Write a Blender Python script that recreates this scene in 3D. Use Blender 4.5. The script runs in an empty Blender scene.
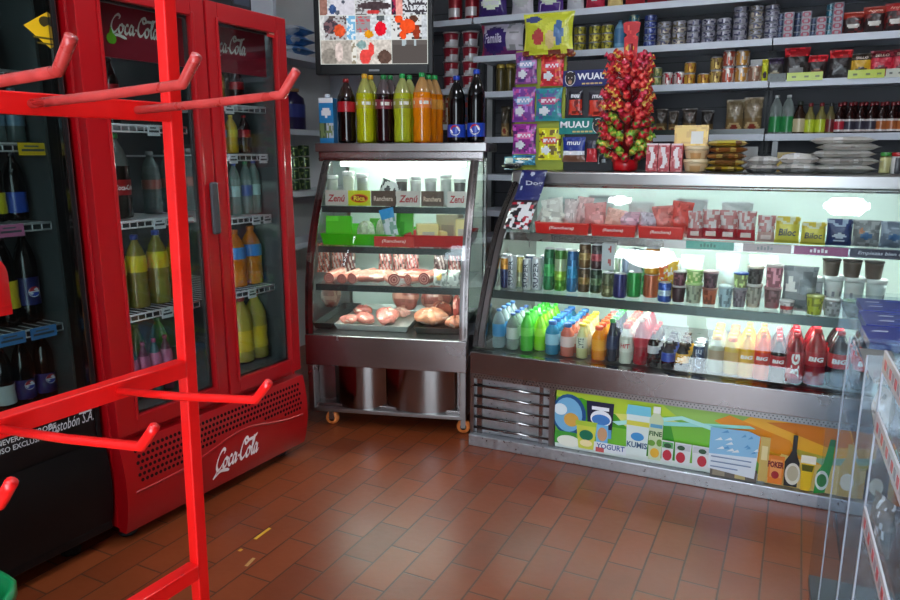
import bpy, math, random
from math import sin, cos, pi, radians, sqrt, atan2, hypot, exp
from mathutils import Vector, Matrix
random.seed(7)
SC = bpy.context.scene
COL = SC.collection

# ------------------------------------------------------------------ camera
F = 700.0; PITCH = radians(11.7); YAW = radians(24.5); H = 1.35
fw = (-sin(YAW)*cos(PITCH), cos(YAW)*cos(PITCH), -sin(PITCH))
rt = (cos(YAW), sin(YAW), 0.0)
up = (-sin(YAW)*sin(PITCH), cos(YAW)*sin(PITCH), cos(PITCH))
cd = bpy.data.cameras.new('camera'); cam = bpy.data.objects.new('camera', cd); COL.objects.link(cam)
cam.location = (0, 0, H); cam.rotation_euler = (pi/2-PITCH, 0, YAW)
cd.sensor_width = 36; cd.lens = 36*F/900; cd.clip_start = 0.02; cd.clip_end = 60
SC.camera = cam

class Frame:
    """a standing plane in the shop: u runs along it, v goes back from it, z is up"""
    def __init__(s, x, y, ang):
        s.o = (x, y); s.a = radians(ang); s.e = (cos(s.a), sin(s.a)); s.n = (-sin(s.a), cos(s.a))
    def p(s, u, v, z=0.0):
        return (s.o[0]+u*s.e[0]+v*s.n[0], s.o[1]+u*s.e[1]+v*s.n[1], z)
    def uz(s, x, y, v):
        """where the line of sight through photo point x,y meets the plane at depth v"""
        a = (x-450)/F; b = (300-y)/F
        r = [fw[i]+a*rt[i]+b*up[i] for i in range(3)]
        ox = s.o[0]+v*s.n[0]; oy = s.o[1]+v*s.n[1]
        t = (s.n[0]*ox+s.n[1]*oy)/(s.n[0]*r[0]+s.n[1]*r[1])
        return ((t*r[0]-ox)*s.e[0]+(t*r[1]-oy)*s.e[1], H+t*r[2])
    def u(s, x, v, z):
        """u at which a point of depth v and height z stands in photo column x"""
        k = (x-450)/F
        ox = s.o[0]+v*s.n[0]; oy = s.o[1]+v*s.n[1]
        A = s.e[0]*(rt[0]-k*fw[0])+s.e[1]*(rt[1]-k*fw[1])
        B = ox*(rt[0]-k*fw[0])+oy*(rt[1]-k*fw[1])-k*(z-H)*fw[2]
        return -B/A
    def w(s, px, v, z):
        """size in metres of px photo pixels at that depth, near the middle of the plane"""
        c = s.p(s.u(450+0, v, z), v, z)
        d = c[0]*fw[0]+c[1]*fw[1]+(z-H)*fw[2]
        return px*d/F

WORLD = Frame(0, 0, 0)
CASE = Frame(-1.215, 2.9, 0)          # long drinks display case
MEAT = Frame(-2.037, 2.757, 14.2)     # small meat display case
COKE = Frame(-1.99, 1.60, 85)         # the two coolers
BACK = Frame(0, 4.45, 0)              # front edge of the back shelving
SIDE = Frame(-2.70, 3.5, 90)          # shelves on the left wall
RACK = Frame(-0.763, 0.749, 85)        # red hook rack
STAND = Frame(0.18, 1.7, 0)           # clear stand at the right

# ------------------------------------------------------------------ colour and materials
def L(c):
    r = []
    for k in c[:3]:
        k = k/255.0
        r.append(k/12.92 if k <= .04045 else ((k+.055)/1.055)**2.4)
    return (r[0], r[1], r[2], 1.0)

M = {}
def mat(name):
    m = bpy.data.materials.new(name); m.use_nodes = True
    nt = m.node_tree; nt.nodes.clear()
    out = nt.nodes.new('ShaderNodeOutputMaterial')
    M[name] = m
    return m, nt, out
def node(nt, kind, **kw):
    n = nt.nodes.new(kind)
    for k, v in kw.items():
        if k in n.inputs: n.inputs[k].default_value = v
        else: setattr(n, k, v)
    return n
def principled(nt, out, **kw):
    b = nt.nodes.new('ShaderNodeBsdfPrincipled')
    for k, v in kw.items(): b.inputs[k.replace('_', ' ')].default_value = v
    nt.links.new(b.outputs[0], out.inputs[0])
    return b
def attr_mat(name, rough=.5, metal=0.0, coat=0.0, bump=0.0, bscale=60, spec=.5):
    m, nt, out = mat(name)
    b = principled(nt, out, Roughness=rough, Metallic=metal)
    b.inputs['Coat Weight'].default_value = coat; b.inputs['Coat Roughness'].default_value = .08
    b.inputs['Specular IOR Level'].default_value = spec
    a = node(nt, 'ShaderNodeAttribute', attribute_name='Col')
    nt.links.new(a.outputs['Color'], b.inputs['Base Color'])
    if bump:
        n = node(nt, 'ShaderNodeTexNoise', Scale=bscale, Detail=3.0)
        tc = node(nt, 'ShaderNodeTexCoord'); nt.links.new(tc.outputs['Object'], n.inputs['Vector'])
        bp = node(nt, 'ShaderNodeBump', Strength=bump, Distance=.01)
        nt.links.new(n.outputs['Fac'], bp.inputs['Height']); nt.links.new(bp.outputs[0], b.inputs['Normal'])
    return m
attr_mat('card', .55)
attr_mat('plastic', .3, coat=.15)
attr_mat('foil', .28, coat=.25, bump=.55, bscale=45)
attr_mat('tin', .3, metal=.35, coat=.2)
attr_mat('meat', .35, coat=.4, bump=.5, bscale=35)
attr_mat('matte', .8, spec=.25)
# soft drink in a clear bottle: glossy skin, light passes through the drink
m, nt, out = mat('drink')
a = node(nt, 'ShaderNodeAttribute', attribute_name='Col')
b = node(nt, 'ShaderNodeBsdfPrincipled', Roughness=.1); b.inputs['Coat Weight'].default_value = .6; b.inputs['Coat Roughness'].default_value = .05
t = node(nt, 'ShaderNodeBsdfTranslucent'); mx = node(nt, 'ShaderNodeMixShader', Fac=.35)
nt.links.new(a.outputs['Color'], b.inputs['Base Color']); nt.links.new(a.outputs['Color'], t.inputs['Color'])
nt.links.new(b.outputs[0], mx.inputs[1]); nt.links.new(t.outputs[0], mx.inputs[2]); nt.links.new(mx.outputs[0], out.inputs[0])
# clear sheets: mostly let light through, mirror a little more at a grazing view
def sheet(name, tint, ior, rough, extra=0.0):
    m, nt, out = mat(name)
    tr = node(nt, 'ShaderNodeBsdfTransparent'); tr.inputs[0].default_value = L(tint)
    gl = node(nt, 'ShaderNodeBsdfGlossy', Roughness=rough)
    fr = node(nt, 'ShaderNodeFresnel', IOR=ior)
    geo = node(nt, 'ShaderNodeNewGeometry')
    fm = node(nt, 'ShaderNodeMix'); fm.data_type = 'FLOAT'
    ad = node(nt, 'ShaderNodeMath', operation='ADD'); ad.inputs[1].default_value = extra; ad.use_clamp = True
    nt.links.new(geo.outputs['Backfacing'], fm.inputs[0]); nt.links.new(fr.outputs[0], fm.inputs[2]); fm.inputs[3].default_value = .04
    nt.links.new(fm.outputs[0], ad.inputs[0])
    mx = node(nt, 'ShaderNodeMixShader')
    nt.links.new(ad.outputs[0], mx.inputs[0]); nt.links.new(tr.outputs[0], mx.inputs[1]); nt.links.new(gl.outputs[0], mx.inputs[2])
    nt.links.new(mx.outputs[0], out.inputs[0])
sheet('glass', (250, 253, 251), 1.5, .01)
sheet('cooler_glass', (222, 229, 227), 1.42, .02)
sheet('acrylic', (244, 247, 249), 1.28, .03)
sheet('film', (238, 240, 242), 1.5, .16, .10)
# clear bottle plastic that carries the colour of the bottle
m, nt, out = mat('clear_plastic')
a = node(nt, 'ShaderNodeAttribute', attribute_name='Col')
tr = node(nt, 'ShaderNodeBsdfTransparent'); pb = node(nt, 'ShaderNodeBsdfPrincipled', Roughness=.08)
nt.links.new(a.outputs['Color'], tr.inputs[0]); nt.links.new(a.outputs['Color'], pb.inputs['Base Color'])
lw = node(nt, 'ShaderNodeLayerWeight', Blend=.35); mr = node(nt, 'ShaderNodeMapRange'); mr.inputs[3].default_value = .28; mr.inputs[4].default_value = .85
mx = node(nt, 'ShaderNodeMixShader')
nt.links.new(lw.outputs['Facing'], mr.inputs[0]); nt.links.new(mr.outputs[0], mx.inputs[0])
nt.links.new(tr.outputs[0], mx.inputs[1]); nt.links.new(pb.outputs[0], mx.inputs[2]); nt.links.new(mx.outputs[0], out.inputs[0])

def solid(name, c, rough=.5, metal=0.0, coat=0.0, noise=0.0, nscale=8, bump=0.0, stretch=None, spec=.5):
    m, nt, out = mat(name)
    b = principled(nt, out, Roughness=rough, Metallic=metal)
    b.inputs['Coat Weight'].default_value = coat; b.inputs['Coat Roughness'].default_value = .1
    b.inputs['Specular IOR Level'].default_value = spec
    b.inputs['Base Color'].default_value = L(c)
    if noise or bump:
        tc = node(nt, 'ShaderNodeTexCoord'); mp = node(nt, 'ShaderNodeMapping')
        if stretch: mp.inputs['Scale'].default_value = stretch
        n = node(nt, 'ShaderNodeTexNoise', Scale=nscale, Detail=4.0)
        nt.links.new(tc.outputs['Object'], mp.inputs[0]); nt.links.new(mp.outputs[0], n.inputs['Vector'])
        if noise:
            r = node(nt, 'ShaderNodeMapRange'); r.inputs[1].default_value = .3; r.inputs[2].default_value = .7
            r.inputs[3].default_value = max(.02, rough-noise*.5); r.inputs[4].default_value = rough+noise*.5
            nt.links.new(n.outputs['Fac'], r.inputs[0]); nt.links.new(r.outputs[0], b.inputs['Roughness'])
            hs = node(nt, 'ShaderNodeHueSaturation'); hs.inputs['Color'].default_value = L(c)
            r2 = node(nt, 'ShaderNodeMapRange'); r2.inputs[1].default_value = .3; r2.inputs[2].default_value = .7
            r2.inputs[3].default_value = 1-noise*.4; r2.inputs[4].default_value = 1+noise*.4
            nt.links.new(n.outputs['Fac'], r2.inputs[0]); nt.links.new(r2.outputs[0], hs.inputs['Value']); nt.links.new(hs.outputs[0], b.inputs['Base Color'])
        if bump:
            bp = node(nt, 'ShaderNodeBump', Strength=bump, Distance=.004)
            nt.links.new(n.outputs['Fac'], bp.inputs['Height']); nt.links.new(bp.outputs[0], b.inputs['Normal'])
    return m
solid('steel', (150, 148, 147), .3, 1.0, noise=.08, nscale=5)
solid('mirror_steel', (140, 137, 136), .14, 1.0, noise=.06, nscale=2)
solid('dark_steel', (148, 142, 142), .26, 1.0, noise=.06, nscale=4)
solid('rough_steel', (178, 180, 184), .4, .8, noise=.3, nscale=60)
solid('cooler_red', (164, 5, 16), .32, coat=.5, noise=.06, nscale=4)
solid('rack_red', (226, 16, 15), .38, coat=.35, noise=.16, nscale=26, bump=.12)
solid('peg_red', (172, 50, 46), .4, coat=.2, noise=.5, nscale=40, bump=.15)
solid('black_plastic', (9, 9, 10), .42, spec=.35, noise=.1, nscale=20)
solid('grey_plastic', (66, 66, 68), .45)
solid('cooler_inside', (66, 72, 74), .5)
solid('dark_inside', (30, 33, 36), .5)
solid('pepsi_inside', (22, 24, 27), .5)
solid('white_wire', (215, 218, 222), .4)
solid('shelf_white', (206, 212, 222), .42, noise=.08, nscale=6)
solid('back_panel', (78, 79, 84), .6, noise=.15, nscale=5)
solid('case_inside', (208, 222, 214), .35)
solid('shelf_glass_edge', (70, 84, 84), .2, .6)
solid('orange_caster', (226, 128, 60), .5)
solid('green_plastic', (14, 132, 74), .4, coat=.2)
solid('black_rubber', (14, 14, 15), .7)
def emit(name, c, s):
    m, nt, out = mat(name)
    e = node(nt, 'ShaderNodeEmission', Strength=s); e.inputs[0].default_value = L(c)
    nt.links.new(e.outputs[0], out.inputs[0])
emit('case_led', (240, 255, 248), 76)
emit('case_top_led', (236, 252, 255), 24)
emit('meat_led', (240, 255, 248), 64)
emit('cooler_led', (230, 242, 255), 19)
emit('dim_led', (225, 240, 255), 6)
emit('lamp_glow', (242, 247, 255), 34)
emit('panel_glow', (226, 240, 255), 6.5)
m, nt, out = mat('screen')
a = node(nt, 'ShaderNodeAttribute', attribute_name='Col'); e = node(nt, 'ShaderNodeEmission', Strength=1.0)
nt.links.new(a.outputs['Color'], e.inputs[0]); nt.links.new(e.outputs[0], out.inputs[0])
# painted plaster
solid('plaster', (206, 206, 204), .8, noise=.12, nscale=3, bump=.2)
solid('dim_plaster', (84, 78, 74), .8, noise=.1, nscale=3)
solid('ceiling_paint', (196, 196, 192), .85, noise=.06, nscale=2)
# floor: terracotta pavers laid in running bond
m, nt, out = mat('floor_tile')
b = principled(nt, out, Roughness=.4); b.inputs['Coat Weight'].default_value = .35; b.inputs['Coat Roughness'].default_value = .26
tc = node(nt, 'ShaderNodeTexCoord'); mp = node(nt, 'ShaderNodeMapping'); mp.inputs['Rotation'].default_value = (0, 0, radians(-88.2))
nt.links.new(tc.outputs['Object'], mp.inputs[0])
br = node(nt, 'ShaderNodeTexBrick', Scale=1.0); br.inputs['Brick Width'].default_value = .24; br.inputs['Row Height'].default_value = .118
br.inputs['Mortar Size'].default_value = .0035; br.inputs['Mortar Smooth'].default_value = .2; br.inputs['Bias'].default_value = -.1
br.inputs['Color1'].default_value = L((142, 68, 34)); br.inputs['Color2'].default_value = L((122, 55, 27)); br.inputs['Mortar'].default_value = L((84, 44, 28))
nt.links.new(mp.outputs[0], br.inputs['Vector'])
n1 = node(nt, 'ShaderNodeTexNoise', Scale=2.2, Detail=5.0); nt.links.new(tc.outputs['Object'], n1.inputs['Vector'])
n2 = node(nt, 'ShaderNodeTexNoise', Scale=40.0, Detail=4.0); nt.links.new(tc.outputs['Object'], n2.inputs['Vector'])
hs = node(nt, 'ShaderNodeHueSaturation'); nt.links.new(br.outputs['Color'], hs.inputs['Color'])
r = node(nt, 'ShaderNodeMapRange'); r.inputs[1].default_value = .3; r.inputs[2].default_value = .7; r.inputs[3].default_value = .8; r.inputs[4].default_value = 1.15
nt.links.new(n1.outputs['Fac'], r.inputs[0]); nt.links.new(r.outputs[0], hs.inputs['Value']); nt.links.new(hs.outputs[0], b.inputs['Base Color'])
r = node(nt, 'ShaderNodeMapRange'); r.inputs[3].default_value = .26; r.inputs[4].default_value = .46
nt.links.new(n2.outputs['Fac'], r.inputs[0]); nt.links.new(r.outputs[0], b.inputs['Roughness'])
mul = node(nt, 'ShaderNodeMath', operation='MULTIPLY_ADD'); mul.inputs[1].default_value = -1.0; mul.inputs[2].default_value = 1.0
nt.links.new(br.outputs['Fac'], mul.inputs[0])
bp = node(nt, 'ShaderNodeBump', Strength=.55, Distance=.003); nt.links.new(mul.outputs[0], bp.inputs['Height'])
bp2 = node(nt, 'ShaderNodeBump', Strength=.12, Distance=.004); nt.links.new(n2.outputs['Fac'], bp2.inputs['Height'])
nt.links.new(bp.outputs[0], bp2.inputs['Normal']); nt.links.new(bp2.outputs[0], b.inputs['Normal'])

# ------------------------------------------------------------------ mesh building
W = (255, 255, 255)
TEXTS = {}
def text_mesh(s, shear=0.0, bold=0.0):
    key = (s, shear, bold)
    if key not in TEXTS:
        cu = bpy.data.curves.new('lettering', 'FONT'); cu.body = s; cu.align_x = 'CENTER'; cu.align_y = 'CENTER'
        cu.resolution_u = 2; cu.shear = shear; cu.offset = bold; cu.fill_mode = 'FRONT'
        ob = bpy.data.objects.new('lettering', cu)
        me = bpy.data.meshes.new_from_object(ob)
        vs = [(v.co.x, v.co.y) for v in me.vertices]; fs = [tuple(p.vertices) for p in me.polygons]
        # new_from_object gives faces that may look away from +z
        out = []
        for f in fs:
            ar = sum(vs[f[i]][0]*vs[f[(i+1) % len(f)]][1]-vs[f[(i+1) % len(f)]][0]*vs[f[i]][1] for i in range(len(f)))
            out.append(f if ar > 0 else f[::-1])
        xs = [v[0] for v in vs] or [0]; ys = [v[1] for v in vs] or [0]
        cx = (min(xs)+max(xs))/2; cy = (min(ys)+max(ys))/2
        vs = [(x-cx, y-cy) for x, y in vs]
        TEXTS[key] = (vs, out, max(max(xs)-min(xs), 1e-4), max(max(ys)-min(ys), 1e-4))
        bpy.data.objects.remove(ob); bpy.data.curves.remove(cu); bpy.data.meshes.remove(me)
    return TEXTS[key]

class MB:
    def __init__(s): s.v = []; s.f = []; s.c = []; s.k = []; s.sm = []
    def add(s, vs, fs, col=W, mt='card', smooth=False):
        o = len(s.v); s.v.extend(vs)
        for i, f in enumerate(fs):
            s.f.append(tuple(o+j for j in f)); s.c.append(col[i] if isinstance(col, list) else col); s.k.append(mt); s.sm.append(smooth)
        return s
    def box(s, x0, x1, y0, y1, z0, z1, col=W, mt='card'):
        vs = [(x0, y0, z0), (x1, y0, z0), (x1, y1, z0), (x0, y1, z0), (x0, y0, z1), (x1, y0, z1), (x1, y1, z1), (x0, y1, z1)]
        return s.add(vs, [(0, 3, 2, 1), (4, 5, 6, 7), (0, 1, 5, 4), (1, 2, 6, 5), (2, 3, 7, 6), (3, 0, 4, 7)], col, mt)
    def lathe(s, prof, n=20, col=W, mt='plastic', c=(0, 0, 0), sx=1.0, sy=1.0, caps=True, power=2.0):
        """prof: (radius, height) from the bottom up; col may be a function of (angle from the front, height 0..1)"""
        vs = []; fs = []; cs = []
        z0 = prof[0][1]; z1 = prof[-1][1]
        for r, z in prof:
            for i in range(n):
                a = -pi+2*pi*(i+.5)/n
                k = 1.0 if power == 2 else (abs(sin(a))**power+abs(cos(a))**power)**(-1/power)
                vs.append((c[0]+r*k*sx*sin(a), c[1]-r*k*sy*cos(a), c[2]+z))
        for j in range(len(prof)-1):
            for i in range(n):
                fs.append((j*n+i, j*n+(i+1) % n, (j+1)*n+(i+1) % n, (j+1)*n+i))
                a = -pi+2*pi*(i+1)/n
                if a > pi: a -= 2*pi
                cs.append(col(a, ((prof[j][1]+prof[j+1][1])/2-z0)/(z1-z0+1e-9)) if callable(col) else col)
        if caps:
            fs.append(tuple(range(n-1, -1, -1))); cs.append(col(pi, 0) if callable(col) else col)
            o = (len(prof)-1)*n; fs.append(tuple(o+i for i in range(n))); cs.append(col(0, 1) if callable(col) else col)
        return s.add(vs, fs, cs, mt, True)
    def tube(s, path, r, n=8, col=W, mt='plastic', close=False):
        P = [Vector(p) for p in path]; vs = []; fs = []
        m = len(P); ref = None
        for i in range(m):
            if close: d = P[(i+1) % m]-P[i-1]
            elif i == 0: d = P[1]-P[0]
            elif i == m-1: d = P[-1]-P[-2]
            else: d = (P[i+1]-P[i]).normalized()+(P[i]-P[i-1]).normalized()
            d.normalize()
            if ref is None:
                ref = d.orthogonal().normalized()
            ref = (ref-d*ref.dot(d)).normalized(); b = d.cross(ref)
            rr = r[i] if isinstance(r, (list, tuple)) else r
            for k in range(n):
                a = 2*pi*k/n; q = P[i]+(ref*cos(a)+b*sin(a))*rr; vs.append(tuple(q))
        for i in range(m if close else m-1):
            j = (i+1) % m
            for k in range(n): fs.append((i*n+k, i*n+(k+1) % n, j*n+(k+1) % n, j*n+k))
        if not close:
            fs.append(tuple(range(n-1, -1, -1))); fs.append(tuple((m-1)*n+k for k in range(n)))
        return s.add(vs, fs, col, mt, n > 5)
    def bar(s, p0, p1, w, h=None, col=W, mt='plastic'):
        """square bar from p0 to p1"""
        h = h or w; a = Vector(p0); b = Vector(p1); d = (b-a).normalized()
        x = d.cross(Vector((0, 0, 1)))
        if x.length < 1e-3: x = Vector((1, 0, 0))
        x.normalize(); y = x.cross(d)
        vs = [tuple(q+x*i*w/2+y*j*h/2) for q in (a, b) for i, j in ((-1, -1), (1, -1), (1, 1), (-1, 1))]
        return s.add(vs, [(3, 2, 1, 0), (4, 5, 6, 7), (0, 1, 5, 4), (1, 2, 6, 5), (2, 3, 7, 6), (3, 0, 4, 7)], col, mt)
    def grid(s, fn, nu, nv, col=W, mt='card', smooth=True, flip=False):
        """fn(s,t) -> point, s and t 0..1; col a colour or a function of (s,t)"""
        vs = [fn(i/nu, j/nv) for j in range(nv+1) for i in range(nu+1)]
        fs = []; cs = []
        for j in range(nv):
            for i in range(nu):
                a = j*(nu+1)+i; q = (a, a+1, a+nu+2, a+nu+1)
                fs.append(q[::-1] if flip else q); cs.append(col((i+.5)/nu, (j+.5)/nv) if callable(col) else col)
        return s.add(vs, fs, cs, mt, smooth)
    def poly(s, pts, col=W, mt='card'):
        return s.add([tuple(p) for p in pts], [tuple(range(len(pts)))], col, mt)
    def text(s, t, w, h, fn, col=W, mt='card', shear=0.0, bold=0.0):
        """lettering fitted to w x h; fn(x,y) -> point"""
        vs, fs, tw, th = text_mesh(t, shear, bold)
        kx = w/tw; ky = h/th
        return s.add([fn(x*kx, y*ky) for x, y in vs], fs, col, mt)
    def front(s, x, z, y, pts, col, mt='card'):
        """flat polygon on a face that looks along -y"""
        return s.poly([(x+a, y, z+b) for a, b in pts], col, mt)
    def disc(s, x, z, y, rx, rz, col, mt='card', n=18, a0=0, a1=2*pi):
        return s.front(x, z, y, [(rx*cos(a0+(a1-a0)*i/n), rz*sin(a0+(a1-a0)*i/n)) for i in range(n if a1-a0 > 6 else n+1)], col, mt)
    def ribbon(s, pts, fn, wd, col=W, mt='card', nib=radians(50), steps=8):
        """calligraphic pen stroke through pts; fn(x,y) -> point"""
        P = [Vector((p[0], p[1])) for p in pts]; Q = []
        for i in range(len(P)-1):
            a = P[max(i-1, 0)]; b = P[i]; c = P[i+1]; d = P[min(i+2, len(P)-1)]
            for k in range(steps):
                t = k/steps
                Q.append(.5*((2*b)+(c-a)*t+(2*a-5*b+4*c-d)*t*t+(3*b-a-3*c+d)*t**3))
        Q.append(P[-1]); vs = []; fs = []
        for i, q in enumerate(Q):
            d = Q[min(i+1, len(Q)-1)]-Q[max(i-1, 0)]
            if d.length < 1e-6: d = Vector((1, 0))
            d.normalize(); n = Vector((-d.y, d.x))
            ang = atan2(d.y, d.x); k = wd*(.32+.68*abs(sin(ang-nib+pi/2+pi/2)))
            e = min(i, len(Q)-1-i)/4.0; k *= min(1, .45+e*.55)
            vs += [fn(*(q+n*k/2)), fn(*(q-n*k/2))]
        for i in range(len(Q)-1): fs.append((2*i+1, 2*i+3, 2*i+2, 2*i))
        return s.add(vs, fs, col, mt)
    def mesh(s, name):
        me = bpy.data.meshes.new(name); me.from_pydata(s.v, [], s.f)
        names = []
        for k in s.k:
            if k not in names: names.append(k)
        for k in names: me.materials.append(M[k])
        me.polygons.foreach_set('material_index', [names.index(k) for k in s.k])
        me.polygons.foreach_set('use_smooth', s.sm)
        at = me.color_attributes.new('Col', 'FLOAT_COLOR', 'CORNER'); buf = []
        cache = {}
        for f, c in zip(s.f, s.c):
            q = cache.get(c) or cache.setdefault(c, L(c)); buf.extend(q*len(f))
        at.data.foreach_set('color', buf)
        me.update()
        return me

MESH = {}
def part(name, src, parent=None, key=None, bevel=0.0, label=None):
    """links ONE mesh object; src is a builder, or with a key a function that makes one the first time"""
    if key is not None and key in MESH: me = MESH[key]
    else:
        mb = src() if callable(src) else src
        me = mb.mesh(name)
        if key is not None: MESH[key] = me
    o = bpy.data.objects.new(name, me); COL.objects.link(o)
    if parent is not None: o.parent = parent
    if bevel:
        b = o.modifiers.new('edge', 'BEVEL'); b.width = bevel; b.segments = 2; b.limit_method = 'ANGLE'; b.angle_limit = radians(50)
    if label: o['label'] = label
    return o
def tag(o, label, cat, group=None, kind=None):
    o['label'] = label; o['category'] = cat
    if group: o['group'] = group
    if kind: o['kind'] = kind
    return o
def place(o, fr, u, v, z, rz=0.0, tilt=None):
    o.location = fr.p(u, v, z); o.rotation_euler = (0, 0, fr.a+rz)
    if tilt: o.rotation_euler = (tilt[0], tilt[1], fr.a+rz)
    return o
def thing(name, label, cat, fr=None, u=0, v=0, z=0, rz=0.0, group=None, tilt=None):
    o = bpy.data.objects.new(name, None); COL.objects.link(o); o.empty_display_size = .05
    tag(o, label, cat, group)
    if fr is not None: place(o, fr, u, v, z, rz, tilt)
    return o
def single(name, src, label, cat, fr, u, v, z, rz=0.0, group=None, key=None, bevel=0.0, tilt=None):
    return place(tag(part(name, src, None, key, bevel), label, cat, group), fr, u, v, z, rz, tilt)
def struct(name, mb, bevel=0.0):
    o = part(name, mb, bevel=bevel); o['kind'] = 'structure'; return o
ORD = ['first', 'second', 'third', 'fourth', 'fifth', 'sixth', 'seventh', 'eighth', 'ninth', 'tenth', 'eleventh', 'twelfth', 'thirteenth', 'fourteenth']
def level(i, n):
    return 'bottom' if i == 0 else ('top' if i == n-1 else ('middle' if n == 3 else ORD[i]+' up'))
def depthword(i, n):
    return 'front' if i == 0 else ('rearmost' if i == n-1 else ORD[i]+' back')
def nz(x, y, k=0):
    """soft blotches, 0..1"""
    i = math.floor(x); j = math.floor(y); a = x-i; b = y-j; a = a*a*(3-2*a); b = b*b*(3-2*b); k = int(k)
    v = (rnd(i+50, j+50, k)*(1-a)+rnd(i+51, j+50, k)*a)*(1-b)+(rnd(i+50, j+51, k)*(1-a)+rnd(i+51, j+51, k)*a)*b
    return min(1, max(0, .5+(v-.5)*1.7))
def ell(s, t, cx, cy, rx, ry): return ((s-cx)/rx)**2+((t-cy)/ry)**2 < 1
def rnd(*k): 
    h = 0
    for q in k: h = (h*7919+int(q)*104729+12345) % 1000003
    return (h*h % 1000003)/1000003.0

# ---- shapes used again and again
SCRIPT = [  # the flowing cola word mark as pen strokes
    [(1.55, 2.0), (1.75, 2.35), (1.45, 2.62), (.85, 2.3), (.32, 1.5), (.2, .65), (.55, .1), (1.05, .25), (1.5, .8)],
    [(.55, .1), (.2, -.3), (-.1, -.75), (.35, -.55), (1.2, -.2), (2.2, -.3), (3.2, -.55)],
    [(2.1, 1.35), (1.7, 1.0), (1.65, .4), (1.95, .1), (2.35, .45), (2.4, 1.05), (2.1, 1.35), (2.45, 1.15), (2.75, 1.15)],
    [(3.4, 1.1), (3.25, 1.38), (2.9, 1.0), (2.85, .4), (3.15, .1), (3.55, .4), (3.8, .8)],
    [(4.3, 1.2), (4.0, 1.35), (3.75, .85), (3.78, .25), (4.05, .15), (4.3, .7), (4.42, 1.3), (4.38, .5), (4.5, .12), (4.85, .5)],
    [(4.8, .8), (5.25, .85)],
    [(6.75, 1.9), (6.95, 2.4), (6.6, 2.75), (5.95, 2.4), (5.5, 1.5), (5.45, .6), (5.85, .1), (6.35, .3), (6.75, .85)],
    [(6.6, 2.75), (6.3, 2.35), (6.55, 2.0), (7.3, 2.3), (8.3, 2.35), (9.2, 2.75)],
    [(7.3, 1.35), (6.9, 1.0), (6.85, .4), (7.15, .1), (7.55, .45), (7.6, 1.05), (7.3, 1.35), (7.65, 1.15), (7.95, 1.2)],
    [(7.95, .8), (8.35, 1.6), (8.5, 2.35), (8.25, 2.4), (8.1, 1.5), (8.12, .4), (8.35, .12), (8.65, .6)],
    [(9.2, 1.2), (8.9, 1.35), (8.65, .85), (8.68, .25), (8.95, .15), (9.2, .7), (9.32, 1.3), (9.28, .5), (9.4, .12), (9.8, .55)]]
def script_logo(mb, w, fn, col=W, mt='card', pen=.38):
    k = w/9.9
    for st in SCRIPT:
        mb.ribbon([((x-4.9+y*.16)*k, (y-1.0)*k) for x, y in st], fn, pen*k, col, mt)
    return mb
def wrap(r, z, y=0.0, lift=.0012):
    """lettering around an upright cylinder, read from the front"""
    return lambda a, b: ((r+lift)*sin(a/r), y-(r+lift)*cos(a/r), z+b)
def flat(x, z, y): return lambda a, b: (x+a, y, z+b)
def upright(r, z, lift=.0012):
    """lettering that climbs a can"""
    return lambda a, b: ((r+lift)*sin(-b/r), -(r+lift)*cos(-b/r), z+a)

def bag_mb(w, h, d, col, nx=24, ny=30, mt='foil', crimp=.06, seed=0, lean=0.0):
    """sealed pillow pouch standing on its lower edge, printed by col(s,t)"""
    def fn(side):
        def g(s, t):
            x = (s-.5)*2; e = (1-abs(x)**4)**.6 if abs(x) < 1 else 0
            tt = min(max((t-crimp)/(1-2*crimp), 0), 1); f = (sin(pi*tt)**.55) if 0 < tt < 1 else 0
            wob = .06*d*sin(s*9+seed)*sin(t*11+seed*2)
            k = 1-.08*f*(1 if abs(x) > .5 else .6)
            return ((s-.5)*w*k, side*(d/2*e*f+.0006+(wob if e*f > .1 else 0))+lean*t*h, t*h)
        return g
    mb = MB()
    mb.grid(fn(-1), nx, ny, col, mt); mb.grid(fn(1), nx, ny, col, mt, flip=True)
    return mb
def tray_mb(w, d, h, col, mt='plastic', th=.004, flare=.012):
    mb = MB()
    o = [(-w/2, 0), (w/2, 0), (w/2, d), (-w/2, d)]
    i = [(-w/2+flare, flare), (w/2-flare, flare), (w/2-flare, d-flare), (-w/2+flare, d-flare)]
    t = th
    vs = [(x, y, 0) for x, y in i]+[(x, y, h) for x, y in o]+[(x+(t if x < 0 else -t), y+(t if y < d/2 else -t), h) for x, y in o]+[(x+(t if x < 0 else -t), y+(t if y < d/2 else -t), t) for x, y in i]
    fs = [(3, 2, 1, 0)]
    for k in range(4):
        l = (k+1) % 4
        fs += [(k, l, 4+l, 4+k), (4+k, 4+l, 8+l, 8+k), (8+k, 8+l, 12+l, 12+k)]
    fs.append((12, 13, 14, 15))
    return mb.add(vs, fs, col, mt)
# ------------------------------------------------------------------ the room
def slab(name, x0, x1, y0, y1, z0, z1, mt): return struct(name, MB().box(x0, x1, y0, y1, z0, z1, W, mt))
slab('floor', -3.1, 2.1, -1.4, 5.0, -.08, 0, 'floor_tile')
slab('ceiling', -3.1, 2.1, -1.4, 5.0, 3.0, 3.08, 'ceiling_paint')
slab('wall_left', -3.1, -3.0, -1.4, 5.0, 0, 3.0, 'plaster')
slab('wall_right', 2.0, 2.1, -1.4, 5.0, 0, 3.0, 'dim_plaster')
slab('wall_back', -3.0, 2.0, 4.9, 5.0, 0, 3.0, 'plaster')
mb = MB(); mb.box(-3, -.75, -1.4, -1.3, 0, 3, W, 'plaster'); mb.box(.85, 2, -1.4, -1.3, 0, 3, W, 'plaster'); mb.box(-.75, .85, -1.4, -1.3, 2.35, 3, W, 'plaster')
struct('wall_front', mb)

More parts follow.
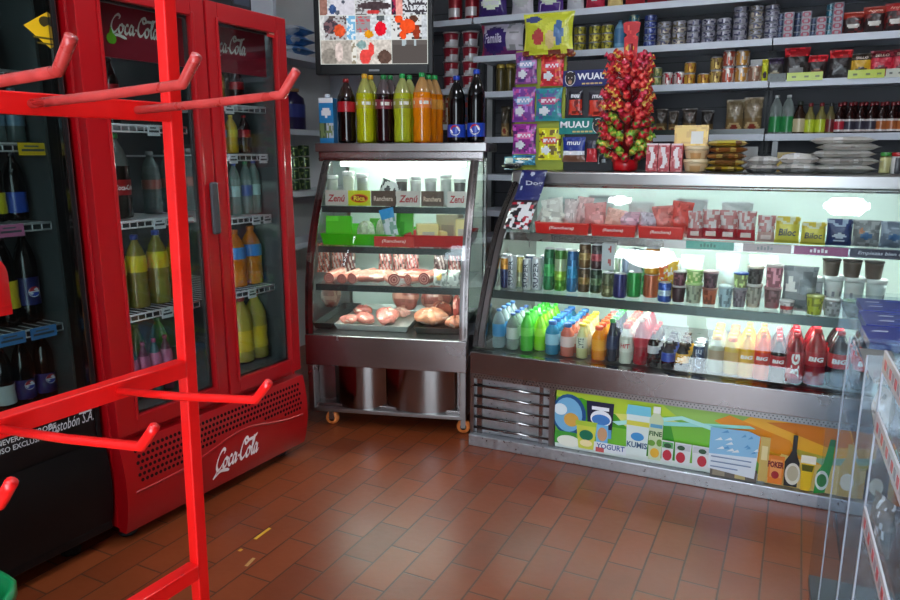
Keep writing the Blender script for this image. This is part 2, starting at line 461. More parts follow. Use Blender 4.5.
def smooth_path(P, steps=5):
    V = [Vector((a, b, 0)) for a, b in P]; out = []
    for i in range(len(V)-1):
        a = V[max(i-1, 0)]; b = V[i]; c = V[i+1]; d = V[min(i+2, len(V)-1)]
        for k in range(steps):
            t = k/steps; q = .5*((2*b)+(c-a)*t+(2*a-5*b+4*c-d)*t*t+(3*b-a-3*c+d)*t**3); out.append((q.x, q.y))
    out.append(P[-1]); return out
def sweep(mb, P, x0, x1, th, mt, col=W, off=0.0):
    """a strip x0..x1 wide that follows the curve P of (depth, height), th thick to the inside"""
    vs = []; fs = []
    for i, (v, z) in enumerate(P):
        a = P[max(i-1, 0)]; b = P[min(i+1, len(P)-1)]; d = hypot(b[0]-a[0], b[1]-a[1]); n = ((b[1]-a[1])/d, -(b[0]-a[0])/d)
        o = (v-n[0]*off, z-n[1]*off); q = (v+n[0]*(th-off), z+n[1]*(th-off))
        vs += [(x0, o[0], o[1]), (x1, o[0], o[1]), (x1, q[0], q[1]), (x0, q[0], q[1])]
    for i in range(len(P)-1):
        for k in range(4):
            l = (k+1) % 4; fs.append((4*i+k, 4*i+l, 4*i+4+l, 4*i+4+k))
    fs += [(3, 2, 1, 0), tuple(4*(len(P)-1)+k for k in range(4))]
    return mb.add(vs, fs, col, mt, False)
def curve_v(P, z):
    if z <= P[0][1]: return P[0][0]
    for a, b in zip(P, P[1:]):
        if a[1] <= z <= b[1]: return a[0]+(b[0]-a[0])*(z-a[1])/(b[1]-a[1]+1e-9)
    return P[-1][0]
def end_plate(mb, P, x, th, back, zb, mt, col=W):
    """flat side of a case under the curve P"""
    pts = [(v, z) for v, z in P]+[(back, P[-1][1]), (back, zb)]
    n = len(pts); vs = [(x, v, z) for v, z in pts]+[(x+th, v, z) for v, z in pts]
    fs = [tuple(range(n)), tuple(range(2*n-1, n-1, -1))]+[(i, n+i, n+(i+1) % n, (i+1) % n) for i in range(n)]
    return mb.add(vs, fs, col, mt)

# ------------------------------------------------------------------ long display case
CP = smooth_path([(.02, .475), (.045, .56), (.125, .73), (.245, .94), (.35, 1.06), (.485, 1.175), (.56, 1.225)])
CL = 1.95
case = thing('display_case', 'long curved-glass stainless refrigerated display case full of drinks', 'display case', CASE)
mb = MB(); mb.box(0, CL, -.025, .05, .0, .055, W, 'rough_steel'); mb.box(.0, CL, .0, .9, .012, .05, W, 'dark_steel')
part('plinth', mb, case, bevel=.004)
mb = MB(); mb.box(0, CL, .03, .98, .05, .455, W, 'rough_steel'); part('base_cabinet', mb, case)
g = part('service_grille', MB().box(.012, .41, .018, .034, .058, .325, W, 'rough_steel'), case)
for k in range(5):
    z = .085+k*.052
    part('grille_rod', MB().tube([(.0, .004, z), (.405, .004, z)], .0065, 8, W, 'mirror_steel'), g)
for a, b_, c, m_ in ((0, .018, -.004, 'steel'), (.335, .352, .006, 'dark_steel'), (.385, .41, -.004, 'steel'), (.03, .055, .008, 'dark_steel')):
    part('grille_post', MB().box(a, b_, c, .03, .055, .33, W, m_), g)
# printed advertising panel
def banner():
    mb = MB(); x0, x1, z0, z1 = .413, CL, .057, .325; Y0 = .008
    mb.box(x0, x1, Y0, .03, z0, z1, (118, 190, 60), 'plastic')
    w = x1-x0; h = z1-z0; lay = [Y0]
    def nxt(): lay[0] -= .0004; return lay[0]
    AN = [(-.1, -.1), (0, 0), (.028, .04), (.115, .133), (.232, .237), (.365, .355), (.402, .41), (.475, .5), (.552, .56), (.588, .589), (.633, .629), (.688, .661), (.742, .695), (.8, .75), (1, 1), (1.1, 1.1)]
    def mp(a):
        for (p0, q0), (p1, q1) in zip(AN, AN[1:]):
            if p0 <= a <= p1: return q0+(q1-q0)*(a-p0)/(p1-p0)
        return a
    def P(pts, c, y=None):
        y = y or nxt()
        mb.poly([(x0+mp(a)*w, y, z0+b*h) for a, b in pts], c, 'plastic')
    # sweeping fields of colour: u of the panel 0..1, photo shows its first 70 percent
    P([(0, 0), (.62, 0), (.62, .12), (.3, .1), (0, .2)], (222, 232, 226))
    P([(.0, 1), (.5, 1), (.3, .8), (.12, .72), (0, .9)], (186, 214, 60))
    P([(.12, .72), (.3, .8), (.36, .74), (.22, .55), (.1, .55)], (226, 226, 120))
    P([(.2, .62), (.33, .66), (.36, .1), (.2, .1)], (60, 150, 40))
    P([(.06, .92), (.16, .72), (.2, .5), (.02, .5), (0, .86)], (72, 160, 34))
    P([(.33, 1), (1, 1), (1, 0), (.58, 0), (.52, .4), (.4, .75)], (240, 176, 48))
    P([(.3, 1), (.5, 1), (.44, .72), (.36, .78)], (150, 196, 90))
    P([(.45, .98), (.62, .72), (.66, .42), (.56, .52), (.42, .86)], (228, 140, 24))
    P([(.55, .95), (.75, .7), (.95, .9), (1, 1), (.62, 1)], (214, 120, 20))
    P([(.56, .0), (.8, 0), (.86, .5), (.72, .42), (.6, .5)], (246, 214, 130))
    P([(.62, .62), (.8, .52), (.98, .82), (.98, .72), (.82, .42), (.66, .5)], (190, 176, 70))
    P([(.7, .5), (.84, .64), (.96, .6), (.86, .56), (.74, .42)], (150, 186, 150))
    P([(.29, .72), (.5, .86), (.52, .82), (.31, .66)], (150, 224, 214))
    P([(.15, .6), (.36, .86), (.46, .7), (.44, .66), (.36, .8), (.17, .55)], (178, 236, 228))
    def D(cx, cz, rx, rz, c): 
        y = nxt(); mb.disc(x0+mp(cx)*w, z0+cz*h, y, rx*w, rz*h, c, 'plastic', 22)
    def R(a0, a1, b0, b1, c): P([(a0, b0), (a1, b0), (a1, b1), (a0, b1)], c)
    def T(s, cx, cz, tw, th, c, shear=0, bold=0): mb.text(s, tw*w, th*h, flat(x0+mp(cx)*w, z0+cz*h, nxt()), c, 'plastic', shear, bold)
    D(.028, .6, .05, .36, (30, 84, 140)); D(.026, .6, .042, .3, (120, 182, 220)); D(.035, .52, .022, .12, (220, 170, 80)); D(.01, .68, .02, .1, (225, 240, 246))
    R(.0, .05, .08, .3, (70, 160, 60)); D(.03, .14, .035, .1, (238, 240, 226))
    P([(.082, .3), (.15, .3), (.155, .9), (.075, .9)], (24, 30, 62)); D(.115, .62, .03, .14, (240, 244, 250)); D(.115, .6, .026, .09, (70, 130, 200)); R(.083, .15, .3, .45, (96, 160, 210)); R(.09, .14, .76, .82, (240, 244, 250))
    P([(.058, .06), (.098, .06), (.105, .48), (.05, .48)], (210, 214, 80)); R(.048, .107, .46, .54, (176, 206, 66)); D(.078, .3, .02, .09, (30, 120, 90)); D(.078, .16, .018, .06, (240, 226, 170))
    R(.105, .14, .12, .52, (120, 190, 232)); D(.122, .36, .014, .12, (206, 160, 120)); R(.1, .2, .06, .22, (228, 234, 238)); R(.105, .13, .05, .13, (206, 90, 90)); T('YOGURT', .15, .16, .08, .09, (40, 80, 150), 0, .02)
    P([(.2, .1), (.262, .1), (.268, .78), (.196, .78)], (222, 236, 232)); P([(.194, .78), (.27, .78), (.268, .94), (.198, .94)], (120, 204, 226)); R(.197, .267, .6, .68, (214, 210, 80)); D(.232, .42, .018, .07, (70, 150, 210)); T('KUMIS', .232, .28, .056, .1, (60, 96, 130), 0, .03)
    P([(.268, .08), (.306, .08), (.308, .76), (.296, .86), (.278, .86), (.266, .76)], (206, 220, 180)); R(.276, .298, .86, .97, (236, 238, 230)); T('FINE', .287, .52, .034, .08, (40, 90, 40), 0, .03); D(.287, .2, .012, .08, (230, 180, 60)); D(.276, .36, .01, .05, (110, 160, 60)); D(.3, .38, .008, .06, (110, 160, 60)); R(.27, .306, .62, .68, (100, 170, 200))
    for cx in (.325, .365, .402):
        P([(cx-.016, .08), (cx+.016, .08), (cx+.018, .44), (cx-.018, .44)], (222, 226, 226)); D(cx, .2, .012, .09, (190, 40, 60)); R(cx-.016, cx+.016, .32, .42, (88, 170, 96) if cx < .35 else (200, 204, 208))
        D(cx, .36, .01, .04, (40, 80, 50))
    R(.42, .535, .0, .2, (96, 90, 84)); R(.425, .45, .02, .2, (150, 140, 120)); R(.47, .5, .02, .18, (190, 176, 120))
    # paper notice stuck over the panel
    P([(.415, .12), (.528, .06), (.535, .74), (.5, .8), (.415, .78)], (226, 234, 242)); P([(.415, .36), (.53, .4), (.535, .74), (.5, .8), (.415, .78)], (142, 196, 230))
    for q in range(14):
        a = .42+rnd(q, 1)*.1; b_ = .42+rnd(q, 2)*.3; P([(a, b_), (a+.016, b_+.02), (a+.012, b_+.06)], (236, 244, 250) if q % 2 else (96, 160, 210))
    for q in range(3): R(.42, .515-.04*(q == 2), .32-.08*q, .34-.08*q, (130, 150, 180))
    R(.538, .566, .06, .76, (206, 176, 96)); R(.543, .561, .4, .62, (232, 216, 160)); 
    P([(.568, .06), (.608, .06), (.61, .5), (.566, .5)], (232, 130, 40)); R(.572, .604, .16, .44, (240, 160, 90)); T('POKER', .588, .36, .038, .1, (120, 20, 20), 0, .05); D(.588, .2, .009, .06, (170, 30, 40))
    P([(.612, .06), (.654, .06), (.656, .44), (.645, .54), (.64, .62), (.64, .86), (.626, .86), (.626, .62), (.62, .54), (.61, .44)], (24, 26, 28)); D(.633, .26, .018, .17, (226, 222, 206)); D(.633, .27, .013, .12, (190, 180, 150))
    P([(.668, .04), (.704, .04), (.716, .52), (.66, .52)], (236, 196, 40)); R(.66, .716, .46, .58, (250, 246, 226)); P([(.668, .34), (.706, .34), (.71, .44), (.664, .44)], (90, 90, 20))
    P([(.718, .02), (.752, .06), (.762, .5), (.764, .86), (.752, .88), (.742, .5), (.722, .36)], (34, 150, 62)); D(.742, .24, .015, .15, (226, 236, 226)); D(.742, .24, .011, .1, (40, 130, 60)); P([(.75, .78), (.764, .78), (.764, .88), (.752, .88)], (24, 110, 50))
    for cx, c in ((.8, (206, 176, 96)), (.85, (24, 26, 28)), (.9, (232, 130, 40)), (.95, (226, 214, 150))):
        P([(cx-.02, .05), (cx+.02, .05), (cx+.02, .5), (cx+.007, .65), (cx+.007, .85), (cx-.007, .85), (cx-.007, .65), (cx-.02, .5)], c); D(cx, .28, .015, .13, (232, 226, 200))
    return mb
part('advertising_panel', banner(), case, label='printed green and orange advertising panel with dairy tubs and beer bottles')
mb = MB(); mb.box(0, CL, -.004, .03, .328, .354, W, 'steel')
for q in range(130):
    for r_ in range(2):
        x = .02+q*.0147+(r_*.0073); mb.disc(x, .336+r_*.011, -.0046, .003, .003, (40, 42, 46), 'plastic', 6)
part('perforated_strip', mb, case)
part('front_band', MB().box(0, CL, -.012, .04, .355, .458, W, 'dark_steel'), case, bevel=.004)
part('deck', MB().box(.02, CL-.02, .03, .9, .44, .456, W, 'steel'), case)
part('back_panel', MB().box(.02, CL-.02, .9, .93, .456, 1.2, W, 'case_inside'), case)
mb = MB(); sweep(mb, CP, 0.0, .022, .03, 'mirror_steel'); sweep(mb, CP, .022, .05, .012, 'dark_steel', off=-.006); sweep(mb, CP, .05, .058, .02, 'mirror_steel'); end_plate(mb, CP, .002, .02, .97, .45, 'dark_steel')
part('side_frame', mb, case)
mb = MB(); sweep(mb, CP, CL-.05, CL, .03, 'mirror_steel'); end_plate(mb, CP, CL-.022, .02, .97, .45, 'dark_steel'); part('side_frame', mb, case)
mb = MB(); sweep(mb, CP, .055, CL-.05, .006, 'glass'); part('front_glass', mb, case)
mb = MB(); mb.box(-.01, CL+.01, .548, .575, 1.203, 1.268, W, 'steel'); mb.box(-.01, CL+.01, .56, 1.0, 1.236, 1.27, W, 'steel'); mb.box(0, CL, .575, .62, 1.19, 1.21, W, 'dark_steel')
part('countertop', mb, case, bevel=.008)
for z, v0 in ((.722, .15), (.98, .325)):
    s = part('display_shelf', MB().box(.03, CL-.03, v0+.004, .85, z-.008, z, (190, 214, 206), 'acrylic'), case)
    mb = MB(); mb.box(.03, CL-.03, v0+.01, v0+.075, z-.0125, z-.0095, W, 'steel'); mb.box(.03, CL-.03, v0, v0+.012, z-.036, z+.002, W, 'dark_steel' if z > .9 else 'shelf_glass_edge'); part('shelf_lip', mb, s)  # steel flange added behind the lip to shield goods from the tube below
    part('light_tube', MB().tube([(.08, v0+.03, z-.022), (CL-.08, v0+.03, z-.022)], .008, 8, W, 'case_led'), s)
part('light_tube', MB().tube([(.08, .66, 1.222), (CL-.08, .66, 1.222)], .011, 8, W, 'case_top_led'), case)
# price strips on the upper shelf lip
def strip(label, u0, u1, c, txt, tc, key, v=.322, z0=.948, z1=.982):
    mb = MB(); mb.box(u0, u1, v-.004, v-.0005, z0, z1, c, 'plastic')
    if not txt:
        for q in range(5): mb.box(u0+(u1-u0)*(.3+.07*q), u0+(u1-u0)*(.345+.07*q), v-.0046, v-.004, z0+.01, z0+.01+.012+.005*(q % 2), tc, 'plastic')
    for q, (t, f, wf) in enumerate(txt): mb.text(t, (u1-u0)*wf, (z1-z0)*.52, flat(u0+(u1-u0)*f, (z0+z1)/2, v-.0048), tc, 'plastic', .2, .02)
    o = part('price_strip', mb, case); o['label'] = label
U = lambda x, v, z: CASE.u(x, v, z)
strip('teal price strip', U(686, .32, .965), U(734, .32, .965), (62, 150, 140), [], (30, 100, 96), 't')
strip('grey price strip', U(743, .32, .965), U(791, .32, .965), (170, 150, 156), [], (120, 120, 130), 'g')
strip('magenta price strip', U(794, .32, .965), U(848, .32, .965), (150, 44, 112), [], (240, 220, 235), 'm')
strip('navy price strip', U(850, .32, .965), U(930, .32, .965), (34, 30, 66), [('Empiezas bien el día', .45, .7)], (200, 200, 220), 'n')

# ------------------------------------------------------------------ small meat case
MP = smooth_path([(.0, .485), (.006, .6), (.028, .76), (.085, .93), (.175, 1.1), (.27, 1.24), (.335, 1.325)])
ML = .8
meat = thing('meat_display_case', 'small stainless curved-glass meat display case on orange casters', 'display case', MEAT)
mb = MB(); mb.box(0, ML, .03, .72, .085, .12, W, 'dark_steel'); mb.box(0, .03, 0, .72, .095, .33, W, 'steel'); mb.box(ML-.03, ML, 0, .72, .095, .33, W, 'steel'); mb.box(.03, ML-.03, .07, .72, .12, .33, W, 'dark_steel')
mb.box(0, ML, 0, .03, .085, .105, W, 'steel'); part('base_cabinet', mb, meat, bevel=.003)
for x0, x1 in ((.125, .39), (.395, .745)):
    mb = MB(); xc = (x0+x1)/2; hw = (x1-x0)/2
    for s_ in (0, 1):
        mb.grid(lambda s, t: (x0+(x1-x0)*s, .05-.042*(1-((s-.5)*2)**2)+.012*s_, .105+.222*t), 18, 2, W, 'mirror_steel', True, flip=s_ == 1)
    part('kick_panel', mb, meat)
part('front_band', MB().box(-.004, ML+.004, -.012, .05, .33, .485, W, 'dark_steel'), meat, bevel=.004)
part('deck', MB().box(.02, ML-.02, .01, .7, .472, .486, W, 'steel'), meat)
part('back_panel', MB().box(.02, ML-.02, .68, .7, .486, 1.33, W, 'case_inside'), meat)
for x0, sgn in ((0, 1), (ML, -1)):
    mb = MB(); a, b_ = sorted((x0-.004*sgn, x0+.02*sgn)); sweep(mb, MP, a, b_, .03, 'dark_steel'); a, b_ = sorted((x0+.02*sgn, x0+.034*sgn)); sweep(mb, MP, a, b_, .014, 'mirror_steel')
    a = x0 if sgn > 0 else x0-.012
    end_plate(mb, MP, a, .012, .7, .486, 'glass'); mb.box(a, a+.012, .68, .72, .486, 1.33, W, 'steel')
    part('side_frame', mb, meat)
mb = MB(); sweep(mb, MP, .034, ML-.034, .006, 'glass'); part('front_glass', mb, meat)
mb = MB(); mb.box(-.045, .845, .33, .78, 1.366, 1.41, W, 'steel'); mb.box(-.03, .83, .338, .42, 1.318, 1.368, W, 'dark_steel'); mb.box(-.03, .83, .332, .34, 1.326, 1.336, W, 'mirror_steel'); mb.box(0, ML, .42, .72, 1.33, 1.368, W, 'dark_steel')
part('top_slab', mb, meat, bevel=.006)
for z, v0 in ((1.098, .2), (.905, .125), (.722, .075)):
    s = part('display_shelf', MB().box(.03, ML-.03, v0+.004, .62, z-.007, z, W, 'acrylic'), meat)
    part('shelf_lip', MB().box(.03, ML-.03, v0+.01, v0+.07, z-.0115, z-.0085, W, 'steel').box(.03, ML-.03, v0, v0+.01, z-.03, z+.001, W, 'shelf_glass_edge'), s)  # lip with an added flange that stops tube light rising through the shelf
    if z < 1: part('light_tube', MB().tube([(.08, v0+.03, z-.02), (ML-.08, v0+.03, z-.02)], .006, 8, W, 'meat_led'), s)
part('light_tube', MB().tube([(.07, .4, 1.305), (ML-.07, .4, 1.305)], .011, 8, W, 'meat_led'), meat)
for k, (u, v) in enumerate(((.1, .06), (.78, .06), (.1, .62), (.7, .62))):
    mb = MB(); mb.box(u-.012, u+.012, v-.022, v-.018, .03, .088, W, 'steel'); mb.box(u-.012, u+.012, v+.018, v+.022, .03, .088, W, 'steel'); mb.box(u-.012, u+.012, v-.018, v+.018, .078, .088, W, 'steel')
    c = part('caster', mb, meat)
    mb = MB(); mb.lathe([(.017, -.016), (.032, -.015), (.035, 0), (.032, .015), (.017, .016)], 20, W, 'orange_caster')
    mb.v = [(u-z_, v+y_, .035+x_) for x_, y_, z_ in mb.v]; mb.v = [(u+(y_-v), v+(x_-u), z_) for x_, y_, z_ in mb.v]
    mb2 = MB(); mb2.lathe([(.016, -.018), (.016, .018)], 14, W, 'black_plastic'); mb2.v = [(u+y_, v+z_, .035+x_) for x_, y_, z_ in mb2.v]
    part('caster_wheel', mb, c); part('caster_hub', mb2, c)
# brand signs standing on the top shelf lip
signs = [('Zenú', 325, 348, (206, 200, 192), (176, 24, 34)), ('Rica', 348, 371, (212, 220, 30), (120, 30, 20)), ('Ranchera', 371, 396, (92, 72, 58), (226, 206, 190)), ('Zenú', 396, 421, (214, 208, 200), (176, 24, 34)), ('Ranchera', 421, 444, (92, 72, 58), (226, 200, 176)), ('Zenú', 447, 467, (214, 208, 200), (176, 24, 34))]
mw = ['far left', '', 'second from left', 'middle', 'second from right', 'far right']
for k, (t, a, b_, bg, fg) in enumerate(signs):
    u0 = MEAT.u(a, .2, 1.14)+.001; u1 = MEAT.u(b_, .2, 1.14)-.001; w = u1-u0
    mb = MB(); mb.box(-w/2, w/2, 0, .0015, 0, .076, bg, 'plastic')
    if t == 'Rica': mb.disc(0, .037, -.0006, w*.4, .022, (230, 120, 20), 'plastic')
    if t == 'Rica': mb.disc(0, .037, -.0010, w*.34, .017, (150, 20, 20), 'plastic')
    mb.text(t, w*(.78 if t != 'Rica' else .5), .036 if t == 'Zenú' else .024, flat(0, .037, -.0015), fg if t != 'Rica' else (250, 230, 60), 'plastic', .25 if t == 'Zenú' else 0, .025)
    lab = ['pale sign card with red lettering, leftmost on top shelf of the meat case', 'yellow sign card with a red oval in the meat case', 'brown sign card between the yellow card and a pale card in the meat case', 'pale sign card between two brown cards in the meat case', 'brown sign card right of the middle pale card in the meat case', 'pale sign card at the far right end in the meat case'][k]
    single('sign_card', mb, lab, 'sign', MEAT, (u0+u1)/2, .198, 1.1, group='brand cards along the top shelf of the meat case')

# ------------------------------------------------------------------ red cola cooler
CW = .895; C0 = -.035
cool = thing('drinks_cooler', 'red two-door glass cooler with white script lettering on its base', 'cooler', COKE)
mb = MB(); R_ = 'cooler_red'
mb.box(C0, C0+.03, 0, .7, .06, 1.9, W, R_); mb.box(CW-.014, CW, 0, .7, .06, 1.9, W, R_); mb.box(C0+.03, CW-.014, 0, .7, 1.86, 1.905, W, R_); mb.box(C0+.03, CW-.014, .66, .7, .06, 1.86, W, R_); mb.box(C0+.03, CW-.014, 0, .66, .06, .43, W, R_)
part('cabinet', mb, cool, bevel=.006)
mb = MB(); mb.box(C0+.032, C0+.045, .04, .655, .432, 1.858, W, 'cooler_inside'); mb.box(CW-.024, CW-.015, .04, .655, .432, 1.858, W, 'cooler_inside'); mb.box(C0+.045, CW-.024, .645, .658, .432, 1.858, W, 'cooler_inside'); mb.box(C0+.045, CW-.024, .04, .645, .432, .445, W, 'cooler_inside'); mb.box(C0+.045, CW-.024, .04, .645, 1.845, 1.858, W, 'cooler_inside')
part('liner', mb, cool)
mb = MB(); mb.box(.455, .47, .03, .06, .44, 1.86, W, 'cooler_red'); part('mullion', mb, cool)
mb = MB(); mb.tube([(.01, .03, .48), (.01, .03, 1.8)], .007, 8, W, 'cooler_led'); part('light_tube', mb, cool)
mb = MB(); mb.tube([(.5, .03, .48), (.5, .03, 1.8)], .007, 8, W, 'cooler_led'); part('light_tube', mb, cool)
mb = MB(); mb.tube([(.03, .1, 1.83), (CW-.06, .1, 1.83)], .007, 8, W, 'cooler_led'); part('light_tube', mb, cool)
def door(u0, u1, g0, g1, label, side):
    z0, z1, a, b_ = .405, 1.895, .462, 1.83
    mb = MB(); y0, y1 = -.045, -.004
    mb.box(u0, g0, y0, y1, z0, z1, W, R_); mb.box(g1, u1, y0, y1, z0, z1, W, R_); mb.box(g0, g1, y0, y1, z0, a, W, R_); mb.box(g0, g1, y0, y1, b_, z1, W, R_)
    mb.box(g0-.012, g0, y0-.006, y0, a-.012, b_+.012, W, R_); mb.box(g1, g1+.012, y0-.006, y0, a-.012, b_+.012, W, R_)
    d = part('door', mb, cool, bevel=.006, label=label)
    part('door_glass', MB().box(g0-.004, g1+.004, -.03, -.024, a-.004, b_+.004, W, 'cooler_glass'), d)
    mb = MB(); e = .008
    mb.box(g0, g0+e, -.022, -.008, a, b_, W, 'grey_plastic'); mb.box(g1-e, g1, -.022, -.008, a, b_, W, 'grey_plastic'); mb.box(g0, g1, -.022, -.008, a, a+e, W, 'grey_plastic'); mb.box(g0, g1, -.022, -.008, b_-e, b_, W, 'grey_plastic'); part('gasket', mb, d)
    if side: 
        hu = COKE.u(217, -.058, 1.08); h1 = COKE.uz(214, 182, -.058)[1]; h0 = COKE.uz(220, 234, -.058)[1]; mb = MB(); mb.box(hu-.017, hu+.017, y0-.02, y0-.001, h0, h1, W, 'grey_plastic'); part('handle', mb, d, bevel=.008, label='dark grey grip')
    return d
door(-.033, .46, .05, .4, 'left glass door in a red frame', 0)
dr = door(.47, .885, .523, .828, 'right glass door in a red frame with dark grip', 1)
uu, zz = COKE.uz(272, 34, -.03); mb = MB(); mb.box(uu-.03, uu+.03, -.034, -.031, zz-.014, zz+.014, (200, 30, 30), 'plastic'); mb.box(uu-.022, uu+.022, -.0346, -.034, zz-.003, zz+.006, (240, 190, 170), 'plastic'); part('sticker', mb, dr, label='small red sticker')
# lit sign inside behind the glass
for g0, g1, px0, px1 in ((.02, .44, 109, 159), (.475, .84, 207, 246)):
    mb = MB(); mb.box(g0, g1, .03, .045, 1.665, 1.84, (150, 30, 50), 'plastic')
    lu0 = COKE.u(px0, .03, 1.76); lu1 = COKE.u(px1, .03, 1.74); cx = (lu0+lu1)/2; wd = lu1-lu0
    h = part('header_sign', mb, cool); l = MB(); script_logo(l, wd, lambda a, b, cx=cx: (cx+a, .0285, 1.765-.005*(g0 > .3)+b*1.2), (250, 244, 238), 'plastic', .46); part('script_lettering', l, h)
# green drop sticker low on the left sign
uu, zz = COKE.uz(113, 38, .02); mb = MB(); mb.front(uu, zz, .0275, [(.018*cos(a), .018*sin(a)+(.02 if abs(a-pi/2) < .3 else 0)) for a in [pi*2*i/16 for i in range(16)]], (120, 190, 40), 'plastic'); part('sticker', mb, cool, label='green drop sticker')
# lower moulded panel with vent holes and script
def bulge(u, z):
    t = (z-.05)/(.375-.05); return -.03-.035*max(0, sin(pi*min(max(t*.9+.02, 0), 1)))**.7
mb = MB(); mb.grid(lambda s, t: (C0+(CW-C0)*s, bulge(0, .05+.325*t), .05+.325*t), 2, 16, W, R_)
mb.grid(lambda s, t: (C0+(CW-C0)*s, .0, .05+.325*t), 2, 16, W, R_, flip=True)
for x in (C0, CW):
    mb.grid(lambda s, t: (x, bulge(0, .05+.325*t)*s, .05+.325*t), 3, 16, W, R_, flip=x == C0)
mb.grid(lambda s, t: (C0+(CW-C0)*s, bulge(0, .375)*t, .375), 1, 1, W, R_, flip=True); mb.grid(lambda s, t: (C0+(CW-C0)*s, bulge(0, .05)*t, .05), 1, 1, W, R_)
low = part('vent_panel', mb, cool)
mb = MB()
for a in range(46):
    for r_ in range(7):
        u = .02+a*.0185+(.009 if r_ % 2 else 0); z = .215+r_*.0215
        top = .225+.05*exp(-((u-.5)/.2)**2)
        if z < top or u > CW-.04: continue
        y = bulge(u, z)-.0012
        mb.add([(u+.0072*cos(k*pi/3+.5), bulge(u, z+.0072*sin(k*pi/3+.5))-.0012, z+.0072*sin(k*pi/3+.5)) for k in range(6)], [tuple(range(6))], (18, 4, 5), 'matte')
part('vent_hole', mb, low)
mb = MB()
P = [(.0+.86*i/40, .2+.055*exp(-((.86*i/40-.5)/.2)**2)) for i in range(41)]
mb.tube([(u, bulge(u, z)-.001, z) for u, z in P], .005, 6, W, R_); part('moulded_ridge', mb, low)
lu0 = COKE.uz(215, 470, -.06)[0]; lu1 = COKE.uz(258, 440, -.06)[0]; lz = (COKE.uz(215, 462, -.06)[1]+COKE.uz(258, 447, -.06)[1])/2
mb = MB(); script_logo(mb, (lu1-lu0), lambda a, b: ((lu0+lu1)/2+a, bulge(0, lz+b*1.35)-.002, lz+b*1.35), (250, 240, 240), 'plastic', .5); part('script_lettering', mb, low)
for u in (.03, CW-.08):
    for v in (.05, .6): part('foot', MB().lathe([(.03, 0), (.034, .006), (.03, .02), (.018, .026), (.018, .062)], 14, W, 'black_rubber', (u, v, 0)), cool)
def wire_shelf(fr, own, u0, u1, v0, v1, z, tags=()):
    mb = MB(); mb.tube([(u0, v0, z), (u1, v0, z)], .004, 6, W, 'white_wire'); mb.tube([(u0, v0, z-.022), (u1, v0, z-.022)], .003, 6, W, 'white_wire'); mb.tube([(u0, v1, z-.004), (u1, v1, z-.004)], .004, 6, W, 'white_wire')
    n = max(2, int((u1-u0)/.03))
    for k in range(n+1):
        u = u0+(u1-u0)*k/n; mb.tube([(u, v0, z-.022), (u, v0, z), (u, v1, z-.004)], .0022, 5, W, 'white_wire')
    s = part('wire_shelf', mb, own)
    for (tu, c, w) in tags:
        t = MB(); t.box(tu-w/2, tu+w/2, v0-.008, v0-.005, z-.034, z+.004, c, 'plastic'); t.box(tu-w*.4, tu+w*.4, v0-.0086, v0-.008, z-.022, z-.015, (70, 76, 84), 'plastic'); t.box(tu-w*.3, tu+w*.2, v0-.0086, v0-.008, z-.009, z-.004, (90, 96, 104), 'plastic')
        part('price_tag', t, s)
V0 = .07
def zc(x, y, v=V0): return COKE.uz(x, y, v)[1]
LZ = [zc(125, 125), zc(140, 221), zc(150, 312), .447]
RZ = [zc(240, 106), zc(240, 155), zc(250, 217), zc(255, 289), .447]
tg = (222, 228, 234)
for z, tx in zip(LZ[:3], ((152,), (158, 165), (166, 172))): wire_shelf(COKE, cool, .015, .445, V0, .6, z, [(COKE.u(x, V0, z), tg, .05) for x in tx[:1]])
for z, tx in zip(RZ[:4], ((228,), (232, 262), (255, 266), (251,))): wire_shelf(COKE, cool, .48, CW-.03, V0, .6, z, [(COKE.u(x, V0, z), tg, .045) for x in tx])

# ------------------------------------------------------------------ black cola cooler
pep = thing('drinks_cooler', 'black glass-door cooler with blue price tags and small white printed notice', 'cooler', COKE, -1.10, .06, 0)
PW = 1.05; PO = -1.10; PV = .06
PF = Frame(*COKE.p(PO, PV)[:2], 85)
K = 'black_plastic'
mb = MB(); mb.box(0, .03, 0, .66, .07, 1.98, W, K); mb.box(PW-.012, PW, 0, .66, .07, 1.98, W, K); mb.box(.03, PW-.012, 0, .66, 1.93, 1.98, W, K); mb.box(.03, PW-.012, .62, .66, .07, 1.93, W, K); mb.box(.03, PW-.012, 0, .62, .07, .5, W, K)
part('cabinet', mb, pep, bevel=.006)
mb = MB(); mb.box(PW-.022, PW-.013, .05, .6, .502, 1.92, W, 'cooler_inside'); mb.box(.05, PW-.022, .605, .618, .502, 1.92, W, 'dark_inside'); mb.box(.05, PW-.022, .05, .6, .502, .512, W, 'dark_inside'); part('liner', mb, pep)
gR = PF.uz(70, 215, -.03)[0]
mb = MB(); zt = PF.uz(62, 425, -.03)[1]
mb.box(0, .06, -.045, -.004, .1, 1.96, W, K); mb.box(gR, PW, -.045, -.004, .1, 1.96, W, K); mb.box(.06, gR, -.045, -.004, .1, zt+.07, W, K); mb.box(.06, gR, -.045, -.004, 1.9, 1.96, W, K)
d = part('door', mb, pep, bevel=.005)
part('door_glass', MB().box(.056, gR+.004, -.03, -.024, zt+.066, 1.904, W, 'cooler_glass'), d)
mb = MB(); mb.box(gR-.004, gR-.001, -.047, -.03, zt+.07, 1.9, W, 'mirror_steel'); mb.box(gR+.013, gR+.015, -.0475, -.044, zt+.03, 1.93, W, 'mirror_steel'); part('chrome_trim', mb, d, label='thin chrome strip along the glass edge')
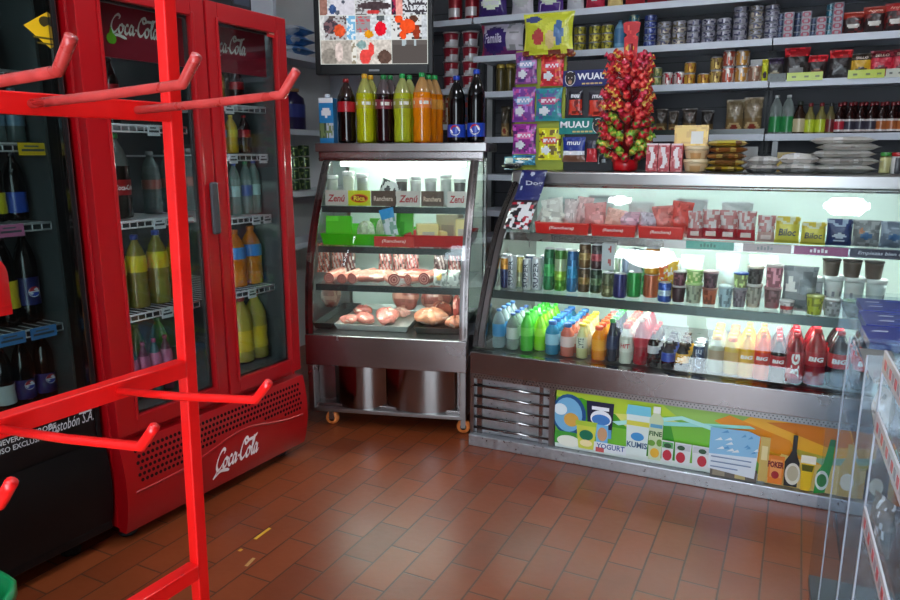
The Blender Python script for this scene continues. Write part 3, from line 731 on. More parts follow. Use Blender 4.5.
def notice():
    mb = MB(); y = -.0462
    a = PF.uz(0, 446, -.046); b_ = PF.uz(48, 433, -.046); c1 = PF.uz(48, 433, -.046)
    k = (PF.uz(50, 432, -.046)[0]-PF.uz(0, 440, -.046)[0])
    z1 = PF.uz(25, 435.5, -.046)[1]; z2 = PF.uz(25, 443.5, -.046)[1]; ue = PF.uz(46, 432, -.046)[0]; w1 = k*1.6
    mb.text('ESTA NEVERA ES PROPIE', w1, .017, flat(ue+.035-w1/2, z1, y), (196, 198, 200), 'plastic', 0, .01)
    mb.text('PARA USO EXCLUSIVO DE', w1*1.05, .017, flat(ue+.04-w1*1.05/2, z2, y), (196, 198, 200), 'plastic', 0, .01)
    s0 = PF.uz(52, 427, -.046); s1 = PF.uz(89, 415, -.046)
    mb.text('Postobón S.A.', s1[0]-s0[0]+.03, .036, flat((s0[0]+s1[0])/2, (s0[1]+s1[1])/2-.004, y), (190, 192, 196), 'plastic', .35, .0)
    q = PF.uz(85, 408, -.046); mb.box(q[0]-.022, q[0]+.022, y, y+.001, q[1]-.016, q[1]+.016, (200, 204, 206), 'plastic')
    for i in range(9): mb.box(q[0]-.017+i*.004, q[0]-.0155+i*.004, y-.0005, y, q[1]-.01, q[1]+.002, (20, 20, 20), 'plastic')
    return mb
part('printed_notice', notice(), d)
part('kick_panel', MB().box(0, PW, -.05, -.002, .07, .1, W, K), pep, bevel=.004)
mb = MB(); mb.grid(lambda s, t: (PW*s, -.05-.02*sin(pi*t), .1+.3*t), 2, 10, W, K); mb.grid(lambda s, t: (PW*s, -.044, .1+.3*t), 2, 2, W, K, flip=True); part('vent_panel', mb, pep)
for u in (.08, PW-.1): 
    for v in (.05, .55): part('foot', MB().lathe([(.032, 0), (.034, .01), (.02, .03), (.02, .072)], 14, W, 'black_rubber', (u, v, 0)), pep)
PZ = [PF.uz(20, 144, V0)[1], PF.uz(28, 224, V0)[1], PF.uz(30, 330, V0)[1], .514]
wire_shelf(PF, pep, .05, PW-.026, V0, .57, PF.uz(20, 72, V0)[1])
wire_shelf(PF, pep, .05, PW-.026, V0, .57, PZ[0], [(PF.u(31, V0, PZ[0]), (214, 180, 30), .09)])
wire_shelf(PF, pep, .05, PW-.026, V0, .57, PZ[1], [(PF.u(9, V0, PZ[1]), (190, 110, 150), .08)])
wire_shelf(PF, pep, .05, PW-.026, V0, .57, PZ[2], [(PF.u(10, V0, PZ[2]), (70, 130, 190), .085), (PF.u(42, V0, PZ[2]), (70, 130, 190), .085)])
mb = MB(); mb.tube([(.06, .08, 1.9), (PW-.06, .08, 1.9)], .006, 8, W, 'dim_led'); part('light_tube', mb, pep)
# warning triangle on the glass
q = [PF.uz(23, 25, -.031), PF.uz(50, 10, -.031), PF.uz(52, 50, -.031)]
mb = MB(); mb.poly([(u, -.0325, z) for u, z in (q[0], q[2], q[1])], (226, 180, 24), 'plastic')
cx = sum(a for a, b_ in q)/3; cz = sum(b_ for a, b_ in q)/3
mb.disc(cx+.012, cz+.02, -.0328, .02, .016, (60, 50, 20), 'plastic', 10, 0, pi*1.4); mb.box(cx-.03, cx+.03, -.0328, -.0326, cz-.03, cz-.024, (90, 76, 20), 'plastic'); mb.box(cx-.02, cx+.03, -.0328, -.0326, cz-.045, cz-.04, (90, 76, 20), 'plastic')
part('warning_sticker', mb, d, label='yellow triangular warning sticker')

# ------------------------------------------------------------------ red hook rack in front
LEAN = 1.55
def hook_rack():
    root = thing('hook_rack', 'tall red square-tube rack with bent peg hooks, nearest to the viewer', 'rack', RACK)
    m = 'rack_red'; t = .025; uL = -1.15
    p2 = .01; part('post', MB().box(-p2, p2, -p2, p2, 0, 1.78, W, m), root, bevel=.002)
    part('post', MB().box(uL-t/2, uL+t/2, -t/2, t/2, 0, 1.78, W, m), root, bevel=.002)
    zs = [RACK.uz(165, 112, 0)[1], RACK.uz(170, 374, 0)[1], RACK.uz(185, 585, 0)[1], .28]
    for z in zs: part('crossbar', MB().box(uL+t/2, -p2, -t/2+.001, t/2-.001, z-t/2, z+t/2, W, m), root, bevel=.002)
    part('base_foot', MB().box(-t/2, t/2, -.3, .3, 0, t, W, m), root, bevel=.002); part('base_foot', MB().box(uL-t/2, uL+t/2, -.3, .3, 0, t, W, m), root, bevel=.002)
    LN = .25
    rows = [[RACK.u(px, -.0125-LN, z) for px in pxs] for pxs, z in (((283, 183, 58), zs[0]+.016), ((262, 148, 6), zs[1]+.039))]
    rows.append([q-.02 for q in rows[1]])
    for r_, (z, us) in enumerate(zip(zs[:3], rows)):
        us.append(2*us[2]-us[1])
        for u in us:
            ln = LN; y0 = -t/2+.002
            mt = 'peg_red' if r_ == 0 else m
            ri = (.016, .039, .039)[r_]; pth = [(u, y0, z), (u, y0-ln*.5, z+ri*.45), (u, y0-ln, z+ri)]+[(u, y0-ln-.0042*i-.001, z+ri+.001+.0049*i) for i in range(1, 6)]
            part('peg', MB().tube(pth, .0052, 12, W, mt), root)
    lean = radians(LEAN); root.rotation_euler = (lean, 0, RACK.a); off = 1.41*sin(lean)
    root.location = RACK.p(0, off, .0)
    us = rows[0]
    return root, zs, us
rack, RZS, RUS = hook_rack()

# ------------------------------------------------------------------ back shelving
SH = [1.22, 1.465, 1.755, 1.98, 2.22]
XS0 = BACK.uz(473, 60, 0)[0]; XS1 = BACK.uz(771, 60, 0)[0]; XS2 = 1.25
def shelving(label, x0, x1, vdep, zs, fr):
    r = thing('wall_shelving', label, 'shelving', fr, x0, 0, 0, group='white shop shelving along the back wall')
    w = x1-x0
    mb = MB(); mb.box(0, w, vdep, vdep+.02, .05, 2.7, W, 'back_panel')
    for k in range(18): mb.box(.0, w, vdep-.003, vdep, .1+k*.14, .106+k*.14, W, 'dark_inside')
    part('back_panel', mb, r)
    for z in zs:
        s = part('shelf', MB().box(.003, w-.003, 0.004, vdep, z-.02, z, W, 'shelf_white'), r)
        part('shelf_edge', MB().box(.003, w-.003, -.006, .004, z-.036, z+.002, W, 'shelf_white'), s, bevel=.002)
    mb = MB()
    for x in (.004, w-.02):
        mb.box(x, x+.016, vdep-.03, vdep-.002, .0, 2.72, W, 'grey_plastic'); part('upright', mb, r); mb = MB()
    part('base_shelf', MB().box(0, w, .0, vdep, .0, .12, W, 'shelf_white'), r)
    return r
ZB = [.5, .8, .98]+SH+[2.5]
shelving('white shelving bay behind the hanging snack strips and candy tree', XS0, XS1, .38, ZB, BACK)
BAY_RIGHT = shelving('white shelving bay behind the right half of the long case', XS1, XS2, .38, ZB, BACK)
BAY = Frame(-2.0, 4.6, 0); bx0 = BAY.uz(432, 60, 0)[0]; bx1 = BAY.uz(472, 60, 0)[0]
B0 = [BAY.uz(455, y, 0)[1] for y in (124.5, 89, 20)]
shelving('narrow white shelving bay just right of the monitor', bx0-.35, bx1, .26, [.9, 1.2]+B0+[2.6], BAY)
SZ = [SIDE.uz(305, y, 0)[1] for y in (191, 130, 56)]
r = thing('wall_shelving', 'short white shelves on left wall behind the red cooler', 'shelving', SIDE, 0, 0, 0)
part('back_panel', MB().box(0, .9, .25, .265, .6, 2.6, W, 'plaster'), r)
for z in SZ+[.8]:
    s = part('shelf', MB().box(0, .9, .0, .25, z-.02, z, W, 'shelf_white'), r); part('shelf_edge', MB().box(0, .9, -.008, -.0005, z-.032, z+.002, W, 'shelf_white'), s)
part('upright', MB().box(.9, .93, .0, .25, 0, 2.6, W, 'shelf_white'), r); part('upright', MB().box(-.03, 0, .0, .25, 0, 2.6, W, 'shelf_white'), r)

# ------------------------------------------------------------------ monitor with camera pictures
TVF = Frame(-2.43, 3.487, 22)
def camcell(n):
    def f(s, t):
        j = nz(s*32, t*20, n); g = lambda a, k=.25: tuple(int(max(0, min(255, q*(1-k/2+k*j)))) for q in a)
        if n == 6:   # top row
            if ell(s, t, .1, .4, .12, .7): return g((150, 110, 100))
            if ell(s, t, .36, .25, .1, .22): return g((60, 84, 130))
            if ell(s, t, .5, .12, .06, .1) or ell(s, t, .68, .55, .05, .08) or ell(s, t, .6, .88, .05, .08): return g((90, 96, 110))
            if s < .3 and t > .2: return g((196, 200, 206))
            return g((206, 204, 214), .1)
        if n == 7:
            if ell(s, t, .55, .38, .5, .16): return g((74, 62, 66))
            if t > .6 and s < .85: return (210, 210, 214) if j > .5 else (60, 60, 66)
            if ell(s, t, .5, .12, .2, .08): return g((190, 60, 60))
            if s > .85: return g((220, 222, 228))
            return (190, 192, 196) if j > .4 else (110, 106, 108)
        if n == 8:
            if s < .14: return (170, 50, 80) if j > .5 else (60, 40, 60)
            if s < .32: return g((226, 160, 150), .2)
            return (210, 214, 220) if j > .5 else (70, 66, 72)
        if n == 3:
            if ell(s, t, .55, .38, .16, .26): return g((214, 84, 50))
            if s > .74: return (120, 176, 214) if j > .45 else (220, 230, 236)
            if ell(s, t, .3, .55, .22, .3): return (120, 90, 96) if j > .5 else (70, 62, 70)
            if s < .12: return g((200, 200, 200))
            return (176, 176, 180) if j > .4 else (96, 84, 84)
        if n == 4:
            if ell(s, t, .7, .45, .16, .3): return g((222, 30, 50), .15)
            if ell(s, t, .36, .22, .13, .16): return g((222, 150, 30))
            if s < .42 and t > .3: return (190, 90, 100) if j > .55 else (150, 146, 150)
            if ell(s, t, .7, .9, .12, .14): return g((90, 96, 100))
            return g((206, 212, 218))
        if n == 5:
            if ell(s, t, .45, .55, .22, .3) or ell(s, t, .32, .2, .1, .2) or ell(s, t, .2, .85, .12, .16): return g((238, 84, 40), .15)
            if ell(s, t, .62, .85, .12, .16): return g((90, 60, 50))
            if ell(s, t, .7, .3, .1, .3): return g((150, 60, 40))
            if s > .85: return g((190, 196, 202))
            return (214, 216, 216) if j > .35 else (80, 76, 76)
        if n == 0:
            if s > .86: return (224, 222, 214) if j > .4 else (150, 140, 120)
            if ell(s, t, .52, .5, .12, .4): return g((206, 190, 184))
            if ell(s, t, .25, .3, .25, .35): return g((140, 134, 126))
            return g((176, 168, 160))
        if n == 1:
            if ell(s, t, .25, .3, .16, .32) or ell(s, t, .42, .6, .08, .3): return g((222, 74, 70), .15)
            if ell(s, t, .8, .28, .2, .3): return g((96, 74, 66))
            if ell(s, t, .15, .8, .14, .18): return g((130, 160, 160))
            return g((206, 198, 190))
        if t > .76 and (ell(s, t, .34, .9, .06, .2) or ell(s, t, .66, .92, .03, .2)): return (170, 184, 190)
        return (88, 82, 80) if t < .8 else (100, 94, 92)
    return f
w = .67; hT = .44; tvz = 1.80
tv = thing('security_monitor', 'black wall monitor showing nine security camera pictures above the soda bottles', 'monitor', TVF, 0, 0, 0)
mb = MB(); b0 = .028; bt = .055
mb.box(0, w, .004, .05, tvz, tvz+hT+.03, W, 'black_plastic'); mb.box(0, b0, -.008, .004, tvz, tvz+hT+.03, W, 'black_plastic'); mb.box(w-b0, w, -.008, .004, tvz, tvz+hT+.03, W, 'black_plastic'); mb.box(b0, w-b0, -.008, .004, tvz, tvz+bt, W, 'black_plastic'); mb.box(b0, w-b0, -.008, .004, tvz+hT+.01, tvz+hT+.03, W, 'black_plastic')
part('casing', mb, tv, bevel=.003)
x0, x1, z0, z1 = b0+.003, w-b0-.003, tvz+bt+.002, tvz+hT+.008
for r_ in range(3):
    for c in range(3):
        n = r_*3+c; a0 = x0+(x1-x0)*c/3+.0015; a1 = x0+(x1-x0)*(c+1)/3-.0015; c0 = z0+(z1-z0)*r_/3+.0015; c1 = z0+(z1-z0)*(r_+1)/3-.0015
        mb = MB(); mb.grid(lambda s, t: (a0+(a1-a0)*s, .0022, c0+(c1-c0)*t), 32, 20, camcell(n), 'screen', False); part('camera_picture', mb, tv)
mb = MB(); mb.box(x0-.002, x1+.002, .0024, .004, z0-.002, z1+.002, (214, 220, 214), 'screen'); part('screen_border', mb, tv)
mb = MB(); mb.bar((w/2, .05, tvz+.25), (w/2, .75, tvz+.25), .05, .05, W, 'grey_plastic'); mb.box(w/2-.1, w/2+.1, .05, .07, tvz+.15, tvz+.35, W, 'grey_plastic'); part('wall_arm', mb, tv)
mb = MB(); mb.box(w/2-.03, w/2+.03, -.0086, -.008, tvz+.016, tvz+.026, (150, 152, 156), 'plastic'); part('maker_mark', mb, tv)

# ------------------------------------------------------------------ lamps and daylight
def lamp(x, y, label, s=1.0, grp='round ceiling lamps'):
    t = thing('ceiling_lamp', label, 'ceiling lamp', WORLD, x, y, 2.88, group='round ceiling lamps')
    part('lamp_base', MB().lathe([(.17*s, .06), (.18*s, .1), (.18*s, .12)], 32, (220, 220, 218), 'plastic'), t)
    part('lamp_shade', MB().lathe([(.0, .0), (.08*s, .006), (.14*s, .025), (.165*s, .06)], 32, W, 'lamp_glow'), t)
    return t
lamp(.44, 3.6, 'round ceiling lamp over the right end of the long case', .8)
lamp(-1.0, 3.6, 'round ceiling lamp over the left end of the long case', .5)
lamp(-.85, 1.75, 'round ceiling lamp over the middle of the shop floor', 1.5)
wd = bpy.data.worlds.new('daylight'); SC.world = wd; wd.use_nodes = True
bg = wd.node_tree.nodes['Background']; bg.inputs[0].default_value = (.78, .9, 1.0, 1); bg.inputs[1].default_value = 8.0
for x, lb in ((-.95, 'flat square ceiling light near the entrance, left one'), (-.1, 'flat square ceiling light near the entrance, right one')):
    t = thing('ceiling_lamp', lb, 'ceiling lamp', WORLD, x, -.2, 2.95)
    part('lamp_frame', MB().box(-.37, .37, -.57, .57, .02, .05, (226, 226, 226), 'plastic'), t); part('lamp_diffuser', MB().box(-.34, .34, -.54, .54, .0, .02, W, 'panel_glow'), t)
SC.view_settings.view_transform = 'Standard'; SC.view_settings.look = 'None'; SC.view_settings.gamma = 1.0; SC.view_settings.exposure = 0.12
SC.view_settings.use_curve_mapping = False
SC.cycles.transparent_max_bounces = 28; SC.cycles.max_bounces = 10; SC.cycles.caustics_reflective = False; SC.cycles.caustics_refractive = False
# ------------------------------------------------------------------ goods: shapes
def depth(fr, u, v, z):
    c = fr.p(u, v, z); return c[0]*fw[0]+c[1]*fw[1]+(z-H)*fw[2]
def at(fr, px, v, z, w=0, h=0):
    """u, and the real width and height of something w x h photo pixels large standing there"""
    u = fr.u(px, v, z); d = depth(fr, u, v, z); return u, w*d/F, h*d/F
PROF = {
 'soda': ([(.70, 0), (.95, .012), (1, .04), (1, .22), (.93, .33), (.97, .4), (.97, .62), (.92, .69), (.66, .81), (.38, .89), (.31, .92), (.31, .952)], .37),
 'big': ([(.75, 0), (.97, .01), (1, .04), (1, .2), (.93, .31), (1, .42), (1, .64), (.95, .72), (.55, .86), (.3, .925), (.28, .955)], .34),
 'juice': ([(.9, 0), (1, .025), (1, .62), (.96, .7), (.7, .8), (.56, .84), (.55, .9)], .6),
 'water': ([(.85, 0), (1, .02), (1, .2), (.95, .26), (1, .32), (.96, .4), (1, .46), (1, .62), (.8, .78), (.45, .88), (.34, .91), (.34, .955)], .42),
 'sauce': ([(.92, 0), (1, .02), (1, .5), (.94, .58), (.55, .72), (.42, .8), (.4, .9)], .46),
 'slim': ([(.9, 0), (1, .02), (1, .55), (.9, .64), (.6, .8), (.5, .86), (.5, .93)], .6)}
def bottle(name, label, cat, fr, u, v, z, h, r, drink, cap, lab=None, lz=(.4, .62), txt=None, tcol=W, prof='soda', group=None, mt='drink', vert=False, rz=0.0, fill=None, lab2=None, bold=.02):
    t = thing(name, label, cat, fr, u, v, z, rz, group)
    P, cr = PROF[prof]; key = (name, round(h, 3), round(r, 3), drink, cap, lab, lz, txt, prof, vert, fill)
    def body():
        mb = MB()
        def cf(a, q): return drink if fill is None or q < fill[0] else fill[1]
        return mb.lathe([(a*r, b_*h) for a, b_ in P], 22, cf, mt)
    part('bottle_body', body, t, ('b',)+key)
    z0 = P[-1][1]*h-.018*h
    def capm(): return MB().lathe([(cr*r*.96, z0), (cr*r, z0+.004), (cr*r, h*.985), (cr*r*.85, h)], 16, cap, 'plastic')
    part('cap', capm, t, ('c',)+key)
    if lab:
        def labm():
            mb = MB(); a, b_ = lz
            def rad(q):
                for (r0, z0_), (r1, z1_) in zip(P, P[1:]):
                    if z0_ <= q <= z1_: return (r0+(r1-r0)*(q-z0_)/(z1_-z0_+1e-9))*r
                return r
            def cf(an, q):
                if lab2 and (q < .16 or q > .84): return lab2
                return lab
            n = 6; mb.lathe([(rad(a+(b_-a)*i/n)+.0012, (a+(b_-a)*i/n)*h) for i in range(n+1)], 22, cf, 'plastic', caps=False)
            rr = rad((a+b_)/2)+.0014
            if txt:
                if vert: mb.text(txt, (b_-a)*h*.86, r*.9, upright(rr, (a+b_)/2*h), tcol, 'plastic', 0, bold)
                else: mb.text(txt, min(r*1.5, .012*len(txt)+r*.5), (b_-a)*h*.34, wrap(rr, (a+b_)/2*h), tcol, 'plastic', .1, bold)
            return mb
        part('label', labm, t, ('l',)+key+(lab2,))
    return t
def can_mb(h, r, col, n=30, rings=12, txt=None, tcol=W, vert=True, mt='tin', tsz=.8):
    def cf(a, q): return (200, 202, 206) if q < .02 or q > .965 else (col(a, q) if callable(col) else col)
    P = [(r*.86, 0), (r, h*.05)]+[(r, h*(.05+.86*i/rings)) for i in range(1, rings+1)]+[(r*.86, h*.97), (r*.86, h), (r*.8, h), (r*.8, h*.985)]
    mb = MB().lathe(P, n, cf, mt)
    if txt:
        if vert: mb.text(txt, h*tsz, r*.95, upright(r, h*.48), tcol, 'plastic', 0, .03)
        else: mb.text(txt, r*1.4, h*.2, wrap(r, h*.5), tcol, 'plastic', 0, .03)
    return mb
def can(name, label, cat, fr, u, v, z, h, r, col, key, txt=None, tcol=W, vert=True, group=None, rz=0.0, mt='tin'):
    """drink can: printed body with a bright lid and pull tab"""
    t = thing(name, label, cat, fr, u, v, z, rz, group)
    part('can_body', lambda: can_mb(h, r, col, txt=txt, tcol=tcol, vert=vert, mt=mt), t, ('can', key))
    def tab(): return MB().box(-.006, .006, -.012, .012, h*.986, h*.986+.0015, (190, 192, 196), 'tin')
    part('pull_tab', tab, t, ('tab', key))
    return t
def tin(label, fr, u, v, z, h, r, col, key, group, name='food_tin', cat='tin', rz=0.0):
    return single(name, lambda: can_mb(h, r, col, 28, 8), label, cat, fr, u, v, z, rz, group, ('tin', key))
def pouch(name, label, cat, fr, u, v, z, w, h, d, col, key=None, group=None, rz=0.0, tilt=None, mt='foil', txt=(), nx=14, ny=18, crimp=.06, seed=None):
    """pillow pouch; txt = lettering on the front: (word, across 0..1, up 0..1, width 0..1, height 0..1, colour)"""
    sd_ = seed if seed is not None else len(MESH) % 17
    def mk():
        mb = bag_mb(w, h, d, col, nx, ny, mt, crimp, sd_)
        for t, cs, ct, tw, th, tc in txt:
            def fn(a, b_):
                s = cs+a/w; q = ct+b_/h; x = abs((s-.5)*2); e = (1-x**4)**.6 if x < 1 else 0
                tt = min(max((q-crimp)/(1-2*crimp), 0), 1); f = sin(pi*tt)**.55 if 0 < tt < 1 else 0
                return ((s-.5)*w*(1-.05*f), -(d/2*e*f*1.04+.0035), q*h)
            mb.text(t, tw*w, th*h, fn, tc, 'plastic', .12, .02)
        return mb
    return single(name, mk, label, cat, fr, u, v, z, rz, group, key, 0.0, tilt)
def tub(name, label, cat, fr, u, v, z, h, r, body, lid, key, col=None, group=None, lidh=.12):
    """yoghurt style cup: tapering body, rolled lid"""
    t = thing(name, label, cat, fr, u, v, z, 0, group)
    def b(): return MB().lathe([(r*.78, 0), (r*.8, h*.02)]+[(r*(.8+.16*i/6), h*(.02+(.96-lidh)*i/6)) for i in range(1, 7)], 20, col or body, 'plastic')
    def l(): return MB().lathe([(r, h*(1-lidh)), (r*1.03, h*(1-lidh)+.002), (r*1.03, h-.002), (r*.95, h)], 20, lid, 'plastic')
    part('cup', b, t, ('tb', key)); part('lid', l, t, ('tl', key)); return t
def lump_mb(w, d, h, base, fat, seed, nu=20, nv=10, stripe=0.0, mt='meat'):
    mb = MB(); S = [rnd(seed, i)*6.28 for i in range(8)]
    def fn(s, t):
        a = 2*pi*s; p = pi*t-pi/2
        k = 1+.16*sin(3*a+S[0])*cos(p)+.12*sin(5*a+S[1]+2*p)+.09*sin(9*a+S[2]+5*t)
        return (w/2*k*cos(a)*cos(p)**.8 if cos(p) > 1e-6 else 0, d/2*k*sin(a)*cos(p)**.8 if cos(p) > 1e-6 else 0, max(0, h/2*(1+sin(p)*(1+.12*sin(4*a+S[3])))))
    def cf(s, t):
        q = sin(s*14+S[4])*sin(t*9+S[5])+.6*sin(s*31+S[6]+t*17)
        if stripe and sin(t*stripe+s*3+S[7]) > .45: return fat
        return fat if q > .72 else tuple(int(c*(.86+.22*rnd(seed, int(s*20), int(t*10)))) if c*(.86+.22*rnd(seed, int(s*20), int(t*10))) < 255 else 255 for c in base)
    return mb.grid(fn, nu, nv, cf, mt)
def carton_mb(w, d, h, col, nx=8, ny=12, mt='plastic', side=None):
    """box printed on its front by col(s,t)"""
    mb = MB(); mb.box(-w/2, w/2, .0006, d, 0, h, side or (col(.5, .5) if callable(col) else col), mt)
    mb.grid(lambda s, t: (-w/2+w*s, 0, h*t), nx, ny, col, mt, False); return mb

# ------------------------------------------------------------------ soda bottles on the small case
z = 1.412
top_sodas = [('cola', 'dark cola bottle with a red label on the small case under the monitor', 347.5, 17.8, 60, (28, 10, 8), (150, 20, 24), (170, 22, 34), None, .46, W),
 ('lemon', 'yellow soda bottle with yellow cap, front row on the small case', 366, 18, 64, (212, 214, 24), (224, 170, 30), (190, 180, 30), 'ZUMO', .46, W),
 ('grape', 'dark grape soda bottle with green cap, front row between yellow and lime bottles', 384.5, 17.5, 63, (44, 12, 16), (20, 130, 60), (120, 44, 54), 'UVA', .46, W),
 ('lime', 'pale lime soda bottle with green cap, front row between grape and orange bottles', 403, 18, 64, (196, 206, 44), (20, 150, 70), (150, 150, 60), 'LIMA', .46, W),
 ('orange', 'orange soda bottle with green cap, front row on the small case', 422.5, 18.5, 65, (248, 146, 8), (20, 150, 70), (230, 130, 60), 'NARANJA', .46, W)]
for k, (nm, lb, px, w, h, dr_, cp, lc, tx, v, tc) in enumerate(top_sodas):
    u, ww, hh = at(MEAT, px, v, z, w, h)
    lt = bottle('soda_bottle', lb, 'bottle', MEAT, u, v, z, hh*1.03, ww/2, dr_, cp, None if nm != 'cola' else lc, (.48, .64), None, tc, 'big', 'big soda bottles on the small case', fill=(.76, tuple(int(.45*q_+95) for q_ in dr_)) if nm != 'cola' else (.78, (60, 40, 36)))
    if nm != 'cola':
        r_ = ww/2; mb = MB(); mb.lathe([(r_+.001, hh*1.03*.5), (r_+.001, hh*1.03*.64)], 22, lc, 'plastic', caps=False)
        # pale print running across the label
        mb.lathe([(r_+.0016, hh*1.03*.55), (r_+.0016, hh*1.03*.6)], 44, lambda a, q: (226, 226, 214) if rnd(int((a+4)*9), 3) > .5 else lc, 'plastic', caps=False)
        part('label', mb, lt)
for px, dr_, cp, lb in ((372, (212, 214, 24), (224, 170, 30), 'yellow soda bottle standing behind the front yellow one on the small case'), (391, (44, 12, 16), (20, 130, 60), 'dark grape soda bottle standing behind the front grape one'), (410, (196, 206, 44), (20, 150, 70), 'lime soda bottle standing behind the front lime one'), (429, (248, 146, 8), (20, 150, 70), 'orange soda bottle half hidden behind the front orange one'), (435, (246, 140, 10), (20, 150, 70), 'orange soda bottle at the rear beside the monitor corner')):
    v = .6 if px != 435 else .71; u, ww, hh = at(MEAT, px, v, z, 16.5, 64)
    bottle('soda_bottle', lb, 'bottle', MEAT, u, v, z, hh*1.02, ww/2, dr_, cp, (220, 150, 60) if px > 420 else None, (.5, .64), None, W, 'big', 'big soda bottles on the small case', fill=(.76, tuple(int(.45*q_+95) for q_ in dr_)))
for px, h, lb, v in ((456.5, 64, 'black cola bottle with blue label and blue cap, left of the pair', .44), (476, 70, 'taller black cola bottle with blue label, right end of the small case', .46)):
    u, ww, hh = at(MEAT, px, v, z, 18, h)
    bottle('cola_bottle', lb, 'bottle', MEAT, u, v, z, hh, ww/2, (8, 6, 8), (24, 60, 170), (30, 64, 170), (.08, .27), None, W, 'soda', 'blue-labelled cola bottles on the small case')
def pepsi_ball(mb, r, zc_, rad):
    """striped round badge wrapped on a bottle"""
    f = wrap(rad, zc_, lift=.003); n = 16
    mb.poly([f(r*cos(2*pi*i/n), r*sin(2*pi*i/n)) for i in range(n)], (240, 242, 246), 'plastic')
    f = wrap(rad, zc_, lift=.0036)
    mb.poly([f(r*.9*cos(pi*i/8), r*.9*sin(pi*i/8)*(1 if 0 < i < 8 else 0)+(.12*r)) for i in range(9)], (200, 30, 40), 'plastic')
    mb.poly([f(r*.9*cos(pi+pi*i/8), r*.9*sin(pi+pi*i/8)*.8-(.12*r)) for i in range(9)], (30, 60, 160), 'plastic')
for o in [o for o in bpy.data.objects if o.name.startswith('cola_bottle') and o.parent is None]:
    lab = [c for c in o.children if c.name.startswith('label')][0]; b_ = [c for c in o.children if c.name.startswith('bottle_body')][0]
    rad = max(v_.co.x for v_ in b_.data.vertices); hh = max(v_.co.z for v_ in b_.data.vertices)
    mb = MB(); pepsi_ball(mb, rad*.55, hh*.19, rad); part('round_badge', mb, lab)
u, ww, hh = at(MEAT, 329, .46, z, 14.5, 47)
def milk():
    def c(s, t):
        if t > .9: return (236, 240, 244)
        if ell(s, t, .5, .68, .36, .1): return (240, 242, 246)
        if ell(s, t, .5, .68, .28, .06): return (30, 50, 120)
        if t < .42 and t > .12: return (120, 140, 90) if nz(s*8, t*12) > .5 else ((60, 80, 60) if s < .5 else (190, 200, 210))
        return (40, 134, 196)
    mb = carton_mb(ww, ww*.8, hh*.92, c, 12, 18, side=(40, 134, 196)); return mb
t = thing('milk_carton', 'blue milk carton at the left end of the small case', 'carton', MEAT, u, .43, z)
part('carton_body', milk(), t); part('cap', MB().lathe([(.014, hh*.92), (.014, hh*.98), (.012, hh)], 14, (236, 240, 244), 'plastic', (0, ww*.4, 0)), t)

# ------------------------------------------------------------------ meat case contents
z = 1.098+.002
clear = [(333, 176, 'clear plastic tub of white cheese at the left of the meat case top shelf', (190, 196, 186)), (348, 172, 'clear plastic tub of pale cream behind the yellow card', (206, 210, 196)), (363, 174, 'clear plastic pack right of the yellow card', (150, 156, 150)), (401, 178, 'small dark tub behind the pale middle card', (96, 92, 90)), (416, 176, 'clear cup with white lid behind the pale middle card', (214, 216, 210)), (430, 177, 'clear cup with black eyes print behind the right brown card', (196, 200, 196)), (446, 174, 'clear cup with white lid right of the brown card', (200, 206, 200)), (459, 178, 'dark clear tray at the right end of the meat case top shelf', (110, 112, 108))]
for k, (px, y, lb, c) in enumerate(clear):
    u, ww, hh = at(MEAT, px, .27, z, 12, 203-y+2)
    t = tub('food_tub', lb, 'tub', MEAT, u, .27+.02*(k % 2), z, hh, ww/2, c, (226, 232, 228), ('mt', k), group='tubs on the top shelf of the meat case')
u, ww, hh = at(MEAT, 384, .245, z, 22, 26)
def wheel(s, t):
    if ell(s, t, .38, .6, .14, .17): return (20, 20, 22)
    if ell(s, t, .38, .6, .3, .36): return (214, 222, 214)
    return (34, 42, 36) if nz(s*7, t*6, 2) > .45 else (206, 210, 206)
pouch('cheese_pack', 'black and white plastic pack leaning above the brown card in the meat case', 'pack', MEAT, u, .25, z, ww, hh, .02, wheel, rz=.1, tilt=(-.25, .35, 0))
z = .905+.002
u0 = MEAT.u(318, .13, z); u1 = MEAT.u(400, .13, z)
tr = tray_mb(u1-u0, .42, .058, (60, 190, 24)); single('green_tray', tr, 'wide green plastic tray on the second shelf of the meat case', 'tray', MEAT, (u0+u1)/2, .165, z)
u2 = MEAT.u(466, .13, z)
single('red_tray', tray_mb(u2-u1-.01, .4, .058, (200, 28, 30)), 'red plastic tray under yellow cheese in the meat case', 'tray', MEAT, (u1+u2)/2+.005, .165, z)
ua = MEAT.u(372, .11, z); ub = MEAT.u(412, .11, z)
mb = MB(); mb.box(-.5*(ub-ua), .5*(ub-ua), 0, .004, 0, .05, (206, 44, 34), 'plastic'); mb.text('(Ranchera)', (ub-ua)*.6, .02, flat(0, .026, -.0008), (250, 226, 220), 'plastic', .2, .02)
single('sign_card', mb, 'red sign card with white lettering in front of the green and red trays', 'card', MEAT, (ua+ub)/2, .148, z+.001)
blocks = [(338, .2, 26, 26, 'bright green cheese pack at the left of the green tray', (84, 200, 40)), (357, .24, 24, 18, 'second bright green pack in the green tray, lying right of the tall one', (96, 206, 60)), (404, .3, 17, 32, 'tall green pack standing behind the blue-topped pouch', (70, 190, 40)), (380, .3, 22, 22, 'green pack leaning behind the white cheese', (90, 200, 60))]
for px, v, w, h, lb, c in blocks:
    u, ww, hh = at(MEAT, px, v, z+.012, w, h); single('cheese_pack', carton_mb(ww, .03, hh, lambda s, t, c=c: c if nz(s*3, t*3, c[0]) > .25 else tuple(min(255, q+30) for q in c), 4, 5, side=c), lb, 'pack', MEAT, u, v, z+.012, group=None, bevel=.004, tilt=(-.15, 0, 0))
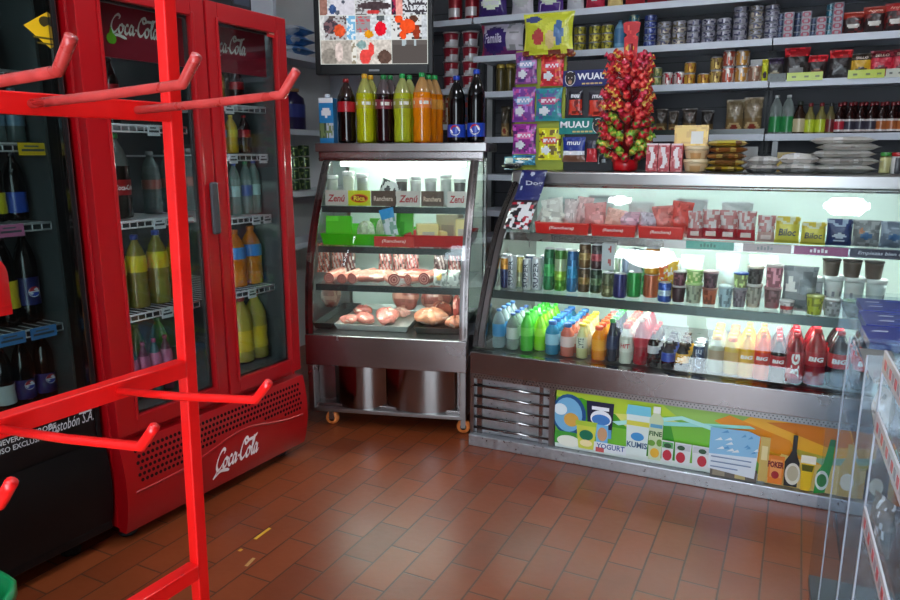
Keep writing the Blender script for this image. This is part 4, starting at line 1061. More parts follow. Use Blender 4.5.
for px, v, w, h, lb, seed in ((364, .2, 17, 12, 'white crumbly cheese lump in the green tray', 3), (383, .22, 16, 14, 'greenish white cheese lump beside the blue-topped pouch', 5)):
    u, ww, hh = at(MEAT, px, v, z+.012, w, h); single('cheese_lump', lump_mb(ww, .08, hh*1.7, (206, 226, 186), (232, 240, 220), seed, mt='plastic'), lb, 'cheese', MEAT, u, v+.03, z+.012)
for px, v, w, h, lb, rz in ((428, .2, 22, 22, 'pale yellow cheese block in front in the red tray', .3), (447, .32, 24, 30, 'large cream cheese block at the back of the red tray', -.2), (461, .21, 12, 28, 'pale cheese block at the right end of the red tray', 0), (444, .2, 8, 14, 'small cheese wedge between two blocks in the red tray', .5)):
    u, ww, hh = at(MEAT, px, v, z+.012, w, h); t = thing('cheese_block', lb, 'cheese', MEAT, u, v, z+.012, rz, 'cheese blocks in the red tray')
    part('cheese', MB().box(-ww/2, ww/2, 0, .07, 0, hh*.9, (240, 222, 150) if px != 447 else (228, 224, 190), 'plastic'), t, bevel=.006); part('wrapper_label', MB().box(-ww*.25, ww*.3, -.0016, -.0006, hh*.1, hh*.55, (196, 190, 170), 'plastic'), t)
u, ww, hh = at(MEAT, 394, .165, z+.012, 15, 36)
pouch('cheese_pouch', 'slim pouch with a blue top leaning in the green tray', 'pouch', MEAT, u, .165, z+.012, ww, hh, .02, lambda s, t: (40, 150, 214) if t > .72 else ((210, 222, 226) if nz(s*5, t*9) > .4 else (120, 170, 150)), tilt=(-.1, -.25, 0))
# third shelf: rolled meats
z = .722+.002
PINK = (226, 138, 120); FAT = (244, 206, 190)
def roll_mb(ln, r, seed):
    mb = MB(); S = rnd(seed, 1)*6
    mb.grid(lambda s, t: ((r*(1+.05*sin(5*2*pi*s+S)))*cos(2*pi*s), ln*t, r+(r*(1+.05*sin(5*2*pi*s+S)))*sin(2*pi*s)), 18, 8, lambda s, t: FAT if sin(s*24+S+t*3) > .55 else PINK, 'meat')
    for k in range(5):
        rr = r*(1-k*.19); mb.disc(0, r, -.0004-k*.0006, rr, rr, (150, 60, 56) if k % 2 == 0 else (232, 170, 156), 'meat', 16)
    return mb
for k, (px, v, lb) in enumerate(((329, .105, 'rolled bacon piece at the left end of the meat shelf'), (342, .1, 'second rolled bacon piece from the left on the meat shelf'), (352, .11, 'third rolled bacon piece, touching the big pink slab'), (394, .09, 'thick rolled bacon in front right of the meat shelf'), (408, .13, 'rolled bacon lying behind the thick front roll'), (424, .14, 'rolled bacon at the right, standing by white packs'))):
    u, ww, hh = at(MEAT, px, v, z, 12, 12); single('bacon_roll', roll_mb(.2 if k < 3 else .14, (.026, .024, .026, .03, .026, .03)[k], k), lb, 'meat', MEAT, u, v, z, rz=(0, -.1, -.3, .5, -.6, -.2)[k], group='rolled bacon on the third shelf')
u = MEAT.u(374, .2, z); single('meat_slab', lump_mb(.17, .2, .055, PINK, FAT, 11), 'flat pink meat slab on the third shelf', 'meat', MEAT, u, .2, z)
u = MEAT.u(414, .3, z); single('meat_slab', lump_mb(.24, .14, .05, (216, 110, 100), FAT, 12, stripe=22), 'striped bacon slab behind the rolls on the third shelf', 'meat', MEAT, u, .3, z)
for px, lb, k in ((439, 'white wrapped pack with a yellow middle, right on the meat shelf', 0), (453, 'white wrapped pack at the right end of the meat shelf', 1)):
    u, ww, hh = at(MEAT, px, .13, z, 14, 13); pouch('wrapped_pack', lb, 'pack', MEAT, u, .13, z, ww*.95, hh*1.3, .035, lambda s, t: (226, 176, 60) if k == 0 and ell(s, t, .5, .5, .2, .25) else ((214, 220, 210) if nz(s*6, t*6, k) > .4 else (140, 150, 140)), tilt=(-.5, 0, 0))
packs = [(324, .42, (196, 96, 80)), (338, .44, (210, 120, 104)), (349, .42, (120, 60, 56)), (385, .42, (206, 110, 100)), (399, .44, (226, 140, 130)), (412, .42, (220, 120, 116)), (440, .42, (110, 80, 80)), (454, .44, (206, 120, 116))]
pl = ['leftmost', 'second from the left', 'third from the left', 'fourth from the left', 'fifth from the left', 'third from the right', 'second from the right', 'rightmost']
for k, (px, v, c) in enumerate(packs):
    u, ww, hh = at(MEAT, px, v, z, 15, 26)
    pouch('sausage_pack', f'vacuum pack of cold cuts at the back of the meat shelf, {pl[k]}', 'pack', MEAT, u, v, z, ww*.95, min(hh*1.35, .16), .02, lambda s, t, c=c, k=k: c if sin((s+t*.6)*24+k) > -.1 else ((226, 206, 200) if nz(s*6, t*8, k) > .4 else (70, 50, 50)), group='packs of cold cuts at the back of the meat shelf', tilt=(-.12, 0, 0))
# deck: steel trays of meat
z = .486+.002
for a, b_, lb, c, mt in ((312, 333, 'dark shallow tray at the left of the meat case floor', (40, 48, 46), 'plastic'), (334, 409, 'wide steel tray of pink meat in the meat case floor', (196, 204, 200), 'tin'), (413, 464, 'black tray of roasted meat at the right of the meat case floor', (26, 28, 28), 'plastic')):
    ua = MEAT.u(a, .1, z+.05); ub = MEAT.u(b_, .1, z+.05); single('meat_tray', tray_mb(ub-ua-.006, .5, .032, c, mt, flare=.014), lb, 'tray', MEAT, (ua+ub)/2, .09, z)
for px, v, w, d, h, lb, seed, base in ((346, .15, .065, .09, .045, 'small pink meat piece at the left in the steel tray', 21, (240, 150, 136)), (362, .17, .085, .12, .055, 'pink meat piece with white fat left of the largest one', 26, (236, 140, 126)), (384, .18, .11, .15, .08, 'largest pink meat piece in the steel tray', 22, (244, 146, 134)), (398, .34, .07, .1, .05, 'pale meat piece at the back of the steel tray', 23, (236, 170, 156)), (360, .36, .08, .1, .05, 'reddish meat piece at the back left of the steel tray', 27, (214, 110, 100)), (430, .2, .14, .15, .085, 'large roasted ham piece in the black tray', 24, (226, 150, 116)), (454, .15, .085, .11, .06, 'smaller ham piece at the right of the black tray', 25, (214, 130, 100)), (440, .38, .11, .1, .08, 'dark roasted piece behind the large ham', 28, (176, 92, 74))):
    u = MEAT.u(px, v, z+.01); single('meat_piece', lump_mb(w, d, h, base, (248, 214, 196), seed, 28, 14), lb, 'meat', MEAT, u, v+.06, z+.008, rz=seed)
mb = lump_mb(.04, .05, .13, (190, 80, 70), (236, 170, 150), 31); single('meat_piece', mb, 'reddish meat piece standing up behind the ham', 'meat', MEAT, MEAT.u(456, .34, .5), .36, z+.012)
for k, (px, w) in enumerate(((322, 18), (400, 26), (430, 30))):
    u, ww, hh = at(MEAT, px, .45, z, w, 26); single('sausage_string', lump_mb(ww, .08, hh, (176, 96, 84), (214, 150, 130), 41+k, stripe=16), ['pile of pinkish sausages at the back left of the case floor', 'hanging row of sausages at the back of the case floor', 'dark sausages at the back right of the case floor'][k], 'meat', MEAT, u, .59, z+.002)

# ------------------------------------------------------------------ long case, upper shelf
z = .98+.002
for k, (a, b_, lb) in enumerate(((534, 589, 'left red tray of white bags in the long case'), (590, 636, 'second red tray of pink sausage packs in the long case'), (637, 684, 'third red tray, right beside the teal price strip'))):
    ua = CASE.u(a, .335, z+.02); ub = CASE.u(b_, .335, z+.02); w = ub-ua-.004
    t = thing('red_tray', lb, 'tray', CASE, (ua+ub)/2, .338, z, group='red trays on the upper shelf of the long case')
    part('tray_body', tray_mb(w, .3, .055, (224, 34, 30), flare=.006), t)
    mb = MB(); mb.text('(Ranchera)', w*.45, .018, flat(0, .028, -.001), (250, 230, 226), 'plastic', .2, .02); mb.box(-w*.46, w*.46, -.0008, -.0002, .05, .053, (250, 120, 110), 'plastic'); part('lettering', mb, t)
lump = [(541, .42, 16, 18, (226, 214, 208), 'white cloth-like bag at the left corner of the upper case shelf'), (553, .40, 22, 24, (232, 226, 220), 'big white tied bag above the left red tray'), (549, .36, 24, 14, (236, 230, 220), 'white bag lying low in the left red tray'), (568, .38, 14, 24, (224, 206, 206), 'small whitish bag at the right end of the left red tray'), (579, .4, 16, 26, (220, 176, 176), 'pinkish pack standing between the first two red trays'), (594, .38, 22, 22, (228, 150, 150), 'pink sausage pack at the left of the second red tray'), (611, .38, 20, 18, (232, 170, 156), 'pink sausage pack in the middle of the second red tray'), (627, .38, 20, 16, (222, 170, 190), 'pale pink pack at the right of the second red tray'), (646, .38, 18, 16, (206, 190, 206), 'lilac pack at the left of the third red tray'), (662, .38, 20, 22, (214, 110, 104), 'red and clear pack in the middle of the third red tray'), (677, .38, 20, 26, (224, 84, 76), 'red and clear pack at the right of the third red tray')]
for k, (px, v, w, h, c, lb) in enumerate(lump):
    u, ww, hh = at(CASE, px, v, z+.008, w, h)
    pouch('sausage_bag', lb, 'bag', CASE, u, v+.02, z+.02, ww*1.05, hh*1.25, .05, lambda s, t, c=c, k=k: c if nz(s*6, t*7, k) > .35 else (tuple(min(255, q+26) for q in c) if nz(s*6, t*7, k+9) > .4 else (tuple(int(q*.82) for q in c))), crimp=.1, seed=k, tilt=(-.25, (.3, -.2, .1, 0, .1, -.1, .2, 0, .1, -.1, .1)[k], 0))
def rp(c, k):
    def f(s, t):
        if t < .38: return c if not ell(s, t, .5, .2, .32, .1) else (250, 226, 222)
        return (214, 200, 200) if nz(s*7, t*9, k) > .5 else (196, 120, 120)
    return f
row = [(694, 15, 28, 'slim red and white pack right of the trays', (190, 70, 76)), (710, 18, 30, 'first wide red sausage pack right of the red trays', (176, 26, 44)), (727, 18, 30, 'second wide red sausage pack, above the teal strip end', (170, 24, 40)), (745, 18, 30, 'third wide red sausage pack, beside the beige pack', (180, 28, 46)), (765, 17, 27, 'beige pack just left of the yellow packs', (214, 170, 160))]
for k, (px, w, h, lb, c) in enumerate(row):
    u, ww, hh = at(CASE, px, .36, z, w, h); pouch('sausage_pack', lb, 'pack', CASE, u, .37, z, ww, hh, .03, rp(c, k), group='red sausage packs on the upper case shelf', txt=((('Zenú', .5, .2, .55, .12, (250, 230, 226)),) if 0 < k < 4 else ()))
def bi(s, t):
    if t > .72: return (226, 226, 190) if nz(s*6, t*8) > .4 else (222, 196, 60)
    if t < .12: return (214, 200, 60)
    return (232, 218, 84)
for px, w, h, lb, v in ((786, 23, 27, 'taller yellow pack with dark blue name, left of the yellow pair', .36), (812, 23, 23, 'shorter yellow pack with a handle slot, right of the yellow pair', .35)):
    u, ww, hh = at(CASE, px, v, z, w, h); pouch('flour_pack', lb, 'pack', CASE, u, v, z, ww, hh, .035, bi, txt=(('Biloc', .5, .42, .72, .27, (60, 70, 100)),), group='yellow packs on the upper case shelf')
u, ww, hh = at(CASE, 838, .36, z, 24, 27); pouch('powder_pouch', 'navy pouch with a white emblem, right of the yellow packs', 'pouch', CASE, u, .37, z, ww, hh, .035, lambda s, t: (150, 170, 196) if t > .72 and nz(s*6, t*8) > .4 else ((206, 216, 232) if ell(s, t, .5, .38, .26, .1) or ell(s, t, .5, .2, .18, .05) else (32, 52, 106)))
for px, lb, k, c in ((865, 'grey pouch with a blue emblem and orange spots', 0, (126, 130, 134)), (893, 'grey-blue pouch with a white oval at the far right of the upper shelf', 1, (110, 126, 146)), (916, 'pale grey pouch past the grey-blue one', 2, (160, 164, 170))):
    u, ww, hh = at(CASE, px, .36, z, 25, 27); pouch('powder_pouch', lb, 'pouch', CASE, u, .38, z, ww, hh, .035, lambda s, t, c=c, k=k: (60, 110, 160) if ell(s, t, .5, .42, .24, .12) else ((190, 120, 80) if k == 0 and ell(s, t, .3, .6, .1, .1) else (c if nz(s*7, t*8, k) > .3 else tuple(min(255, q+40) for q in c))))
for k, (px, v, w, h, c) in enumerate(((600, .62, 26, 34, (190, 206, 204)), (640, .6, 26, 30, (206, 216, 214)), (690, .62, 30, 34, (196, 206, 210)), (735, .6, 30, 34, (214, 222, 224)), (560, .62, 26, 30, (184, 200, 198)))):
    u, ww, hh = at(CASE, px, v, z, w, h); pouch('frosted_bag', ['frosted clear bag standing behind the second red tray', 'frosted clear bag behind the third red tray', 'frosted clear bag behind the slim red pack', 'frosted clear bag behind the wide red packs', 'frosted clear bag at the left back of the upper shelf'][k], 'bag', CASE, u, v, z, ww, hh, .05, c, mt='foil', seed=k)

# ------------------------------------------------------------------ long case, can shelf
z = .722+.002
def stripes(*cs):
    def f(a, q):
        i = min(int(q*len(cs)), len(cs)-1); c = cs[i]
        return c if rnd(int((a+4)*2.2), int(q*9), len(cs)) > .2 else tuple(min(255, x+45) for x in c)
    return f
def halves(l, r_): return lambda a, q: l if a < -.5 else r_
cans = [  # px, v, w, h, colour, words, label
 (503, .19, 9, 31, stripes((30, 44, 90), (30, 44, 90), (210, 140, 40)), None, 'dark blue and gold slim can, first from the left end of the can shelf'),
 (510, .185, 10, 33, (196, 200, 204), 'SUPER', 'white slim can with climbing dark letters, next to the leftmost can'),
 (518, .27, 9, 31, stripes((150, 150, 120), (190, 170, 90)), None, 'pale gold slim can peeking out behind the leftmost white can'),
 (525, .19, 9, 31, halves((40, 50, 76), (206, 210, 214)), 'SUPER', 'half navy half white slim can, third white-lettered one from the left'),
 (535, .185, 11, 33, (216, 220, 224), 'SUPER', 'white slim can just left of the tall green cans'),
 (547, .2, 11, 43, stripes((30, 120, 70), (60, 170, 90), (24, 100, 60)), None, 'tall green slim can right of the white cans'),
 (558, .185, 12, 43, stripes((80, 150, 40), (150, 200, 60), (190, 210, 170), (60, 120, 40)), None, 'tall lime green slim can beside the tall blue can'),
 (570, .185, 11, 43, stripes((30, 110, 160), (40, 140, 190), (24, 96, 150)), None, 'tall blue slim can right of the lime can'),
 (582, .185, 12, 25, stripes((90, 70, 40), (150, 120, 60), (80, 60, 36)), None, 'brown and gold can, lower of the stack beside the tall blue can'),
 (594, .185, 12, 25, stripes((40, 70, 50), (90, 120, 80), (36, 60, 44)), None, 'dark green can under the black and red can'),
 (606, .185, 12, 25, stripes((110, 110, 70), (80, 90, 60)), None, 'olive can under the white pack'),
 (618, .185, 13, 25, (38, 44, 110), None, 'navy blue can with bright lid in the middle of the can shelf'),
 (632, .185, 14, 26, (30, 150, 66), None, 'plain green can right of the navy one'),
 (649, .185, 15, 24, (176, 92, 56), None, 'rust coloured can under the gold can'),
 (663, .18, 13, 20, stripes((40, 80, 170), (190, 210, 230), (40, 80, 170)), None, 'blue and white can left of the maroon cups')]
GRP = 'drink cans on the middle shelf of the long case'
tops = {}
for k, (px, v, w, h, c, tx, lb) in enumerate(cans):
    u, ww, hh = at(CASE, px, v, z, w, h); can('drink_can', lb, 'can', CASE, u, v+ww/2, z, hh, ww/2, c, ('mid', k), tx, (40, 50, 70), True, GRP); tops[px] = (u, v+ww/2, z+hh, ww)
for px, h, c, lb in ((582, 25, stripes((120, 90, 50), (170, 140, 80), (90, 66, 40)), 'brown and gold can, upper of the stack beside the tall blue can'), (594, 25, stripes((60, 30, 36), (170, 60, 70), (40, 30, 34)), 'black and red can on top of the dark green can'), (649, 27, stripes((206, 150, 30), (230, 176, 50), (190, 130, 30)), 'bright gold can on top of the rust coloured can')):
    u, v, zz, ww = tops[px]; hh = at(CASE, px, v, zz, 1, h)[2]; can('drink_can', lb, 'can', CASE, u, v, zz, hh, ww/2, c, ('up', px), None, group=GRP)
u, v, zz, ww = tops[606]; hh = at(CASE, 606, v, zz, 1, 27)[2]
single('drink_box', carton_mb(ww*1.05, ww*.9, hh, lambda s, t: (180, 60, 60) if ell(s, t, .65, .8, .12, .1) or ell(s, t, .65, .3, .12, .12) else (196, 202, 206), 8, 12, side=(200, 206, 208)), 'white box with red marks standing on the olive can', 'box', CASE, u, v-ww*.45, zz)
u, v, zz, ww = tops[632]; hh = at(CASE, 632, v, zz, 1, 24)[2]
pouch('silver_pack', 'torn silver pack leaning on top of the plain green can', 'pack', CASE, u, v, zz, ww*1.1, hh, .02, lambda s, t: (200, 208, 212) if s+t < 1.1 else (60, 80, 84), tilt=(0, .15, 0))
u, v, zz, ww = tops[663]; hh = at(CASE, 663, v, zz, 1, 22)[2]
pouch('snack_pack', 'crumpled orange and yellow pack on top of the blue and white can', 'pack', CASE, u+.01, v, zz, ww*1.5, hh, .03, lambda s, t: (232, 110, 40) if s < .5 and nz(s*9, t*8) > .3 else ((240, 190, 50) if nz(s*9, t*8, 3) > .3 else (240, 236, 226)))
# second and third rows of cans behind, seen above and between the front ones
back = [(505, .27, stripes((60, 70, 110), (180, 186, 190))), (528, .28, stripes((180, 186, 190), (80, 90, 120))), (543, .3, stripes((190, 196, 200), (150, 160, 170))), (552, .29, stripes((40, 140, 80), (90, 180, 90))), (565, .3, stripes((100, 160, 60), (150, 190, 90))), (578, .3, stripes((40, 120, 170), (30, 90, 140))), (612, .29, stripes((120, 210, 130), (200, 230, 200))), (625, .32, stripes((60, 66, 110), (150, 160, 190))), (640, .32, stripes((40, 140, 70), (120, 190, 130))), (660, .3, stripes((230, 190, 60), (210, 140, 40))), (672, .28, stripes((230, 200, 80), (236, 236, 226)))]
for k, (px, v, c) in enumerate(back):
    u, ww, hh = at(CASE, px, v, z, 11, 32 if k < 3 else 40); can('drink_can', f'can in the second row of the can shelf, {ORD[k]} from the left', 'can', CASE, u, v+ww/2, z, min(hh, .21), ww/2, c, ('bk', k), None, group='second row of cans in the long case')
cups = [(677, .175, 14, 17, (70, 40, 50), (200, 196, 196), 0, 'maroon dessert cup right of the blue and white can, lower of its pair'), (692, .175, 17, 21, (176, 186, 160), (190, 220, 150), 0, 'clear cup of pale dessert under stacked green lids'), (708, .17, 15, 17, (190, 100, 70), (150, 90, 80), 0, 'orange dessert cup under a dark one'), (724, .17, 14, 22, (176, 206, 216), (206, 226, 232), 0, 'pale blue clear cup between orange cup and blue-lidded cup'), (738, .165, 14, 20, (150, 140, 150), (150, 150, 160), 0, 'grey lilac cup under the blue-lidded one'), (752, .165, 16, 24, (190, 190, 176), (200, 200, 196), 0, 'whitish patterned cup under the cream-lidded one'), (771, .16, 17, 22, (150, 110, 116), (170, 130, 136), 0, 'dusky pink tub, lower of the pink pair'), (786, .155, 14, 13, (226, 222, 222), (236, 236, 236), 0, 'small white tub with a red band in front of the silver bag'), (814, .15, 16, 20, (190, 200, 60), (200, 210, 120), 0, 'yellow-green tub right of the silver bag'), (832, .15, 17, 18, (190, 196, 200), (220, 224, 226), 0, 'white tub with black print under the middle white tub'), (851, .15, 18, 18, (170, 180, 176), (110, 140, 90), 0, 'grey tub with green lid near the right end of the can shelf')]
for k, (px, v, w, h, c, lc, _, lb) in enumerate(cups):
    u, ww, hh = at(CASE, px, v, z, w, h); r_ = ww/2
    cf = (lambda a, q, c=c, k=k: (200, 60, 60) if k == 7 and .3 < q < .7 else (c if nz((a+4)*3, q*5, k) > .3 else tuple(int(x*.72) for x in c)))
    tub('dessert_cup', lb, 'cup', CASE, u, v+r_, z, hh, r_, c, lc, ('cup', k), cf, 'dessert cups on the middle shelf of the long case'); tops[px] = (u, v+r_, z+hh, ww)
upper = [(677, 15, (84, 44, 56), (196, 190, 192), 'maroon dessert cup on top of its pair, right of the blue and white can'), (692, 13, (160, 210, 120), (190, 226, 150), 'stack of pale green lids turned over on the clear cup'), (708, 17, (64, 44, 54), (206, 170, 176), 'dark maroon dessert cup on the orange one'), (738, 15, (150, 170, 110), (40, 90, 190), 'blue-lidded cup with green print'), (752, 18, (60, 60, 60), (236, 226, 206), 'cream-lidded cup with black print'), (771, 23, (176, 116, 128), (226, 214, 212), 'pink tub with a wide pale lid, upper of the pink pair')]
for k, (px, h, c, lc, lb) in enumerate(upper):
    u, v, zz, ww = tops[px]; hh = at(CASE, px, v, zz, 1, h)[2]
    tub('dessert_cup', lb, 'cup', CASE, u, v, zz, hh, ww/2*1.02, c, lc, ('upc', k), (lambda a, q, c=c, k=k: c if nz((a+4)*3, q*5, k) > .35 else tuple(min(255, int(x*1.4)+20) for x in c)), 'dessert cups on the middle shelf of the long case')
far = [(813, .26, 15, 34, (196, 200, 206), 'white cup with dark print at the left of the row of big tubs'), (831, .27, 18, 36, (206, 212, 210), 'big white tub with grey print, second in the row of big tubs'), (852, .27, 18.5, 36, (200, 206, 204), 'big white tub with dark picture, third in the row of big tubs'), (874, .27, 18.5, 36, (196, 210, 210), 'big white tub at the right end of the row of big tubs')]
for k, (px, v, w, h, c, lb) in enumerate(far):
    u, ww, hh = at(CASE, px, v, z, w, h); tub('yogurt_tub', lb, 'tub', CASE, u, v+ww/2, z, hh, ww/2, c, (226, 232, 232), ('far', k), (lambda a, q, c=c, k=k: c if q > .75 or q < .1 or nz((a+4)*3, q*6, k) > .4 else (130, 132, 142)), 'big white tubs at the right of the can shelf')
    if k: 
        u2, w2, h2 = at(CASE, px, v, z+hh, w*.95, 22); tub('yogurt_tub', f'dim brown tub stacked on the {["", "second", "third", "fourth"][k]} big white tub', 'tub', CASE, u2, v+ww/2, z+hh, min(h2, .215-hh), w2/2, (96, 84, 76), (70, 66, 62), ('far2', k), None, 'big white tubs at the right of the can shelf')
u, ww, hh = at(CASE, 797, .2, z, 32, 46)
pouch('silver_bag', 'silver grey foil bag with a white corner among the dessert cups', 'bag', CASE, u, .22, z, ww, hh, .05, lambda s, t: (250, 250, 246) if s < .42 and t > .45 and (t-.45) < (.42-abs(s-.22)*2.2) else ((150, 156, 160) if nz(s*5, t*6) > .4 else (116, 124, 130)))
for k, (px, v, w, h) in enumerate(((690, .42, 22, 40), (725, .42, 22, 44), (760, .44, 26, 44), (655, .45, 22, 44))):
    u, ww, hh = at(CASE, px, v, z, w, h); pouch('frosted_bag', ['frosted clear bag behind the green-lidded cup', 'frosted clear bag behind the pale blue cup', 'frosted clear bag behind the pink tubs', 'frosted clear bag behind the gold can'][k], 'bag', CASE, u, v, z, ww, min(hh, .235), .05, (176, 194, 196), seed=k+20)
# ------------------------------------------------------------------ long case floor: files of bottles
z = .4585
GREEN = (110, 214, 70)
files = [  # px front, v, w, h, n, name, drink, cap, label col, profile, words, material, plain name
 (500, .09, 13, 39, 4, (196, 214, 216), (60, 110, 170), (70, 140, 190), 'water', None, 'clear_plastic', 'clear water bottle with a blue label'),
 (514, .09, 13, 36, 4, (190, 206, 196), (60, 90, 160), (190, 206, 196), 'water', None, 'clear_plastic', 'clear water bottle with a pale label'),
 (528, .085, 13, 39, 6, (90, 206, 70), (40, 190, 50), (120, 220, 90), 'soda', None, 'drink', 'bright green soda bottle'),
 (541, .12, 12, 37, 5, (150, 226, 40), (70, 210, 60), (170, 230, 70), 'soda', None, 'drink', 'lime green soda bottle'),
 (553, .08, 14, 34, 6, (50, 150, 190), (34, 100, 170), (150, 206, 226), 'juice', None, 'drink', 'blue electrolyte bottle'),
 (568, .08, 14, 33, 6, (226, 130, 110), (40, 110, 180), (232, 206, 200), 'juice', None, 'drink', 'pink electrolyte bottle'),
 (583, .08, 12, 35, 5, (226, 226, 170), (236, 214, 60), (216, 222, 200), 'slim', 'LYTE', 'drink', 'whitish sports drink bottle'),
 (599, .08, 14, 34, 6, (250, 160, 20), (236, 76, 30), (250, 170, 40), 'juice', None, 'drink', 'orange juice bottle with a red cap'),
 (612, .075, 11, 43, 5, (16, 34, 60), (30, 170, 60), (24, 44, 84), 'slim', None, 'drink', 'dark blue bottle with a green cap'),
 (626, .075, 13, 40, 6, (200, 206, 190), (226, 70, 40), (222, 226, 214), 'juice', 'HIT', 'plastic', 'white juice bottle with red letters and red cap'),
 (640, .07, 14, 46, 5, (176, 24, 44), (236, 214, 200), (190, 40, 60), 'soda', None, 'drink', 'red soda bottle'),
 (653, .07, 11, 36, 4, (24, 10, 10), (206, 40, 46), (206, 206, 210), 'soda', None, 'drink', 'small cola bottle with red cap'),
 (668, .07, 13, 27, 4, (20, 20, 34), (30, 30, 40), (44, 76, 170), 'slim', None, 'drink', 'dark bottle with a blue label'),
 (682, .07, 13, 28, 4, (40, 26, 14), (60, 40, 20), (232, 170, 30), 'slim', None, 'drink', 'dark bottle with a yellow label')]
def nth(i, n): return 'front of its row' if i == 0 else ('back of its row' if i == n-1 else f'{ORD[i]} from the front of its row')
for k, (px, v, w, h, n, dr_, cp, lc, pf, tx, mt, nm) in enumerate(files):
    u, ww, hh = at(CASE, px, v+.05, z, w*.96, h); hh = min(hh, .215)
    step = max(ww*1.06, .064)
    for i in range(n):
        vv = v+ww/2+i*step
        if vv+ww/2 > .84: break
        bottle('drink_bottle', f'{nm}, {nth(i, n)}', 'bottle', CASE, u, vv, z, hh, ww/2, dr_, cp, lc, (.3, .62) if pf != 'soda' else (.4, .62), tx, (40, 60, 60) if tx == 'LYTE' else (206, 30, 44), pf, f'{nm} row', mt, vert=tx == 'LYTE')
for i in range(3):
    u, ww, hh = at(CASE, 697, .07, z, 12, 28)
    can('energy_can', f'navy energy can with climbing pale letters, {nth(i, 3)}', 'can', CASE, u, .07+ww/2+i*ww*1.1, z, hh, ww/2, stripes((24, 40, 70), (30, 52, 90)), ('vive',), 'VIVE', (190, 206, 226), True, 'navy energy cans')
clear2 = [(714, 15, 38, (206, 214, 196), (226, 170, 60), (190, 170, 140), 'pale cloudy juice bottle'), (730, 15, 38, (236, 214, 110), (226, 120, 60), (226, 190, 120), 'pale yellow juice bottle')]
for k, (px, w, h, dr_, cp, lc, nm) in enumerate(clear2):
    for i in range(4):
        u, ww, hh = at(CASE, px, .1, z, w, h); bottle('drink_bottle', f'{nm} beside the BIG bottles, {nth(i, 4)}', 'bottle', CASE, u, .1+ww/2+i*.075, z, hh, ww/2, dr_, cp, lc, (.35, .62), None, W, 'juice', f'{nm} row')
bigs = [(745, .08, 16, 44, (250, 206, 40), (240, 190, 40), (246, 190, 60), 'yellow soda bottle named BIG', 'BIG', False), (760, .07, 15, 46, (246, 110, 20), (240, 120, 30), (226, 60, 40), 'orange soda bottle named BIG', 'BIG', False), (776, .07, 15, 44, (22, 8, 8), (206, 30, 40), (200, 34, 44), 'small cola bottle named BIG', 'BIG', False), (793, .07, 17, 50, (150, 16, 30), (206, 30, 46), (190, 30, 46), 'red bottle with big climbing white letters', 'BIG', True), (813, .075, 20, 61, (170, 20, 34), (206, 36, 44), (180, 26, 40), 'large red soda bottle named BIG', 'BIG', False), (836, .075, 20, 62, (14, 6, 8), (206, 36, 44), (206, 34, 44), 'large cola bottle named BIG', 'BIG', False), (862, .075, 20, 62, (14, 6, 8), (206, 36, 44), (206, 34, 44), 'large cola bottle past the clear stand', 'BIG', False)]
for k, (px, v, w, h, dr_, cp, lc, nm, tx, vt) in enumerate(bigs):
    u, ww, hh = at(CASE, px, v+.03, z, w, h); hh = min(hh, .222)
    for i in range(4 if k < 4 else 3):
        vv = v+ww/2+i*(ww*1.08)
        bottle('drink_bottle', f'{nm}, {nth(i, 4 if k < 4 else 3)}', 'bottle', CASE, u, vv, z, hh, ww/2, dr_, cp, lc, (.36, .62) if not vt else (.12, .66), tx, W, 'soda', f'{nm} row', 'drink', vert=vt, bold=.05)

# ------------------------------------------------------------------ on top of the long case
z = 1.272; V = .68
def tower():
    u, ww, hh = at(CASE, 625, V, z, 24, 11)
    t = thing('candy_tower', 'tall lollipop holder with red pot and red card topper on the case', 'candy stand', CASE, u, V, z)
    part('pot', MB().lathe([(ww*.42, 0), (ww*.48, .006), (ww*.52, hh*.6), (ww*.5, hh), (ww*.42, hh*1.02)], 26, (200, 16, 28), 'plastic'), t)
    H2 = .6
    part('pole', MB().lathe([(.018, hh), (.016, H2)], 14, (120, 20, 28), 'plastic'), t)
    # card topper
    ht = H2+.1
    def card(s, q):
        if ell(s, q, .5, .9, .4, .07): return (232, 90, 70) if nz(s*6, q*30) > .6 else (190, 20, 30)
        if ell(s, q, .45, .5, .3, .07): return (230, 190, 60)
        if ell(s, q, .5, .35, .25, .05): return (240, 226, 220)
        return (196, 20, 32) if nz(s*5, q*14) > .25 else (226, 60, 56)
    mb = MB(); zt0, zt1 = H2-.14, ht
    def wd(q): return .042*(1-.25*sin(q*pi*1.0))*(1 if q < .72 else (.62 if q < .78 else 1.0))*(1 if q < .97 else .6)
    mb.grid(lambda s, q: ((s-.5)*2*wd(q), -.012, zt0+(zt1-zt0)*q), 8, 30, card, 'plastic'); mb.grid(lambda s, q: ((s-.5)*2*wd(q), -.009, zt0+(zt1-zt0)*q), 8, 30, card, 'plastic', flip=True)
    part('topper_card', mb, t)
    return u, hh
tu, th = tower()
def lolly(c1, c2):
    def mk():
        mb = MB(); mb.lathe([(.0016, -.05), (.0016, -.012)], 6, (236, 236, 230), 'plastic')
        mb.lathe([(.013, -.026), (.005, -.017), (.016, -.011), (.02, 0), (.016, .012), (.006, .019), (.015, .031), (.002, .027)], 11, lambda a, q: c1 if nz((a+4)*1.6, q*5, c1[0]) > .36 else c2, 'foil'); return mb
    return mk
KC = [((206, 22, 40), (240, 96, 84)), ((170, 14, 34), (226, 60, 90)), ((206, 34, 40), (240, 196, 90)), ((120, 170, 50), (226, 206, 90)), ((196, 28, 44), (90, 150, 60))]
KN = ['red wrapped lollipop stuck in the tall candy tower', 'dark red wrapped lollipop stuck in the tall candy tower', 'red and yellow wrapped lollipop stuck in the tall candy tower', 'green wrapped lollipop low in the tall candy tower', 'red and green wrapped lollipop low in the tall candy tower']
